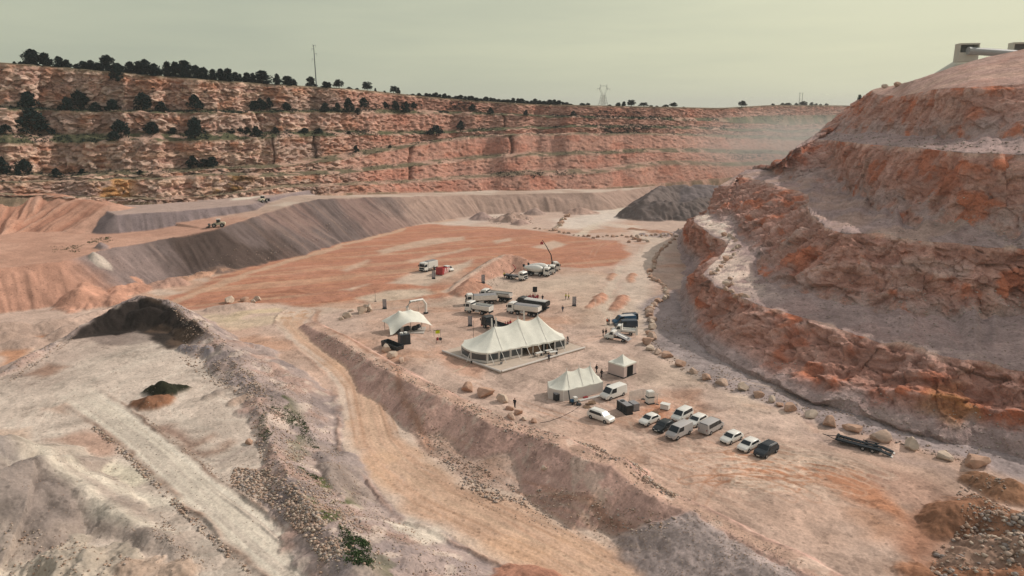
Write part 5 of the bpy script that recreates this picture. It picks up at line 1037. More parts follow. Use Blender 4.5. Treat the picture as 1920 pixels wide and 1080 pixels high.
# dark generator container and the skip
def placed(name, label, cat, px, py, rz, group=None): p = spot(px, py); return thing(name, label, cat, (p[0], p[1], p[2]), rz, group)
def ang2(a, b): p = U(*a, 0); q = U(*b, 0); return math.atan2(q[1]-p[1], q[0]-p[0])
r1 = ang2((756, 650), (773, 647.5))
o = placed('power_container', 'tall dark green container with white fans on its roof by the stretch tent', 'container', 758, 645, r1)
MB().box(-1.15, 1.15, -1.0, 1.0, .12, 2.25).build('body', 'charcoal', o, .04); MB().box(-1.25, 1.25, -1.1, 1.1, 0, .14).build('base', 'black', o)
for s in (-.5, .45): MB().tube([(s, .2, 2.25), (s, .2, 2.55)], .36, 14).build('roof_fan', 'white', o, smooth=True)
MB().box(-.6, .1, -1.02, -.99, .3, 2.0).build('door', 'black', o, .01)
r1 = ang2((716, 646), (757, 660))
o = placed('skip', 'long low black skip behind the pale boulders on the berm', 'skip', 736, 652, r1)
MB().prism([(-2.7, 1.25), (-2.6, .05), (2.6, .05), (2.75, .95), (2.6, .95), (2.5, .2), (-2.45, .2), (-2.55, 1.25)], -.95, .95).build('floor', 'black', o)
for s in (-1, 1): MB().prism([(-2.7, 1.25), (-2.6, .06), (2.6, .06), (2.75, .95)], s*.95-.04, s*.95+.04).build('side_wall', 'black', o)
MB().box(-2.75, 2.8, -1.02, -.92, .88, .98).build('rim', 'charcoal', o)
# start arch
a, b = U(763.9, 594.4, 0), U(798.6, 587.8, 0); c = (a+b)/2; d = b-a; w = float(np.hypot(d[0], d[1]))/2
o = thing('inflatable_arch', 'white inflatable arch with dark lettering over the track', 'arch', (float(c[0]), float(c[1]), gz(c[0], c[1])), math.atan2(d[1], d[0]))
pts = [(-w, 0, .1), (-w, 0, 2.5), (-w+.9, 0, 3.75), (w-.9, 0, 3.75), (w, 0, 2.5), (w, 0, .1)]
MB().tube([Vector(p) for p in pts], .34, 12).build('inflated_tube', 'white', o, smooth=True)
for s in (-1, 1): MB().box(s*w-.5, s*w+.5, -.45, .45, 0, .35).build('ballast', 'black', o, .04)
lt = MB(); xx = -1.5; rr = random.Random(3)
for q in (5, 6):
    for k in range(q):
        ww = rr.uniform(.10, .17); lt.box(xx, xx+.035, -.36, -.33, 3.63, 3.87); lt.box(xx, xx+ww, -.36, -.33, [3.63, 3.73, 3.84][k % 3], [3.66, 3.76, 3.87][k % 3]); xx += ww+.07
    xx += .22
lt.build('lettering', 'black', o)
# panel signs with black feet
def panel_sign(px, py, label):
    x, y, z = spot(px, py); o = thing('panel_sign', label, 'sign', (x, y, z), math.atan2(-x, y)*.4, 'grey printed panel signs on black feet')
    pn = MB().box(-.5, .5, -.04, .04, .35, 2.55).build('panel', 'print', o, .01); MB().box(-.58, .58, -.35, .35, 0, .36, (.08, .08, .12)).build('foot', 'black', o, .03)
    m = MB()
    for k in range(7): m.box(-.42, .42-.1*(k % 3), -.052, -.04, 2.3-k*.26, 2.38-k*.26)
    m.build('print', 'lime', pn)
for p in ((721.3, 578.9, 'grey panel sign on the rise between the boulder clump and the arch'), (881.5, 612.2, 'grey panel sign beside the black dropside lorry'), (813, 523, 'grey panel sign in front of the red skip'), (906, 532, 'grey panel sign at the foot of the earth ramp'), (1076.6, 574.4, 'grey panel sign between the lorries and the small earth mounds')): panel_sign(*p)
def blade(px, py, hgt_, label):
    x, y, z = spot(px, py); o = thing('banner_post', label, 'banner', (x, y, z), 0, 'slim white banners'); MB().tube([(0, 0, 0), (0, 0, hgt_)], .04, 6).build('pole', 'pale', o); MB().box(.03, .5, -.02, .02, .6, hgt_, (.2, 0, 0)).build('flag', 'white', o)
blade(921, 634, 4.6, 'slim white banner left of the big tent, over the black dropside lorry'); blade(929, 633, 4.7, 'slim white banner close to the first peak of the big tent'); blade(981, 616, 4.3, 'slim white banner behind the middle peak of the big tent'); blade(1191.7, 633.5, 2.6, 'slim white banner in front of the dropside truck')
o = placed('notice_stand', 'yellow-green notice hung between two posts near the stretch tent', 'sign', 820, 632, R(15))
for s in (-.75, .75): MB().tube([(s, 0, 0), (s, 0, 1.6)], .03, 6).build('post', 'chassis', o)
MB().box(-.8, .8, -.02, .02, 1.5, 1.6).build('crossbar', 'chassis', o); MB().box(-.4, .6, -.035, -.02, .75, 1.5).build('notice', 'yellow', o)
o = placed('notice_stand', 'red and dark round sign on thin legs below the yellow notice', 'sign', 823, 644, R(15))
for s in (-.55, .55): MB().tube([(s, 0, 0), (s, 0, 1.3)], .03, 6).build('post', 'chassis', o)
MB().box(-.5, -.05, -.03, .03, .7, 1.4).build('red_board', 'red', o); MB().tube([(.35, -.04, 1.0), (.35, .04, 1.0)], .36, 16).build('round_board', 'charcoal', o)
# red skip with white chevrons
r1 = ang2((824, 520), (843, 510)); o = placed('red_skip', 'red open skip with slanting white stripes next to the white box lorry', 'skip', 830, 513, r1)
MB().prism([(-2.6, .1), (2.2, .1), (3.3, 1.3), (3.2, 1.5), (-2.6, 2.3)], -1.15, -1.08).prism([(-2.6, .1), (2.2, .1), (3.3, 1.3), (3.2, 1.5), (-2.6, 2.3)], 1.08, 1.15).build('side_wall', 'red', o)
MB().box(-2.68, -2.6, -1.15, 1.15, .1, 2.3).build('end_wall', 'red', o, .01); MB().box(-2.6, 2.3, -1.08, 1.08, .1, .25).build('floor', 'dred', o); MB().prism([(2.2, .1), (3.3, 1.3), (3.25, 1.45), (2.1, .25)], -1.08, 1.08).build('sloping_end', 'red', o)
for k, x in enumerate((-1.2, .3, 1.6)):
    for s in (-1, 1): MB().prism([(x, .15), (x+.5, .15), (x+1.1, 1.3-.12*k+.4), (x+.6, 1.4-.12*k+.45)], s*1.16-.012, s*1.16+.012).build('stripe', 'white', o)
car('parked_car', 'small white van peeping out behind the red skip', 'van', pose((842, 510), (832, 507), 'R', .85), 'white', 3.9, 1.7, 1.6, 'mpv', None)
# machines and stores between the small tent and the parked cars
r1 = ang2((1155, 770), (1173, 782))
o = placed('generator', 'low black generator cabinet between the estate SUV and the parked row', 'generator', 1171, 772, r1)
MB().box(-1.55, 1.55, -.65, .65, .15, 1.6).build('cabinet', 'black', o, .05); MB().box(-1.5, 1.5, -.62, .62, 1.6, 1.66).build('roof_plate', 'grey', o, .02); MB().box(-1.0, -.4, -.3, .3, 1.66, 1.78).build('vent_hatch', 'black', o, .02); MB().box(-1.6, 1.6, -.68, .68, 0, .16).build('skid', 'chassis', o)
for k in range(3): MB().box(-1.3+k*.95, -.6+k*.95, -.665, -.65, .4, 1.4).build('louvre_door', 'chassis', o)
o = placed('power_cabinet', 'grey steel cabinet butted against the black generator', 'cabinet', 1188, 768, r1)
MB().box(-.85, .85, -.6, .6, .1, 1.35).build('cabinet', 'grey', o, .03); MB().box(-.75, .75, -.62, -.6, .2, 1.25).build('door', 'charcoal', o); MB().box(-.9, .9, -.65, .65, 0, .1).build('skid', 'chassis', o)
o = placed('water_tank_stack', 'two white tanks stacked with a dark band, beside the mesh fence', 'tank', 1218, 757.5, R(20))
MB().box(-.62, .62, -.55, .55, .15, 1.2).build('lower_tank', 'white', o, .08); MB().box(-.65, .65, -.58, .58, 1.2, 1.32).build('band', 'black', o); MB().box(-.62, .62, -.55, .55, 1.32, 2.35).build('upper_tank', 'white', o, .10); MB().box(-.7, .7, -.65, .65, 0, .15).build('pallet', 'chassis', o)
o = placed('storage_crate', 'low white crate standing alone to the right of the white tanks', 'crate', 1247, 767.5, R(-32))
MB().box(-.75, .75, -.55, .55, .15, .95, (.05, .05, .05)).build('crate_body', 'white', o, .04); MB().box(-.8, .8, -.6, .6, .95, 1.05).build('lid', 'white', o, .03)
for s in (-.6, 0, .6): MB().box(s-.08, s+.08, -.55, .55, 0, .15).build('runner', 'wood', o)
def pallet(px, py, rz, tilt, label, dz=0.0):
    x, y, z = spot(px, py); o = thing('pallet', label, 'pallet', (x, y, z+dz), rz, 'wooden pallets on the ground'); o.rotation_euler = (tilt, 0, rz)
    for k in range(5): MB().box(-.6, .6, -.4+k*.19-.07, -.4+k*.19+.07, .12, .145).build('deck_board', 'wood', o)
    for s in (-.5, 0, .5): MB().box(s-.05, s+.05, -.45, .45, 0, .12).build('runner', 'wood', o)
pallet(1228, 775, R(10), 0, 'single wooden pallet lying before the white crate')
pallet(1100, 764, R(25), R(8), 'wooden pallet at the bottom of the heap behind the estate SUV'); pallet(1104, 760, R(40), R(-14), 'wooden pallet leaning in the middle of the heap behind the estate SUV', .25); pallet(1110, 757, R(15), R(20), 'wooden pallet at the back of the heap near the white van', .15)
def fence(a, b, label):
    p = U(*a, 0); q = U(*b, 0); L = math.hypot(q[0]-p[0], q[1]-p[1])/2; c = (p+q)/2
    o = thing('fence_panel', label, 'fence', (float(c[0]), float(c[1]), gz(c[0], c[1])), math.atan2(q[1]-p[1], q[0]-p[0]), 'mesh fence panels round the white tanks')
    MB().tube([(-L, 0, .1), (-L, 0, 2.0), (L, 0, 2.0), (L, 0, .1)], .03, 6).build('frame', 'pale', o)
    m = MB()
    for k in range(30): x = -L+2*L*(k+.5)/30; m.box(x-.012, x+.012, -.01, .01, .15, 2.0)
    for k in range(9): z = .2+k*.2; m.box(-L, L, -.012, .008, z-.012, z+.012)
    m.build('mesh', 'pale', o)
    for s in (-1, 1): MB().box(s*L-.35, s*L+.35, -.12, .12, 0, .12).build('foot', 'black', o, .02)
fence((1179.5, 754.5), (1205.5, 748.5), 'mesh fence panel to the left of the white tanks'); fence((1206.5, 749), (1232.5, 758.5), 'mesh fence panel behind the white tanks')
o = placed('speaker_case', 'black flight case standing at the left end of the small white tent', 'case', 1044, 751, R(30))
MB().box(-.5, .5, -.5, .5, .12, 1.35).build('case_body', 'black', o, .04); MB().box(-.52, .52, -.52, .52, 1.33, 1.40).build('lid', 'grey', o, .02)
for a_ in (-.4, .4):
    for b_ in (-.4, .4): MB().tube([(a_, b_, 0), (a_, b_, .13)], .07, 8).build('castor', 'rubber', o)
o = placed('tool_cart', 'cart piled with white and blue gear in front of the small white tent', 'cart', 1076, 757.5, R(25))
MB().box(-.7, .7, -.45, .45, .35, .45).build('platform', 'chassis', o); MB().box(-.1, .6, -.35, .35, .45, 1.25).build('white_box', 'white', o, .05); MB().box(-.65, -.15, -.3, .3, .45, .9).build('blue_box', 'blueplast', o, .06)
for a_ in (-.5, .5):
    for b_ in (-.45, .45): MB().wheel(a_, b_, .2, .2, .1, 12).build('wheel', 'rubber', o, smooth=True)
o = placed('plank', 'dark board leaning upright beside the gear cart', 'board', 1069, 755, R(60)); MB().box(-.15, .15, -.03, .03, 0, 2.2).build('board', 'chassis', o); o.rotation_euler = (R(-10), 0, R(60))
o = placed('sack', 'black bag lying in front of the gear cart', 'bag', 1085, 760, R(20)); MB().rings([[(x, r_*math.cos(t), max(.02, .25+r_*.8*math.sin(t))) for t in [2*math.pi*k/10 for k in range(10)]] for x, r_ in ((-.5, .08), (-.4, .26), (0, .32), (.4, .24), (.5, .06))]).build('bag_body', 'black', o, smooth=True)
o = placed('walkway', 'pale low walkway along the front of the small white tent', 'walkway', 1110, 747, TENT_RZ); MB().box(-2.8, 2.8, -.3, .3, 0, .18).build('boards', 'pale', o, .01)
o = placed('fuel_barrel', 'blue barrel behind the nose of the white panel van', 'barrel', 1142, 731, 0); MB().tube([(0, 0, 0), (0, 0, .95)], .5, 16).build('drum', 'blueplast', o, smooth=True); MB().tube([(0, 0, .95), (0, 0, 1.0)], .42, 16).build('lid', 'chassis', o)
o = placed('red_toolbox', 'small red box on the ground by the pallets', 'box', 1098, 748, R(30)); MB().box(-.45, .45, -.25, .25, 0, .4).build('box_body', 'red', o, .04); MB().tube([(-.2, 0, .4), (-.2, 0, .52), (.2, 0, .52), (.2, 0, .4)], .02, 5).build('handle', 'chassis', o)
cbl = MB()
pts = [U(*p, 0) for p in ((1092, 757), (1075, 770), (1052, 782), (1030, 790), (1012, 793))]; cbl.tube([(float(p[0]), float(p[1]), gz(p[0], p[1])+.03) for p in pts], .035, 5)
tag(cbl.build('cable', 'chassis'), 'dark cable trailing over the ground from the small tent to the boulders', 'cable')
cbl = MB(); pts = [U(*p, 0) for p in ((884, 679), (870, 688), (850, 698))]; cbl.tube([(float(p[0]), float(p[1]), gz(p[0], p[1])+.04) for p in pts], .05, 5)
tag(cbl.build('hose', M['cream']), 'pale yellow hose running from the deck to the berm', 'hose')
# potted conifers at the tent, lamp poles
for (px, py, label, hh) in ((940, 685, 'small dark conifer in a pot before the front wall of the big tent', 2.2), (875, 660, 'small dark conifer in a pot at the left end of the big tent', 1.5), (1064, 648, 'small dark conifer in a pot at the right end of the big tent', 1.7)):
    x, y, z = spot(px, py); o = thing('potted_conifer', label, 'plant', (x, y, max(z, zd)), 0, 'potted conifers round the big tent')
    MB().tube([(0, 0, 0), (0, 0, .4)], [.22, .28], 10).build('pot', 'grey', o, smooth=True); rr = random.Random(px); m = MB()
    for k in range(160):
        t = rr.random(); r_ = .42*(1-t)**.8*(.5+.5*rr.random()); a_ = rr.uniform(0, 6.28); p = Vector((r_*math.cos(a_), r_*math.sin(a_), .4+(hh-.4)*t)); u = Vector((math.cos(a_), math.sin(a_), .6))*.16; v = Vector((-math.sin(a_), math.cos(a_), 0))*.07; m.add([p-v, p+v, p+u+v*.2, p+u-v*.2], [(0, 1, 2, 3)])
    m.build('foliage', 'leaf', o)
for (px, py, hh, label) in ((888, 637, 4.5, 'thin mast standing left of the big tent'), (785, 601, 3.4, 'thin reddish mast behind the stretch tent'), (704, 566, 3.0, 'thin marker pole by the boulder clump at the left')):
    x, y, z = spot(px, py); o = thing('mast', label, 'mast', (x, y, z), 0); MB().tube([(0, 0, 0), (0, 0, hh)], [.05, .03], 6).build('pole', 'pole', o); MB().box(-.25, .25, -.25, .25, 0, .08).build('foot', 'chassis', o)
x, y, z = spot(1003, 566); o = thing('speaker_column', 'tall dark panel on a stand among the people behind the black tipper', 'sign', (x, y+1, z), 0); MB().box(-.6, .6, -.08, .08, 2.4, 3.9).build('panel', 'black', o, .02); MB().tube([(0, 0, 0), (0, 0, 2.4)], .06, 6).build('stand', 'chassis', o); MB().box(-.4, .4, -.4, .4, 0, .08).build('foot', 'chassis', o)
# conveyor bridge on the skyline at the right
def portal(px, py, Y, label):
    p = UY(px, py, Y); o = thing('conveyor_portal', label, 'portal', tuple(float(v) for v in p), R(-12), 'pale concrete portals of the conveyor')
    w, h, d, t = 3.1, 2.5, 4.5, .4
    MB().prism([(-w, -3), (w, -3), (w, 0), (-w, 0)], -d/2, d/2).build('base', 'conc', o); MB().box(-w, -w+t, -d/2, d/2, 0, h).build('side_wall', 'conc', o); MB().box(w-t, w, -d/2, d/2, 0, h).build('side_wall', 'conc', o)
    MB().box(-w-.02, w+.02, -d/2-.02, d/2+.02, h, h+.5).build('roof', 'conc', o); MB().box(-w+t, w-t, d/2-.5, d/2-.1, 0, h).build('inner_wall', 'grey', o)
YC = 262
portal(1812, 99, YC, 'pale concrete portal at the open end of the conveyor, left one on the skyline'); portal(1912, 97, YC+4, 'pale concrete portal at the edge of the picture, right one on the skyline')
a, b = UY(1815, 95, YC-3), UY(1905, 101, YC); m = MB()
R_ = [[(float(p[0]), float(p[1])+1.3*math.cos(t), float(p[2])+1.25*math.sin(t)) for t in [2*math.pi*k/14 for k in range(14)]] for p in (a, a+(b-a)*.33, a+(b-a)*.66, b)]
tag(m.rings(R_).build('conveyor', 'tube', None, smooth=True), 'grey covered conveyor slung between the two concrete portals', 'conveyor')
# pale heap below the conveyor end
cx, cy, cz = UY(1806, 103, YC+6); rows = []; rr = np.random.default_rng(4)
for i in range(26):
    t = i/25; rr_ = []
    for k in range(72):
        a_ = 2*math.pi*k/72; r_ = 34*t; rr_.append((cx+r_*math.cos(a_), cy+r_*math.sin(a_), cz-.72*math.sqrt(r_*r_+1.5)+.15*float(vn(np.array([math.cos(a_)*6+i*.02]), np.array([math.sin(a_)*6]), seed=3)[0])))
    rows.append(rr_)
m = MB().rings(rows); m.f = m.f[:-2]; tag(m.build('stockpile', 'conc', None, smooth=True), 'pale stockpile under the end of the conveyor on the skyline', 'stockpile')
# ------------------------------------------------------------------ people: one skinned body each, clothes and hair over it
def person(px, py, label, top='blackcloth', legs='blackcloth', facing=0.0, posek=0, rise=0.0, group='people standing about the quarry floor', xy=None):
    x, y, z = spot(px, py) if xy is None else (xy[0], xy[1], gz(*xy))
    o = thing('person', label, 'person', (x, y, z+rise), facing, group)
    sp = {0: .0, 1: .08, 2: .16}[posek]
    J = {'pelvis': (0, 0, .95), 'waist': (0, 0, 1.08), 'chest': (0.01, 0, 1.32), 'neck': (.01, 0, 1.47), 'chin': (.03, 0, 1.56), 'skull': (.025, 0, 1.66), 'crown': (.02, 0, 1.735)}
    r = {'pelvis': .145, 'waist': .125, 'chest': .15, 'neck': .055, 'chin': .07, 'skull': .095, 'crown': .06}
    E = [('pelvis', 'waist'), ('waist', 'chest'), ('chest', 'neck'), ('neck', 'chin'), ('chin', 'skull'), ('skull', 'crown')]
    for s, n in ((1, 'l'), (-1, 'r')):
        st_ = sp*s; ar = (.05 if posek == 0 else .12)*s
        P_ = {'hip': (0, s*.09, .88, .095), 'knee': (.03+st_*.6, s*.10, .50, .06), 'ankle': (st_, s*.105, .09, .042), 'toe': (.15+st_, s*.12, .035, .035), 'shoulder': (0, s*.19, 1.40, .065), 'elbow': (-.03-ar, s*.25, 1.12, .045), 'wrist': (.10-ar if posek != 1 else .22, s*(.24 if posek != 1 else .10), .88 if posek != 1 else 1.10, .032), 'palm': (.13-ar if posek != 1 else .28, s*(.24 if posek != 1 else .05), .81 if posek != 1 else 1.12, .034)}
        for k, v in P_.items(): J[k+n] = v[:3]; r[k+n] = v[3]
        E += [('pelvis', 'hip'+n), ('hip'+n, 'knee'+n), ('knee'+n, 'ankle'+n), ('ankle'+n, 'toe'+n), ('chest', 'shoulder'+n), ('shoulder'+n, 'elbow'+n), ('elbow'+n, 'wrist'+n), ('wrist'+n, 'palm'+n)]
        w = Vector(J['wrist'+n]); p = Vector(J['palm'+n]); d = (p-w).normalized(); side = Vector((1, 0, 0)) if posek != 1 else Vector((0, 0, 1))
        for q in range(4):
            b = p+d*.02+side*(.025*(q-1.5)); e = b+d*(.07, .08, .075, .06)[q]-Vector((0, s*.015, 0)); J['f%d%s' % (q, n)] = tuple(b); J['g%d%s' % (q, n)] = tuple(e); r['f%d%s' % (q, n)] = .011; r['g%d%s' % (q, n)] = .009; E += [('palm'+n, 'f%d%s' % (q, n)), ('f%d%s' % (q, n), 'g%d%s' % (q, n))]
        b = w+d*.03+side*.045; J['t'+n] = tuple(b+d*.035); r['t'+n] = .011; E += [('palm'+n, 't'+n)]
    ks = list(J)
    def grown(name, keys, edges, rr, mat, parent, lev=1):
        me = bpy.data.meshes.new(name); ix = {k: i for i, k in enumerate(keys)}; me.from_pydata([J[k] for k in keys], [(ix[a], ix[b]) for a, b in edges], [])
        ob = bpy.data.objects.new(name, me); COL.objects.link(ob); ob.modifiers.new('skin', 'SKIN'); sub = ob.modifiers.new('sub', 'SUBSURF'); sub.levels = lev; sub.render_levels = lev
        for i, k in enumerate(keys): me.skin_vertices[0].data[i].radius = (rr[k], rr[k])
        me.skin_vertices[0].data[0].use_root = True
        dg = bpy.context.evaluated_depsgraph_get(); m2 = bpy.data.meshes.new_from_object(ob.evaluated_get(dg)); bpy.data.objects.remove(ob)
        m2.name = name; m2.materials.clear(); m2.materials.append(M[mat]); m2.polygons.foreach_set('use_smooth', [True]*len(m2.polygons))
        o2 = bpy.data.objects.new(name, m2); COL.objects.link(o2); o2.parent = parent; return o2
    key = (posek,)
    def cached(nm, fn, mat):
        kk = (nm, posek)
        if kk not in PCACHE: ob = fn(); PCACHE[kk] = ob.data; me = ob.data
        else: ob = bpy.data.objects.new(nm, PCACHE[kk]); COL.objects.link(ob); ob.parent = o
        ob.data.materials[0] = M[mat] if False else ob.data.materials[0]
        ob.material_slots[0].link = 'OBJECT'; ob.material_slots[0].material = M[mat]
        return ob
    cached('body', lambda: grown('body', ks, E, r, 'skin', o), 'skin')
    tk = ['waist', 'pelvis', 'chest'] + [a+n for n in 'lr' for a in ('shoulder', 'elbow', 'wrist')]
    tE = [('pelvis', 'waist'), ('waist', 'chest')] + [(a+n, b+n) if a != 'chest' else ('chest', b+n) for n in 'lr' for a, b in (('chest', 'shoulder'), ('shoulder', 'elbow'), ('elbow', 'wrist'))]
    r2 = {k: v+.022 for k, v in r.items()}
    cached('jacket', lambda: grown('jacket', tk, tE, r2, top, o), top)
    lk = ['pelvis'] + [a+n for n in 'lr' for a in ('hip', 'knee', 'ankle', 'toe')]
    lE = [(('pelvis', b+n) if a == 'pelvis' else (a+n, b+n)) for n in 'lr' for a, b in (('pelvis', 'hip'), ('hip', 'knee'), ('knee', 'ankle'), ('ankle', 'toe'))]
    r3 = {k: v+.018 for k, v in r.items()}
    cached('trousers', lambda: grown('trousers', lk, lE, r3, legs, o), legs)
    def hair():
        R_ = []
        for i in range(6):
            t = i/5; R_.append([(.012-.01*t+(.108*math.cos(t*1.5))*math.cos(a), (.105*math.cos(t*1.5))*math.sin(a), 1.655+.115*math.sin(t*1.5)) for a in [2*math.pi*k/12 for k in range(12)]])
        return MB().rings(R_).build('hair', 'hair', o, smooth='all')
    cached('hair', hair, 'hair')
    return o
PCACHE = {}
PEOPLE = [
    (1061, 561.6, 'person in a yellow safety vest, left one of the pair right of the lorries', 'vest', 'bluecloth', 200, 0), (1066.2, 562.2, 'person in a yellow vest and black trousers, right one of the pair', 'vest', 'blackcloth', 170, 2),
    (1055, 585.8, 'person in dark clothes standing alone right of the lorries', 'bluecloth', 'bluecloth', 250, 0), (1017.3, 564.2, 'person in a dark top with hands on hips behind the black tipper', 'blackcloth', 'bluecloth', 240, 1),
    (1008.2, 563.3, 'person in red standing between the dark panel and the person in black', 'redcloth', 'redcloth', 260, 0), (1138.2, 610.2, 'person in an orange safety vest by the blue van', 'orange', 'blackcloth', 20, 0), (1141.6, 609.8, 'person in dark clothes next to the one in orange', 'bluecloth', 'blackcloth', 190, 2),
    (1130.6, 630.6, 'person in black with wide stance, left one of the two by the recovery truck', 'blackcloth', 'blackcloth', 10, 1), (1136.1, 629.8, 'person in black, right one of the two by the recovery truck', 'blackcloth', 'blackcloth', 200, 0),
    (965.2, 765.4, 'person in black taking a picture beside the boulders on the berm', 'blackcloth', 'blackcloth', 60, 1), (872, 667.5, 'person in a yellow vest at the left end of the big tent', 'vest', 'blackcloth', 330, 0),
    (1118.5, 699, 'person in black walking behind the small white tent', 'blackcloth', 'blackcloth', 210, 2), (1128, 708, 'person in black close behind the right end of the small white tent', 'blackcloth', 'blackcloth', 210, 2),
    (1029, 678, 'person in dark clothes at the tables before the big tent', 'bluecloth', 'blackcloth', 120, 1), (814, 507.5, 'person in dark clothes behind the white box lorry', 'blackcloth', 'blackcloth', 30, 0),
    (945.5, 520.5, 'person in pale top at the tail of the hook-lift lorry', 'vest', 'blackcloth', 30, 0),
]
for p in PEOPLE: person(p[0], p[1], p[2], p[3], p[4], R(p[5]), p[6])
for i, (px, py, pk, lb) in enumerate(((988, 565, 0, 'person in red over the cab roof of the black tipper, leftmost of the red crowd'), (991, 566, 1, 'person in red, second from the left in the crowd behind the black tipper'), (994, 563.5, 0, 'person in red in the middle of the crowd left of the tall dark panel'), (997, 565.5, 2, 'person in red close to the left of the tall dark panel'), (999.5, 562, 0, 'person in red at the back of the crowd, left of the dark panel'), (1002, 567, 1, 'person in red directly below the tall dark panel'), (1005, 565, 0, 'person in red just right of the tall dark panel'))):
    person(px, py, lb, 'redcloth', 'blackcloth' if i % 2 else 'bluecloth', R(200+50*i), pk, 0, 'people in red behind the black tipper')
for i, (px, py, lb) in enumerate(((947.5, 616, 'person in red left of the gap between the black dropside lorry and the big tent'), (952.5, 615, 'person in red nearest the roof of the big tent'), (957, 613.5, 'person in dark red behind the slope of the big tent roof'))): person(px, py, lb, 'redcloth', 'blackcloth', R(150+70*i), i % 3, 0, 'people in red beside the black dropside lorry')
# ------------------------------------------------------------------ boulders
def boulder_mesh(seed, mat):
    rr = random.Random(seed); bm = bmesh.new(); bmesh.ops.create_icosphere(bm, subdivisions=3, radius=1.0)
    planes = [(Vector((rr.gauss(0, 1), rr.gauss(0, 1), rr.gauss(0, .8))).normalized(), rr.uniform(.42, .80)) for _ in range(15)]
    co = np.array([v.co[:] for v in bm.verts]); n = fbm(co[:, 0]*2+seed, co[:, 1]*2, co[:, 2]*2, o=4, seed=seed)
    for v, q in zip(bm.verts, n):
        for a, d in planes:
            t = v.co.dot(a)
            if t > d: v.co -= a*(t-d)*.985
        v.co *= 1.22+.05*float(q); v.co.z *= .9
    zmin = min(v.co.z for v in bm.verts)
    for v in bm.verts: v.co.z -= zmin
    me = bpy.data.meshes.new('boulder'); bm.to_mesh(me); bm.free()
    me.polygons.foreach_set('use_smooth', [True]*len(me.polygons)); me.set_sharp_from_angle(angle=R(14)); me.materials.append(M[mat]); return me
BM_ = [boulder_mesh(i+1, ('stone', 'stone2', 'stone3')[i % 3]) for i in range(12)]
BR = random.Random(11)
def boulder(p, size, label, group, k=None, flat=1.0):
    me = BM_[BR.randrange(12) if k is None else k]; o = bpy.data.objects.new('boulder', me); COL.objects.link(o)
    s = size*.47; o.scale = (s*BR.uniform(.95, 1.25), s*BR.uniform(.75, 1.0), s*BR.uniform(.6, .85)*flat); o.rotation_euler = (BR.uniform(-.15, .15), BR.uniform(-.15, .15), BR.uniform(0, 6.28))
    o.location = (float(p[0]), float(p[1]), float(p[2])-.17*size); tag(o, label, 'boulder', group); return o
def mpp(p): return math.sqrt(p[0]**2+p[1]**2+(p[2]-H)**2)/F
near = [(1828, 874, 42), (1770, 858, 36), (1708, 840, 34), (1652, 822, 42), (1598, 807, 34), (1559, 797, 30), (1523, 782, 30), (1483, 771, 26), (1463, 762, 16), (1447, 755, 20), (1421, 745, 24), (1390, 732, 28), (1356, 722, 26), (1324, 711, 24), (1300, 700, 22), (1275, 687, 24), (1251, 670, 24), (1234, 664, 20), (1219, 656, 22), (1212, 646, 24), (1220, 636, 24), (1218, 627, 22), (1222, 617, 20), (1221, 603, 20)]
for i, (px, py, w) in enumerate(near):
    p = spot(px, py); boulder(p, w*mpp(p), 'boulder in the row under the right wall, %s from its near end' % nth(i+1) if i else 'boulder at the near end of the row, beside the brown earth heap', 'boulders in a row along the foot of the right wall')
far = [(190, 950), (180, 890), (165, 835), (175, 805), (190, 785), (205, 765), (240, 740), (265, 735), (310, 700), (320, 680), (310, 655), (305, 635), (300, 605), (285, 590), (265, 575), (240, 565), (215, 555), (190, 545), (180, 510), (165, 495), (185, 470), (205, 450), (210, 420), (215, 395), (220, 365), (235, 340), (245, 325), (262, 305), (275, 290), (290, 275), (305, 265), (325, 250), (345, 240), (360, 215), (380, 210)]
for i, (a, b) in enumerate(far[1:]):
    for q in (0, 1) if i < 30 else (0,):
        a2, b2 = (a, b) if q == 0 else ((a+far[i][0])/2+BR.uniform(-6, 6), (b+far[i][1])/2)
        p = spot(1180+a2/4.5, 400+b2/4.5+3); boulder(p, BR.uniform(1.2, 2.3)*(1.15 if i < 6 else 1), '%s rock in the winding line beside the lane, %s from near end' % (('reddish', 'pale')[(i+q) % 2], nth(i*2+q+1)), 'rocks in a winding line along the lane', None)
N_ = 30
for i in range(N_):
    t = i/(N_-1); px = 1003+264*t; py = 425+18*min(t*3.0, 1)+BR.uniform(-2, 2) if t < .5 else 441+BR.uniform(-2, 2)
    p = spot(px, py+2); boulder(p, BR.uniform(1.1, 2.3), 'small rock in the line across the far orange field, %s from left' % nth(i+1), 'rocks along the far edge of the orange field')
for i, (px, py, w) in enumerate(((1190, 446, 12), (1198, 450, 12), (1207, 448, 14), (1215, 451, 10), (1196, 444, 9), (1180, 452, 10))):
    p = spot(px, py+3); boulder(p, w*mpp(p), 'rock in the pile at the orange field tip, %s from left' % nth(i+1), 'pile of rocks at the tip of the orange field')
for i in range(18):
    t = i/17; p = spot(1036+32*t+BR.uniform(-3, 3), 434-31*t+BR.uniform(-2, 2)); boulder(p, BR.uniform(1.4, 3.0), 'rock in the heaped row by the far lane, %s from near end' % nth(i+1), 'heaped rocks beside the far gravel lane')
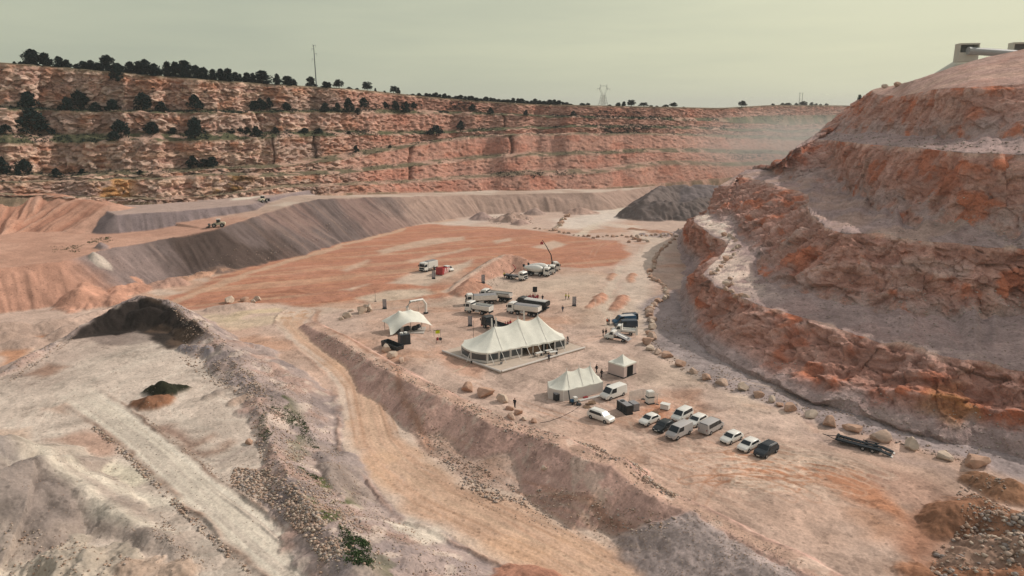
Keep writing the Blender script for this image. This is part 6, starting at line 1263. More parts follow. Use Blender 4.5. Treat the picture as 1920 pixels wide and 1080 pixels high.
for i, (px, py, w, k) in enumerate(((878, 731, 32, 1), (908, 742, 38, 4), (943, 754, 30, 2), (955, 768, 20, 1), (972, 777, 22, 4), (957, 783, 22, 0), (983, 788, 14, 2), (1002, 791, 18, 1), (650, 596, 22, 2), (676, 587, 24, 5), (693, 584, 22, 2), (659, 583, 14, 8), (686, 578, 14, 2), (722.5, 660, 22, 2), (737, 671, 24, 2), (754, 679, 18, 0), (430, 567, 24, 2), (460, 564, 18, 1), (476, 568, 13, 2), (483, 564, 18, 2), (1020, 880, 14, 2), (467, 832, 16, 1), (640, 600, 12, 2))):
    p = spot(px, py); txt = ('cream-topped boulder with a rusty broken face, on the berm', 'largest reddish-brown boulder on the berm crest, in the middle of three', 'rounded boulder to the left of the person in black on the berm', 'boulder directly below the person in black', 'wide reddish boulder just right of the person in black', 'low pale boulder at the front of the small clump on the berm', 'small pale rock between two larger ones at the end of the berm clump', 'pointed reddish boulder at the right end of the berm clump', 'biggest pale boulder at the left end of the clump where the haul road bends', 'tall pale boulder in the middle of the clump where the haul road bends', 'pale boulder at the right end of the clump where the haul road bends', 'small pale boulder behind the clump where the haul road bends', 'second small boulder behind the clump, close to its right end', 'white boulder in front of the black skip, left one', 'pale boulder in front of the right end of the black skip', 'boulder lowest down the berm from the black skip', 'broad pale boulder at the left of the group on the edge of the orange field', 'brown boulder second in the group on the edge of the orange field', 'small pale boulder in front in the group on the edge of the orange field', 'pale boulder at the right of the group on the edge of the orange field', 'lone pale boulder halfway down the grey face of the berm', 'lone upright reddish boulder on the white platform', 'small pale rock at the very left of the bend clump')[i]
    boulder(p, w*mpp(p), txt, 'loose boulders on the berm and by the roads', k)
ledge = [(720, 505), (750, 480), (775, 455), (800, 420), (815, 400), (845, 385), (880, 350), (880, 315), (920, 285), (900, 235), (870, 215), (845, 195), (800, 185), (690, 105), (850, 555), (820, 590), (820, 650), (870, 665), (900, 700), (945, 695), (985, 705), (830, 615), (875, 600), (700, 510), (905, 300)]
for i, (a, b) in enumerate(ledge):
    p = on_sheet(1180+a/4.5, 400+b/4.5, 'h'); boulder(p, BR.uniform(1.4, 2.4), 'boulder edging the lowest bench of the right hill, %s along its shelf' % nth(i+1), 'boulders edging the lowest bench of the right hill')
for i, (px, py) in enumerate(((1658, 163), (1681, 160))): p = on_sheet(px, py+3, 'h'); boulder((p[0], p[1], p[2]+.4), 2.6, ('grey boulder on the skyline edge of the right hill, left one', 'grey boulder on the skyline edge of the right hill, nearer the conveyor')[i], 'boulders on the skyline of the right hill')
# ------------------------------------------------------------------ loose stones that nobody could count
def stones(name, spots_, mats):
    base = [Vector(v) for v in ((0, 0, .7), (.9, 0, .2), (.25, .85, .25), (-.75, .5, .2), (-.7, -.55, .25), (.3, -.85, .2), (.4, .1, -.4), (-.4, 0, -.4))]
    fc = [(0, 1, 2), (0, 2, 3), (0, 3, 4), (0, 4, 5), (0, 5, 1), (1, 6, 2), (2, 6, 7), (2, 7, 3), (3, 7, 4), (4, 7, 6), (4, 6, 5), (5, 6, 1)]
    B = np.array(base); n = len(spots_); V = np.zeros((n, 8, 3)); rg = np.random.default_rng(5)
    for k in range(8): V[:, k] = B[k]*rg.uniform(.6, 1.3, (n, 3))
    a = rg.uniform(0, 6.28, n); ca, sa = np.cos(a)[:, None], np.sin(a)[:, None]; x, y = V[..., 0]*ca-V[..., 1]*sa, V[..., 0]*sa+V[..., 1]*ca; V[..., 0] = x; V[..., 1] = y
    S_ = np.array(spots_); V = V*S_[:, 3][:, None, None]*.5 + S_[:, None, :3]; V[..., 2] += S_[:, 3][:, None]*.08
    me = bpy.data.meshes.new(name); F_ = (np.arange(n)[:, None, None]*8+np.array(fc)[None]).reshape(-1, 3)
    me.vertices.add(n*8); me.vertices.foreach_set('co', V.astype(np.float32).ravel()); me.loops.add(len(F_)*3); me.loops.foreach_set('vertex_index', F_.astype(np.int32).ravel())
    me.polygons.add(len(F_)); me.polygons.foreach_set('loop_start', np.arange(0, len(F_)*3, 3, dtype=np.int32)); me.update(calc_edges=True)
    ca_ = me.color_attributes.new('Col', 'FLOAT_COLOR', 'POINT'); c = np.ones((n, 8, 4), np.float32); pal = np.array(mats)[rg.integers(0, len(mats), n)]*rg.uniform(.75, 1.2, (n, 1)); c[..., :3] = np.clip(pal, .02, .75)[:, None]; ca_.data.foreach_set('color', c.ravel())
    me.materials.append(STONE_M); o = bpy.data.objects.new(name, me); COL.objects.link(o); o['kind'] = 'stuff'; return o
STONE_M = earth_mat('loose_stone', 3.0, .12, .2, .1)
def scatter_poly(P, n, lo, hi, z=0.0, power=3.2):
    Q = [p[:2] for p in PX(P, z)]; xs = [q[0] for q in Q]; ys = [q[1] for q in Q]; out = []
    rg = np.random.default_rng(int(abs(P[0][0])*7+n)); k = 0
    while len(out) < n and k < 60:
        x = rg.uniform(min(xs), max(xs), n); y = rg.uniform(min(ys), max(ys), n); m = poly_sd(x, y, Q) < 0; dn = fbm(x/4, y/4, o=3, seed=88) > rg.uniform(-.9, .7, n)
        for a, b in zip(x[m & dn], y[m & dn]): out.append((a, b, gz(a, b), lo+(hi-lo)*rg.random()**power))
        k += 1
    return out[:n]
sp_ = []
sp_ += scatter_poly([(470, 700), (540, 790), (600, 850), (660, 930), (700, 1010), (760, 1090), (600, 1090), (560, 960), (500, 900), (480, 830), (460, 760)], 5200, 0.07, 0.54, 3.5)[:3400]
sp_ += scatter_poly([(440, 870), (500, 880), (560, 930), (620, 1000), (660, 1060), (610, 1070), (560, 1000), (500, 940), (430, 900)], 2600, 0.24, 0.72, 3.5)
sp_ += scatter_poly([(300, 560), (380, 600), (450, 660), (500, 720), (440, 720), (380, 690), (330, 650), (345, 610), (300, 575)], 2200, 0.09, 0.58, 5)
sp_ += scatter_poly([(0, 690), (60, 660), (165, 605), (180, 600), (120, 645), (40, 700), (0, 720)], 700, 0.09, 0.43, 3.5)
sp_ += scatter_poly([(780, 800), (850, 880), (1000, 940), (1150, 985), (1300, 1030), (1290, 1000), (1130, 950), (1000, 910), (880, 850), (800, 780)], 1500, 0.07, 0.50, 0)
sp_ += scatter_poly([(860, 880), (940, 905), (960, 925), (930, 930), (860, 900)], 260, 0.18, 0.72, -.5)
sp_ += scatter_poly([(590, 606), (700, 660), (800, 710), (900, 750), (1000, 790), (1130, 830), (1190, 860), (1290, 930), (1260, 935), (1150, 880), (1000, 830), (850, 760), (700, 680), (590, 620)], 2600, 0.07, 0.50, 2.5)
sp_ += scatter_poly([(1070, 805), (1120, 812), (1160, 840), (1180, 862), (1130, 860), (1080, 830)], 500, 0.12, 0.58, 2)
sp_ += scatter_poly([(1170, 870), (1220, 880), (1290, 930), (1260, 945), (1200, 910)], 700, 0.15, 0.72, 1.5)
sp_ += scatter_poly([(1760, 1000), (1850, 960), (1960, 960), (2050, 1000), (2000, 1100), (1740, 1100), (1750, 1040)], 1500, 0.12, 0.94, 1.5)
sp_ += scatter_poly([(1880, 980), (1990, 960), (1990, 1070), (1880, 1060)], 200, 0.42, 1.2, 2.0, 1.5)
sp_ += scatter_poly([(1800, 890), (1880, 880), (1900, 960), (1840, 1000), (1790, 960)], 700, 0.09, 0.58, 1.5)
sp_ += scatter_poly([(1225, 600), (1290, 680), (1400, 725), (1500, 765), (1640, 800), (1920, 885), (1920, 810), (1640, 750), (1400, 670), (1290, 590)], 3800, 0.06, 0.43, 0)
sp_ += scatter_poly([(1235, 440), (1300, 425), (1310, 440), (1240, 445)], 300, 0.24, 0.86, .5)
sp_ += scatter_poly([(905, 405), (990, 400), (1000, 418), (920, 418)], 260, 0.24, 0.86, .5)
sp_ += scatter_poly([(870, 535), (930, 490), (1000, 490), (1010, 500), (960, 520), (890, 545)], 420, 0.12, 0.50, 1)
sp_ += scatter_poly([(340, 520), (480, 488), (600, 455), (700, 425), (800, 405), (800, 412), (700, 434), (600, 464), (480, 498), (340, 530)], 900, 0.12, 0.58, 0)
sp_ += scatter_poly([(20, 1020), (180, 1010), (260, 1060), (200, 1090), (0, 1090)], 500, 0.09, 0.43, 3.5); sp_ += scatter_poly([(300, 960), (330, 990), (300, 1010), (390, 1050), (360, 1070), (280, 1010)], 300, 0.07, 0.36, 3.2)
sp_ += scatter_poly([(640, 560), (1200, 560), (1640, 860), (1660, 1060), (1300, 900), (900, 690)], 1400, 0.04, 0.16, 0)
sp_ += scatter_poly([(0, 760), (470, 740), (560, 900), (700, 1080), (60, 1080)], 900, 0.04, 0.18, 3)
sp_ += scatter_poly([(590, 620), (800, 730), (1000, 810), (1160, 880), (1300, 960), (1420, 1020), (1300, 1030), (1100, 980), (900, 920), (790, 850), (740, 760), (650, 680)], 5200, .05, .28, 1)
sp_ += scatter_poly([(450, 680), (560, 700), (640, 800), (680, 900), (820, 990), (960, 1090), (640, 1090), (520, 860)], 6000, .06, .34, 1.5)
sp_ += scatter_poly([(0, 700), (160, 640), (420, 700), (520, 900), (640, 1090), (0, 1090)], 3600, .05, .22, 3)
sp_ += scatter_poly([(1250, 950), (1420, 1010), (1560, 1090), (1300, 1090), (1180, 1000)], 2600, .05, .22, 1.5)
sp_ += scatter_poly([(180, 800), (235, 842), (335, 940), (440, 1040), (490, 1085), (470, 1085), (420, 1040), (320, 945), (225, 850), (170, 805)], 900, .12, .6, 3)
sp_ += scatter_poly([(262, 782), (310, 825), (420, 905), (505, 967), (640, 1062), (650, 1055), (515, 960), (430, 898), (320, 818), (270, 776)], 500, .08, .35, 3)
sp_ += scatter_poly([(1225, 640), (1300, 690), (1450, 745), (1600, 792), (1830, 862), (1830, 880), (1600, 812), (1450, 762), (1300, 708), (1210, 655)], 900, .12, .55, 0)
stones('rubble', sp_, [(.44, .34, .275), (.50, .41, .33), (.38, .27, .21), (.33, .285, .26), (.40, .28, .21)])
# talus blocks on the wall benches
hs = []; rg = np.random.default_rng(9); hn, hm_ = HP.shape[:2]; cuts = np.concatenate([[0], np.cumsum(rcounts)])
for seg, n, lo, hi in ((0, 2500, .1, .5), (2, 1700, .1, .55), (4, 1100, .12, .6), (6, 1400, .2, 1.0), (1, 1400, .12, .5), (3, 1600, .15, .6), (5, 1000, .15, .6)):
    i = (rg.uniform(cuts[seg], cuts[seg+1]-1, n) if seg % 2 == 0 else cuts[seg]+rg.random(n)**2*.35*(cuts[seg+1]-cuts[seg])).astype(int)
    j = rg.integers(0, hm_, n)
    for a, b in zip(i, j): hs.append((*HP[a, b], lo+(hi-lo)*rg.random()**3))
stones('talus', hs, [(.38, .32, .29), (.42, .34, .29), (.38, .28, .235), (.46, .39, .34)])
# ------------------------------------------------------------------ pines and bushes
def crown_mesh(name, seed, kind, mat, n_cl, per, leaf):
    rr = random.Random(seed); m = MB(); cl = []
    for k in range(n_cl):
        t = rr.random()
        if kind == 'pine': z = .06+.88*t; rad_ = .5*max(.12, (1-t**2.2))**.7*(.75+.25*math.sin(9*t+seed))*rr.uniform(.3, 1); a = rr.uniform(0, 6.28)
        elif kind == 'umbrella': z = .30+.62*t; rad_ = .5*(1-.55*t*t)*rr.uniform(.2, 1); a = rr.uniform(0, 6.28)
        else: z = .10+.80*t; rad_ = .47*math.sqrt(max(.02, 1-(1.15*t-.05)**2))*rr.uniform(.3, 1); a = rr.uniform(0, 6.28)
        cl.append((rad_*math.cos(a), rad_*math.sin(a), z, rr.uniform(.07, .15)))
    for cx, cy, cz, cr in cl:
        for q in range(per):
            d = Vector((rr.gauss(0, 1), rr.gauss(0, 1), rr.gauss(0, .8)+.25)).normalized(); p = Vector((cx, cy, cz))+d*cr*rr.uniform(.5, 1.05)
            u = d.cross(Vector((rr.gauss(0, 1), rr.gauss(0, 1), rr.gauss(0, 1)))).normalized(); w = (d*.7+u.cross(d)*.6).normalized(); s = leaf*rr.uniform(.6, 1.35)
            m.add([p-u*s*.5, p+u*s*.5, p+u*s*.25+w*s*1.25, p-u*s*.25+w*s*1.1], [(0, 1, 2, 3)])
    V = np.array(m.v); V[:, 2] *= .97/np.quantile(V[:, 2], .995); V[:, :2] *= .5/np.quantile(np.hypot(V[:, 0], V[:, 1]), .985)
    me = bpy.data.meshes.new(name); me.from_pydata(V.tolist(), [], m.f); me.materials.append(M[mat]); return me
def trunk_mesh(seed, hh):
    rr = random.Random(seed); m = MB(); x = rr.uniform(-.05, .05); m.tube([(0, 0, -.06), (x*.5, 0, hh*.5), (x, .02, hh), (x*1.2, .03, hh*1.5)], [.04, .032, .024, .01], 7)
    for k in range(6):
        a = rr.uniform(0, 6.28); z = hh*rr.uniform(.6, 1.3); m.tube([(x*z/hh, 0, z), (.22*math.cos(a), .22*math.sin(a), z+.16), (.34*math.cos(a), .34*math.sin(a), z+.3)], [.016, .011, .005], 5)
    me = bpy.data.meshes.new('trunk'); me.from_pydata(m.v, [], m.f); me.materials.append(M['bark']); return me
PROTO = {'pine': [(crown_mesh('crown', s, 'pine', 'leaf', 62, 40, .058), trunk_mesh(s, .5)) for s in (1, 2, 3, 4)], 'umbrella': [(crown_mesh('crown', s, 'umbrella', 'leaf', 36, 46, .055), trunk_mesh(s, .62)) for s in (11, 12, 13)], 'bush': [(crown_mesh('crown', s, 'bush', 'leaf2', 40, 44, .062), trunk_mesh(s, .35)) for s in (21, 22, 23, 24)]}
TR = random.Random(21)
def plant(kind, p, w, h, label, group, name='pine_tree', cat='tree'):
    cr, tr = TR.choice(PROTO[kind]); o = thing(name, label, cat, tuple(float(q) for q in p), TR.uniform(0, 6.28), group, (w*TR.uniform(.95, 1.1), w*TR.uniform(.95, 1.1), h))
    for nm, me in (('crown', cr), ('trunk', tr)): c = bpy.data.objects.new(nm, me); COL.objects.link(c); c.parent = o
    return o
def rim_point(px, back=2.5):
    j = int(np.clip((px+520)/1.7, 0, len(LPX)-1)); q = rim[j].copy(); v = q[:2]/np.hypot(*q[:2]); q[:2] += v*back; q[2] += .2; return q
def at_rim(px, top, w, label, group, kind='pine', back=None):
    q = rim_point(px, TR.uniform(2, 9) if back is None else back); m = mpp(q); bx, by, _ = project(q); h = max(.8, (float(by)-top)*m*1.03); return plant(kind, q, w*m*1.04, h*.9, label, group)
RIM = [(38, 117, 8), (62, 97, 32), (86, 103, 26), (113, 109, 18), (127, 114, 18), (145, 121, 12), (159, 117, 22), (172, 115, 18), (186, 119, 16), (203, 107, 30), (222, 120, 24), (245, 118, 24), (262, 117, 20), (275, 114, 24), (292, 121, 20), (301, 130, 10), (316, 118, 20), (331, 118, 20), (348, 116, 32), (370, 124, 20), (384, 128, 22), (401, 131, 18), (416, 130, 18), (430, 130, 28), (443, 136, 16), (452, 139, 10), (465, 137, 22), (475, 138, 12), (492, 133, 36), (521, 139, 15), (540, 143, 26), (553, 150, 10)]
for i, (px, top, w) in enumerate(RIM): at_rim(px, top, w, 'dark pine in the line on top of the left rim, %s from its left end' % nth(i+1), 'pines along the top of the left rim')
R2 = [(584, 144, 20, 'pine touching the foot of the tall power pole, on its left'), (612, 153, 16, 'small round pine just right of the power pole'), (618, 154, 10, 'slim pine leaning on the small round one right of the power pole'), (636, 149, 20, 'round-headed pine, third tree right of the power pole'), (655, 163, 13, 'low bush-like pine between the round-headed pine and the tall flat-sided one'), (671, 165, 8, 'tiny pine left of the tall flat-sided pine'), (689, 153, 19, 'tall pine with a lopsided crown on the rim right of the power pole'), (704, 165, 5, 'spindly little pine right of the lopsided pine'), (721, 170, 6, 'tiny pine left of the pair of full pines'), (739, 161, 17, 'fuller left pine of a close pair on the sloping rim'), (748, 164, 12, 'right pine of a close pair on the sloping rim')]
for px, top, w, lb in R2: at_rim(px, top, w, lb, 'pines on the rim to the right of the power pole', 'umbrella' if w > 15 and px > 620 else 'pine')
px = 765.0; i = 0
while px < 1078:
    i += 1; w = TR.uniform(9, 17) if px > 850 else TR.uniform(6, 12); k = np.interp(px, [765, 820, 850, 944, 1050, 1078], [176, 173, 178, 183, 187, 193]); at_rim(px, k+TR.uniform(-1, 4), w, 'tree in the long dark belt on the distant rim, %s from its left end' % nth(i), 'belt of trees on the distant rim', back=TR.uniform(3, 14)); px += w*.62
R3 = [(1092, 193, 11, 'first bushy tree after the end of the long dark belt'), (1103, 193, 12, 'second bushy tree after the end of the long dark belt, left of the pylon'), (1143, 196, 9, 'low bush on the skyline just right of the pylon'), (1161, 192, 11, 'left tree of the three right of the pylon'), (1171, 190, 9, 'middle tree of the three right of the pylon'), (1185, 187, 21, 'largest flat-topped tree of the three right of the pylon'), (1208, 192, 17, 'round tree alone after the flat-topped tree'), (1222, 197, 7, 'tiny tree right of the lone round tree'), (1232, 198, 7, 'small bush on the skyline before the last broad tree'), (1249, 196, 13, 'low left half of the last broad pair on the skyline'), (1262, 192, 19, 'taller right half of the last broad pair on the skyline'), (1283, 200, 6, 'tiny bush at the dip of the skyline'), (1391, 189, 16, 'single square-topped tree standing alone on the far rim'), (1450, 194, 7, 'tiny tree on the far rim right of the lone square-topped tree'), (1468, 193, 9, 'low bush on the far rim, left of the twin poles'), (1478, 193, 14, 'wide low bush on the far rim, left of the twin poles'), (1493, 193, 7, 'small round tree touching the twin poles from the left'), (1508, 190, 15, 'broad tree just right of the twin poles'), (1522, 192, 8, 'first of four small trees in a file on the far rim'), (1531, 194, 7, 'second of four small trees in a file on the far rim'), (1539, 195, 6, 'third of four small trees in a file on the far rim'), (1549, 194, 7, 'last of four small trees in a file on the far rim')]
for px, top, w, lb in R3: at_rim(px, top, w, lb, 'scattered trees on the far skyline', 'umbrella' if w > 15 else 'bush')
def on_bench(lst, words, group):
    for i, (px, by, w, h) in enumerate(sorted(lst)):
        p = on_sheet(px, by, 'w'); m = mpp(p); plant('bush', (p[0], p[1]-.4, p[2]-.3), w*m*.86, h*m*.86, words % nth(i+1), group, 'bush', 'bush')
on_bench([(55, 202, 34, 30), (128, 208, 28, 26), (152, 206, 34, 36), (181, 209, 24, 18), (213, 207, 28, 22), (269, 206, 36, 33), (304, 210, 24, 22), (367, 207, 34, 31), (477, 206, 26, 20), (490, 206, 24, 24), (506, 203, 16, 22), (538, 208, 19, 18), (610, 210, 20, 20), (633, 210, 15, 20), (655, 211, 26, 30), (672, 214, 16, 14), (682, 201, 26, 21), (722, 203, 17, 15), (742, 204, 18, 18), (762, 211, 24, 24), (776, 202, 14, 13), (864, 0, 0, 0)][:-1] + [(885, 207, 13, 15), (920, 214, 16, 15), (986, 216, 12, 12), (1075, 217, 15, 11)], 'dark bush on the top bench of the left wall, %s from the left edge', 'bushes on the top bench of the left wall')
on_bench([(65, 252, 62, 48), (13, 251, 26, 18), (228, 254, 32, 31), (214, 262, 22, 17), (287, 252, 33, 25), (325, 251, 20, 13), (367, 257, 36, 40), (436, 249, 18, 10), (448, 248, 20, 16), (464, 249, 16, 12), (481, 256, 25, 22), (517, 249, 15, 13), (572, 249, 24, 11), (598, 249, 20, 11), (655, 251, 10, 8), (805, 252, 18, 10), (819, 252, 28, 21), (864, 242, 19, 19)], 'dark bush on the second bench of the left wall, %s from the left edge', 'bushes on the second bench of the left wall')
on_bench([(5, 326, 28, 32), (48, 329, 32, 30), (107, 331, 18, 17), (155, 324, 16, 9), (263, 324, 15, 7), (363, 313, 26, 24), (384, 313, 24, 18), (400, 313, 26, 22), (668, 286, 12, 16), (731, 276, 8, 7)], 'dark bush on the third bench of the left wall, %s from the left edge', 'bushes on the third bench of the left wall')
for i, (px, by, w, h) in enumerate(((222, 150, 22, 24), (260, 142, 18, 14), (28, 118, 6, 4))): p = on_sheet(px, by, 'w'); m = mpp(p); plant('bush', (p[0], p[1]-.6, p[2]-.4), w*m, h*m*1.1, ('bush clinging to the cliff just under the left rim', 'smaller bush hanging below the rim, right of the clinging one', 'low tuft on the left rim near the picture edge')[i], 'bushes hanging from the left rim', 'bush', 'bush')
p = on_sheet(1611, 190, 'h'); plant('umbrella', (p[0], p[1], p[2]), 1.6, 2.6, 'tiny tree on the sloping left edge of the right hill', None)
# low scrub that nobody could count
def scrub(name, pts, seed):
    rg = np.random.default_rng(seed); n = len(pts); P_ = np.repeat(np.array(pts), 14, 0); k = len(P_); c = P_[:, :3]+rg.normal(0, 1, (k, 3))*P_[:, 3:4]*np.array([.45, .45, .22])+np.array([0, 0, 1])*P_[:, 3:4]*.25
    u = rg.normal(0, 1, (k, 3)); u /= np.linalg.norm(u, axis=1, keepdims=True); v = np.cross(u, rg.normal(0, 1, (k, 3))); v /= np.linalg.norm(v, axis=1, keepdims=True)+1e-6; s = P_[:, 3:4]*rg.uniform(.14, .3, (k, 1)); V = np.stack([c-u*s, c+v*s*.6, c+u*s, c-v*s*.6], 1)
    me = bpy.data.meshes.new(name); me.vertices.add(k*4); me.vertices.foreach_set('co', V.astype(np.float32).ravel()); me.loops.add(k*4); me.loops.foreach_set('vertex_index', np.arange(k*4, dtype=np.int32)); me.polygons.add(k); me.polygons.foreach_set('loop_start', np.arange(0, k*4, 4, dtype=np.int32)); me.update(calc_edges=True)
    me.materials.append(M['leaf2']); o = bpy.data.objects.new(name, me); COL.objects.link(o); o['kind'] = 'stuff'
pts = []; rg = np.random.default_rng(31); wc = np.concatenate([[0], np.cumsum(counts)]); wn = WP.shape[1]
for nm_, n, s in (('Af', 4200, .85), ('Bf', 3600, .85), ('Cf', 1900, .7), ('Df', 900, .6), ('Ef', 700, .6)):
    sgi = names.index(nm_); i = rg.integers(wc[sgi], wc[sgi+1]+2, n); j = rg.integers(0, wn, n)
    dn = fbm(WP[i, j, 0]/16, WP[i, j, 1]/16, o=3, seed=34) > rg.uniform(-.5, .5, n)
    for a, b in zip(i[dn], j[dn]): pts.append((*WP[a, b], s*rg.uniform(.5, 1.6)))
nr = 500; i = rg.integers(wc[11]-3, wc[12], nr); j = rg.integers(0, wn, nr)
for a, b in zip(i, j): pts.append((*WP[a, b], rg.uniform(.4, 1.2)))
for a, b, c_, d_, n in ((1100, 1230, 205, 225, 260), (830, 900, 188, 207, 260), (1130, 1220, 238, 250, 300), (930, 1080, 322, 332, 160), (1350, 1560, 235, 262, 500), (1360, 1450, 284, 300, 260), (700, 790, 192, 208, 120)):
    for k in range(n): p = on_sheet(rg.uniform(a, b), rg.uniform(c_, d_), 'w') if k % 3 == 0 else p+rg.normal(0, 1.2, 3)*np.array([1, 1, .3]); pts.append((*p, rg.uniform(.5, 1.3)))
scrub('undergrowth', pts, 3)
pts = [(a, b, c_, s*.8) for a, b, c_, s in scatter_poly([(505, 735), (560, 745), (600, 790), (585, 800), (530, 775), (505, 760)], 500, .2, .6, 4.2)+scatter_poly([(490, 775), (515, 800), (500, 830), (480, 800)], 150, .2, .6, 4)+scatter_poly([(635, 985), (690, 1000), (700, 1070), (650, 1060)], 420, .25, .8, 4.8)+scatter_poly([(555, 870), (600, 880), (590, 895)], 90, .2, .5, 3)+scatter_poly([(170, 450), (210, 445), (205, 455), (165, 458)], 60, .4, 1.0, 9.5)+scatter_poly([(95, 465), (160, 462), (150, 475), (100, 475)], 90, .3, .8, 9)]
scrub('weeds', pts, 5); bpy.data.objects['weeds'].data.materials[0] = M['weed']
# ------------------------------------------------------------------ power line
q = rim_point(594, 4); m = mpp(q); hh = (float(project(q)[1])-93)*m
o = thing('power_pole', 'tall wooden power pole with staggered cross-arms on the left rim', 'power pole', tuple(float(v) for v in q), R(60))
MB().tube([(0, 0, -.5), (-.15, 0, hh*.5), (-.3, 0, hh)], [.30, .24, .16], 8).build('pole', 'pole', o, smooth=True)
for z, s, l in ((hh-.1, 1, 1.5), (hh-.1, -1, 1.0), (hh*.91, -1, 1.5), (hh*.80, 1, 1.9), (hh*.67, -1, 1.7)):
    a = MB().tube([(-.25, 0, z-.25), (-.25+s*l, 0, z+.1)], .07, 5).build('cross_arm', 'pole', o); MB().tube([(-.25+s*l, 0, z+.1), (-.25+s*l, 0, z-1.1)], .05, 5).build('insulator', 'pole', a)
q = rim_point(1131, 130); q[2] = 50+.0045*q[1]; m = mpp(q); hh = (198-160)*m
o = thing('pylon', 'pale lattice pylon with two horns far behind the rim', 'pylon', tuple(float(v) for v in q), R(20)); mb = MB(); rd = .17
prof_ = [(0, .19), (.25, .13), (.5, .09), (.54, .085)]
for sx in (-1, 1):
    for sy in (-1, 1): mb.tube([(sx*w*hh, sy*w*hh*.8, z*hh) for z, w in prof_], rd, 4)
for z0_, w0, z1_, w1 in ((0, .19, .13, .16), (.13, .16, .25, .13), (.25, .13, .37, .11), (.37, .11, .5, .09)):
    for sy in (-1, 1): mb.tube([(-w0*hh, sy*w0*hh*.8, z0_*hh), (w1*hh, sy*w1*hh*.8, z1_*hh)], rd*.7, 4); mb.tube([(w0*hh, sy*w0*hh*.8, z0_*hh), (-w1*hh, sy*w1*hh*.8, z1_*hh)], rd*.7, 4)
    mb.tube([(-w1*hh, 0, z1_*hh), (w1*hh, 0, z1_*hh)], rd*.7, 4)
mb.build('tower', 'lattice', o); mb = MB()
for s in (-1, 1): mb.tube([(s*.085*hh, 0, .54*hh), (s*.22*hh, 0, .78*hh), (s*.17*hh, 0, .92*hh), (s*.18*hh, 0, 1.0*hh)], rd, 4); mb.tube([(s*.02*hh, 0, .54*hh), (s*.17*hh, 0, .80*hh), (s*.14*hh, 0, .92*hh)], rd*.8, 4); mb.tube([(s*.14*hh, 0, .80*hh), (s*.34*hh, 0, .79*hh)], rd*.9, 4); mb.tube([(s*.33*hh, 0, .79*hh), (s*.33*hh, 0, .70*hh)], rd*.5, 4)
mb.tube([(-.17*hh, 0, .92*hh), (.17*hh, 0, .92*hh)], rd, 4); mb.build('horned_head', 'lattice', o)
for px, lb in ((1499.5, 'left one of the twin slim poles on the far rim'), (1503, 'right one of the twin slim poles on the far rim')):
    q = rim_point(px, 8); m = mpp(q); hh = (197-176)*m; o = thing('power_pole', lb, 'power pole', tuple(float(v) for v in q), 0, 'twin poles on the far rim'); MB().tube([(0, 0, -1), (0, 0, hh)], [.28, .2], 6).build('pole', 'lattice', o); MB().box(-.8, .8, -.08, .08, hh-.4, hh-.2).build('cross_arm', 'lattice', o)

# dust hanging over the far end of the pit
bm = bmesh.new(); bmesh.ops.create_icosphere(bm, subdivisions=4, radius=1.0); me = bpy.data.meshes.new('dust'); bm.to_mesh(me); bm.free()
dm = bpy.data.materials.new('dust'); dm.use_nodes = True; t = dm.node_tree; t.nodes.remove(t.nodes['Principled BSDF']); L = t.links.new
pv = N(t, 'ShaderNodeVolumePrincipled'); pv.inputs['Color'].default_value = (.92, .87, .82, 1); pv.inputs['Anisotropy'].default_value = .2
tc = N(t, 'ShaderNodeTexCoord'); ln = N(t, 'ShaderNodeVectorMath', operation='LENGTH'); L(tc.outputs['Object'], ln.inputs[0])
mr = N(t, 'ShaderNodeMapRange', interpolation_type='SMOOTHSTEP'); mr.inputs[1].default_value = .15; mr.inputs[2].default_value = .98; mr.inputs[3].default_value = 1; mr.inputs[4].default_value = 0; L(ln.outputs['Value'], mr.inputs[0])
nz = N(t, 'ShaderNodeTexNoise', Scale=2.2, Detail=3.0); L(tc.outputs['Object'], nz.inputs['Vector']); mu = N(t, 'ShaderNodeMath', operation='MULTIPLY'); L(mr.outputs[0], mu.inputs[0]); L(nz.outputs['Fac'], mu.inputs[1])
m2 = N(t, 'ShaderNodeMath', operation='MULTIPLY'); L(mu.outputs[0], m2.inputs[0]); m2.inputs[1].default_value = DUST; L(m2.outputs[0], pv.inputs['Density']); L(pv.outputs[0], t.nodes['Material Output'].inputs['Volume'])
me.materials.append(dm); o = bpy.data.objects.new('dust', me); COL.objects.link(o); o['kind'] = 'stuff'; o.location = tuple(float(q) for q in UY(1515, 275, 440)); o.scale = (100, 80, 30)
# ------------------------------------------------------------------ daylight
SUN_AZ = Vector((.90, .436)); SUN_EL = R(35)
sun_dir = Vector((SUN_AZ.x*math.cos(SUN_EL), SUN_AZ.y*math.cos(SUN_EL), math.sin(SUN_EL))).normalized()
sl = bpy.data.lights.new('sun', 'SUN'); sl.energy = SUN_E; sl.angle = R(SUN_ANG); sl.color = (1.0, .915, .82)
so = bpy.data.objects.new('sun', sl); COL.objects.link(so); so.rotation_euler = sun_dir.to_track_quat('Z', 'Y').to_euler(); so.location = (60, 60, 120)
w = bpy.data.worlds.new('World'); SC.world = w; w.use_nodes = True; nt = w.node_tree; L = nt.links.new
bg = nt.nodes['Background']; bg.inputs['Strength'].default_value = 1.0
sky = N(nt, 'ShaderNodeTexSky'); sky.sky_type = 'NISHITA'; sky.sun_disc = False; sky.sun_elevation = SUN_EL; sky.sun_rotation = math.atan2(SUN_AZ.x, SUN_AZ.y); sky.dust_density = 4.0; sky.air_density = 1.2; sky.altitude = 150
tc = N(nt, 'ShaderNodeTexCoord')
dot = N(nt, 'ShaderNodeVectorMath', operation='DOT_PRODUCT'); dot.inputs[1].default_value = sun_dir; L(tc.outputs['Generated'], dot.inputs[0])
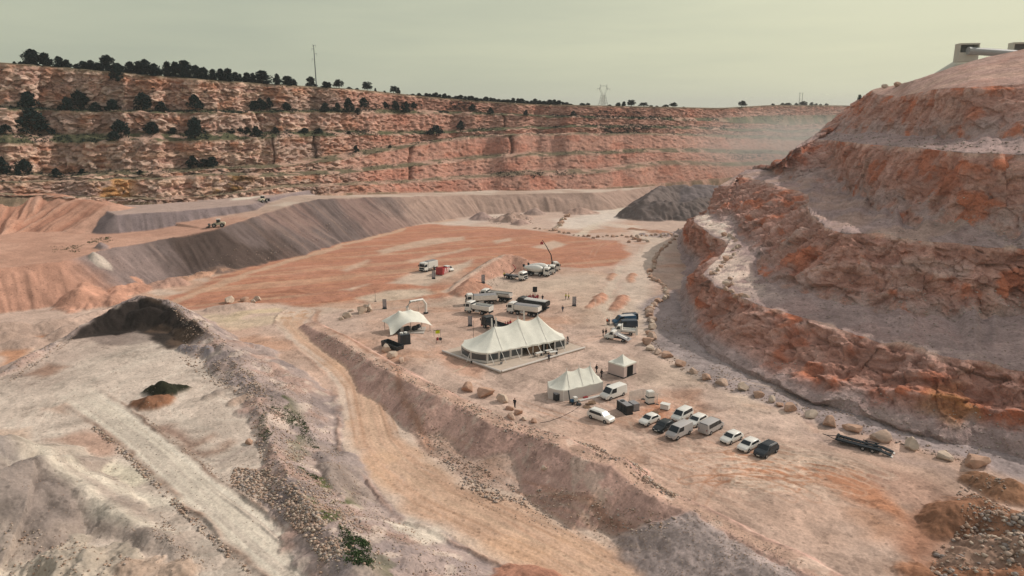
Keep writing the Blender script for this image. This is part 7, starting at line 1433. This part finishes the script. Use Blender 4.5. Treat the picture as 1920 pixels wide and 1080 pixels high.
mr = N(nt, 'ShaderNodeMapRange'); mr.inputs[1].default_value = .15; mr.inputs[2].default_value = .85; L(dot.outputs['Value'], mr.inputs[0])
sp = N(nt, 'ShaderNodeSeparateXYZ'); L(tc.outputs['Generated'], sp.inputs[0])
mp = N(nt, 'ShaderNodeMapping'); mp.inputs['Scale'].default_value = (1.6, 1.6, 14); L(tc.outputs['Generated'], mp.inputs['Vector'])
nz = N(nt, 'ShaderNodeTexNoise', Scale=1.6, Detail=6.0, Roughness=.55); L(mp.outputs[0], nz.inputs['Vector'])
nr = N(nt, 'ShaderNodeMapRange'); nr.inputs[1].default_value = .35; nr.inputs[2].default_value = .75; nr.inputs[3].default_value = -.14; nr.inputs[4].default_value = .18; L(nz.outputs['Fac'], nr.inputs[0])
hz = N(nt, 'ShaderNodeMapRange'); hz.inputs[1].default_value = .0; hz.inputs[2].default_value = .42; hz.inputs[3].default_value = .30; hz.inputs[4].default_value = -.10; L(sp.outputs['Z'], hz.inputs[0])
ad = N(nt, 'ShaderNodeMath', operation='ADD'); L(mr.outputs[0], ad.inputs[0]); L(nr.outputs[0], ad.inputs[1])
ad2 = N(nt, 'ShaderNodeMath', operation='ADD', use_clamp=True); L(ad.outputs[0], ad2.inputs[0]); L(hz.outputs[0], ad2.inputs[1])
cr = N(nt, 'ShaderNodeValToRGB'); cr.color_ramp.elements[0].color = SKY_A + (1,); cr.color_ramp.elements[1].color = SKY_B + (1,); L(ad2.outputs[0], cr.inputs['Fac'])
sc_ = N(nt, 'ShaderNodeVectorMath', operation='MULTIPLY'); sc_.inputs[1].default_value = SKY_S; L(sky.outputs[0], sc_.inputs[0])
mx = N(nt, 'ShaderNodeMix', data_type='RGBA'); 
zm = N(nt, 'ShaderNodeMapRange', interpolation_type='SMOOTHSTEP'); zm.inputs[1].default_value = .16; zm.inputs[2].default_value = .55; zm.inputs[3].default_value = .90; zm.inputs[4].default_value = .60; L(sp.outputs['Z'], zm.inputs[0]); L(zm.outputs[0], mx.inputs[0])
L(sc_.outputs[0], mx.inputs[6]); 
zb = N(nt, 'ShaderNodeMapRange', interpolation_type='SMOOTHSTEP'); zb.inputs[1].default_value = .15; zb.inputs[2].default_value = .55; zb.inputs[3].default_value = 0; zb.inputs[4].default_value = 1; L(sp.outputs['Z'], zb.inputs[0])
bv_ = N(nt, 'ShaderNodeMix', data_type='RGBA'); bv_.inputs[6].default_value = (1, 1, 1, 1); bv_.inputs[7].default_value = VEIL + (1,); L(zb.outputs[0], bv_.inputs[0])
bm_ = N(nt, 'ShaderNodeVectorMath', operation='MULTIPLY'); L(cr.outputs[0], bm_.inputs[0]); L(bv_.outputs[2], bm_.inputs[1]); L(bm_.outputs[0], mx.inputs[7]); L(mx.outputs[2], bg.inputs['Color'])
SC.view_settings.view_transform = 'Standard'; SC.view_settings.look = 'None'; SC.view_settings.exposure = EXPO; SC.view_settings.gamma = 1
SC.cycles.max_bounces = 5; SC.cycles.diffuse_bounces = 3; SC.cycles.volume_bounces = 0; SC.cycles.transparent_max_bounces = 8; SC.cycles.use_denoising = True
SC.cycles.use_adaptive_sampling = True
if HAZE > 0:
    bm = bmesh.new(); bmesh.ops.create_cube(bm, size=1.0)
    for v in bm.verts: v.co = Vector((v.co.x*9000, v.co.y*9000+2000, v.co.z*160+45))
    me = bpy.data.meshes.new('haze'); bm.to_mesh(me); bm.free()
    hm = bpy.data.materials.new('haze'); hm.use_nodes = True; t = hm.node_tree; t.nodes.remove(t.nodes['Principled BSDF'])
    pv = N(t, 'ShaderNodeVolumePrincipled'); pv.inputs['Color'].default_value = HAZE_C + (1,); pv.inputs['Density'].default_value = HAZE; pv.inputs['Anisotropy'].default_value = .2
    t.links.new(pv.outputs[0], t.nodes['Material Output'].inputs['Volume'])
    me.materials.append(hm); ho = bpy.data.objects.new('haze', me); COL.objects.link(ho); ho['kind'] = 'stuff'
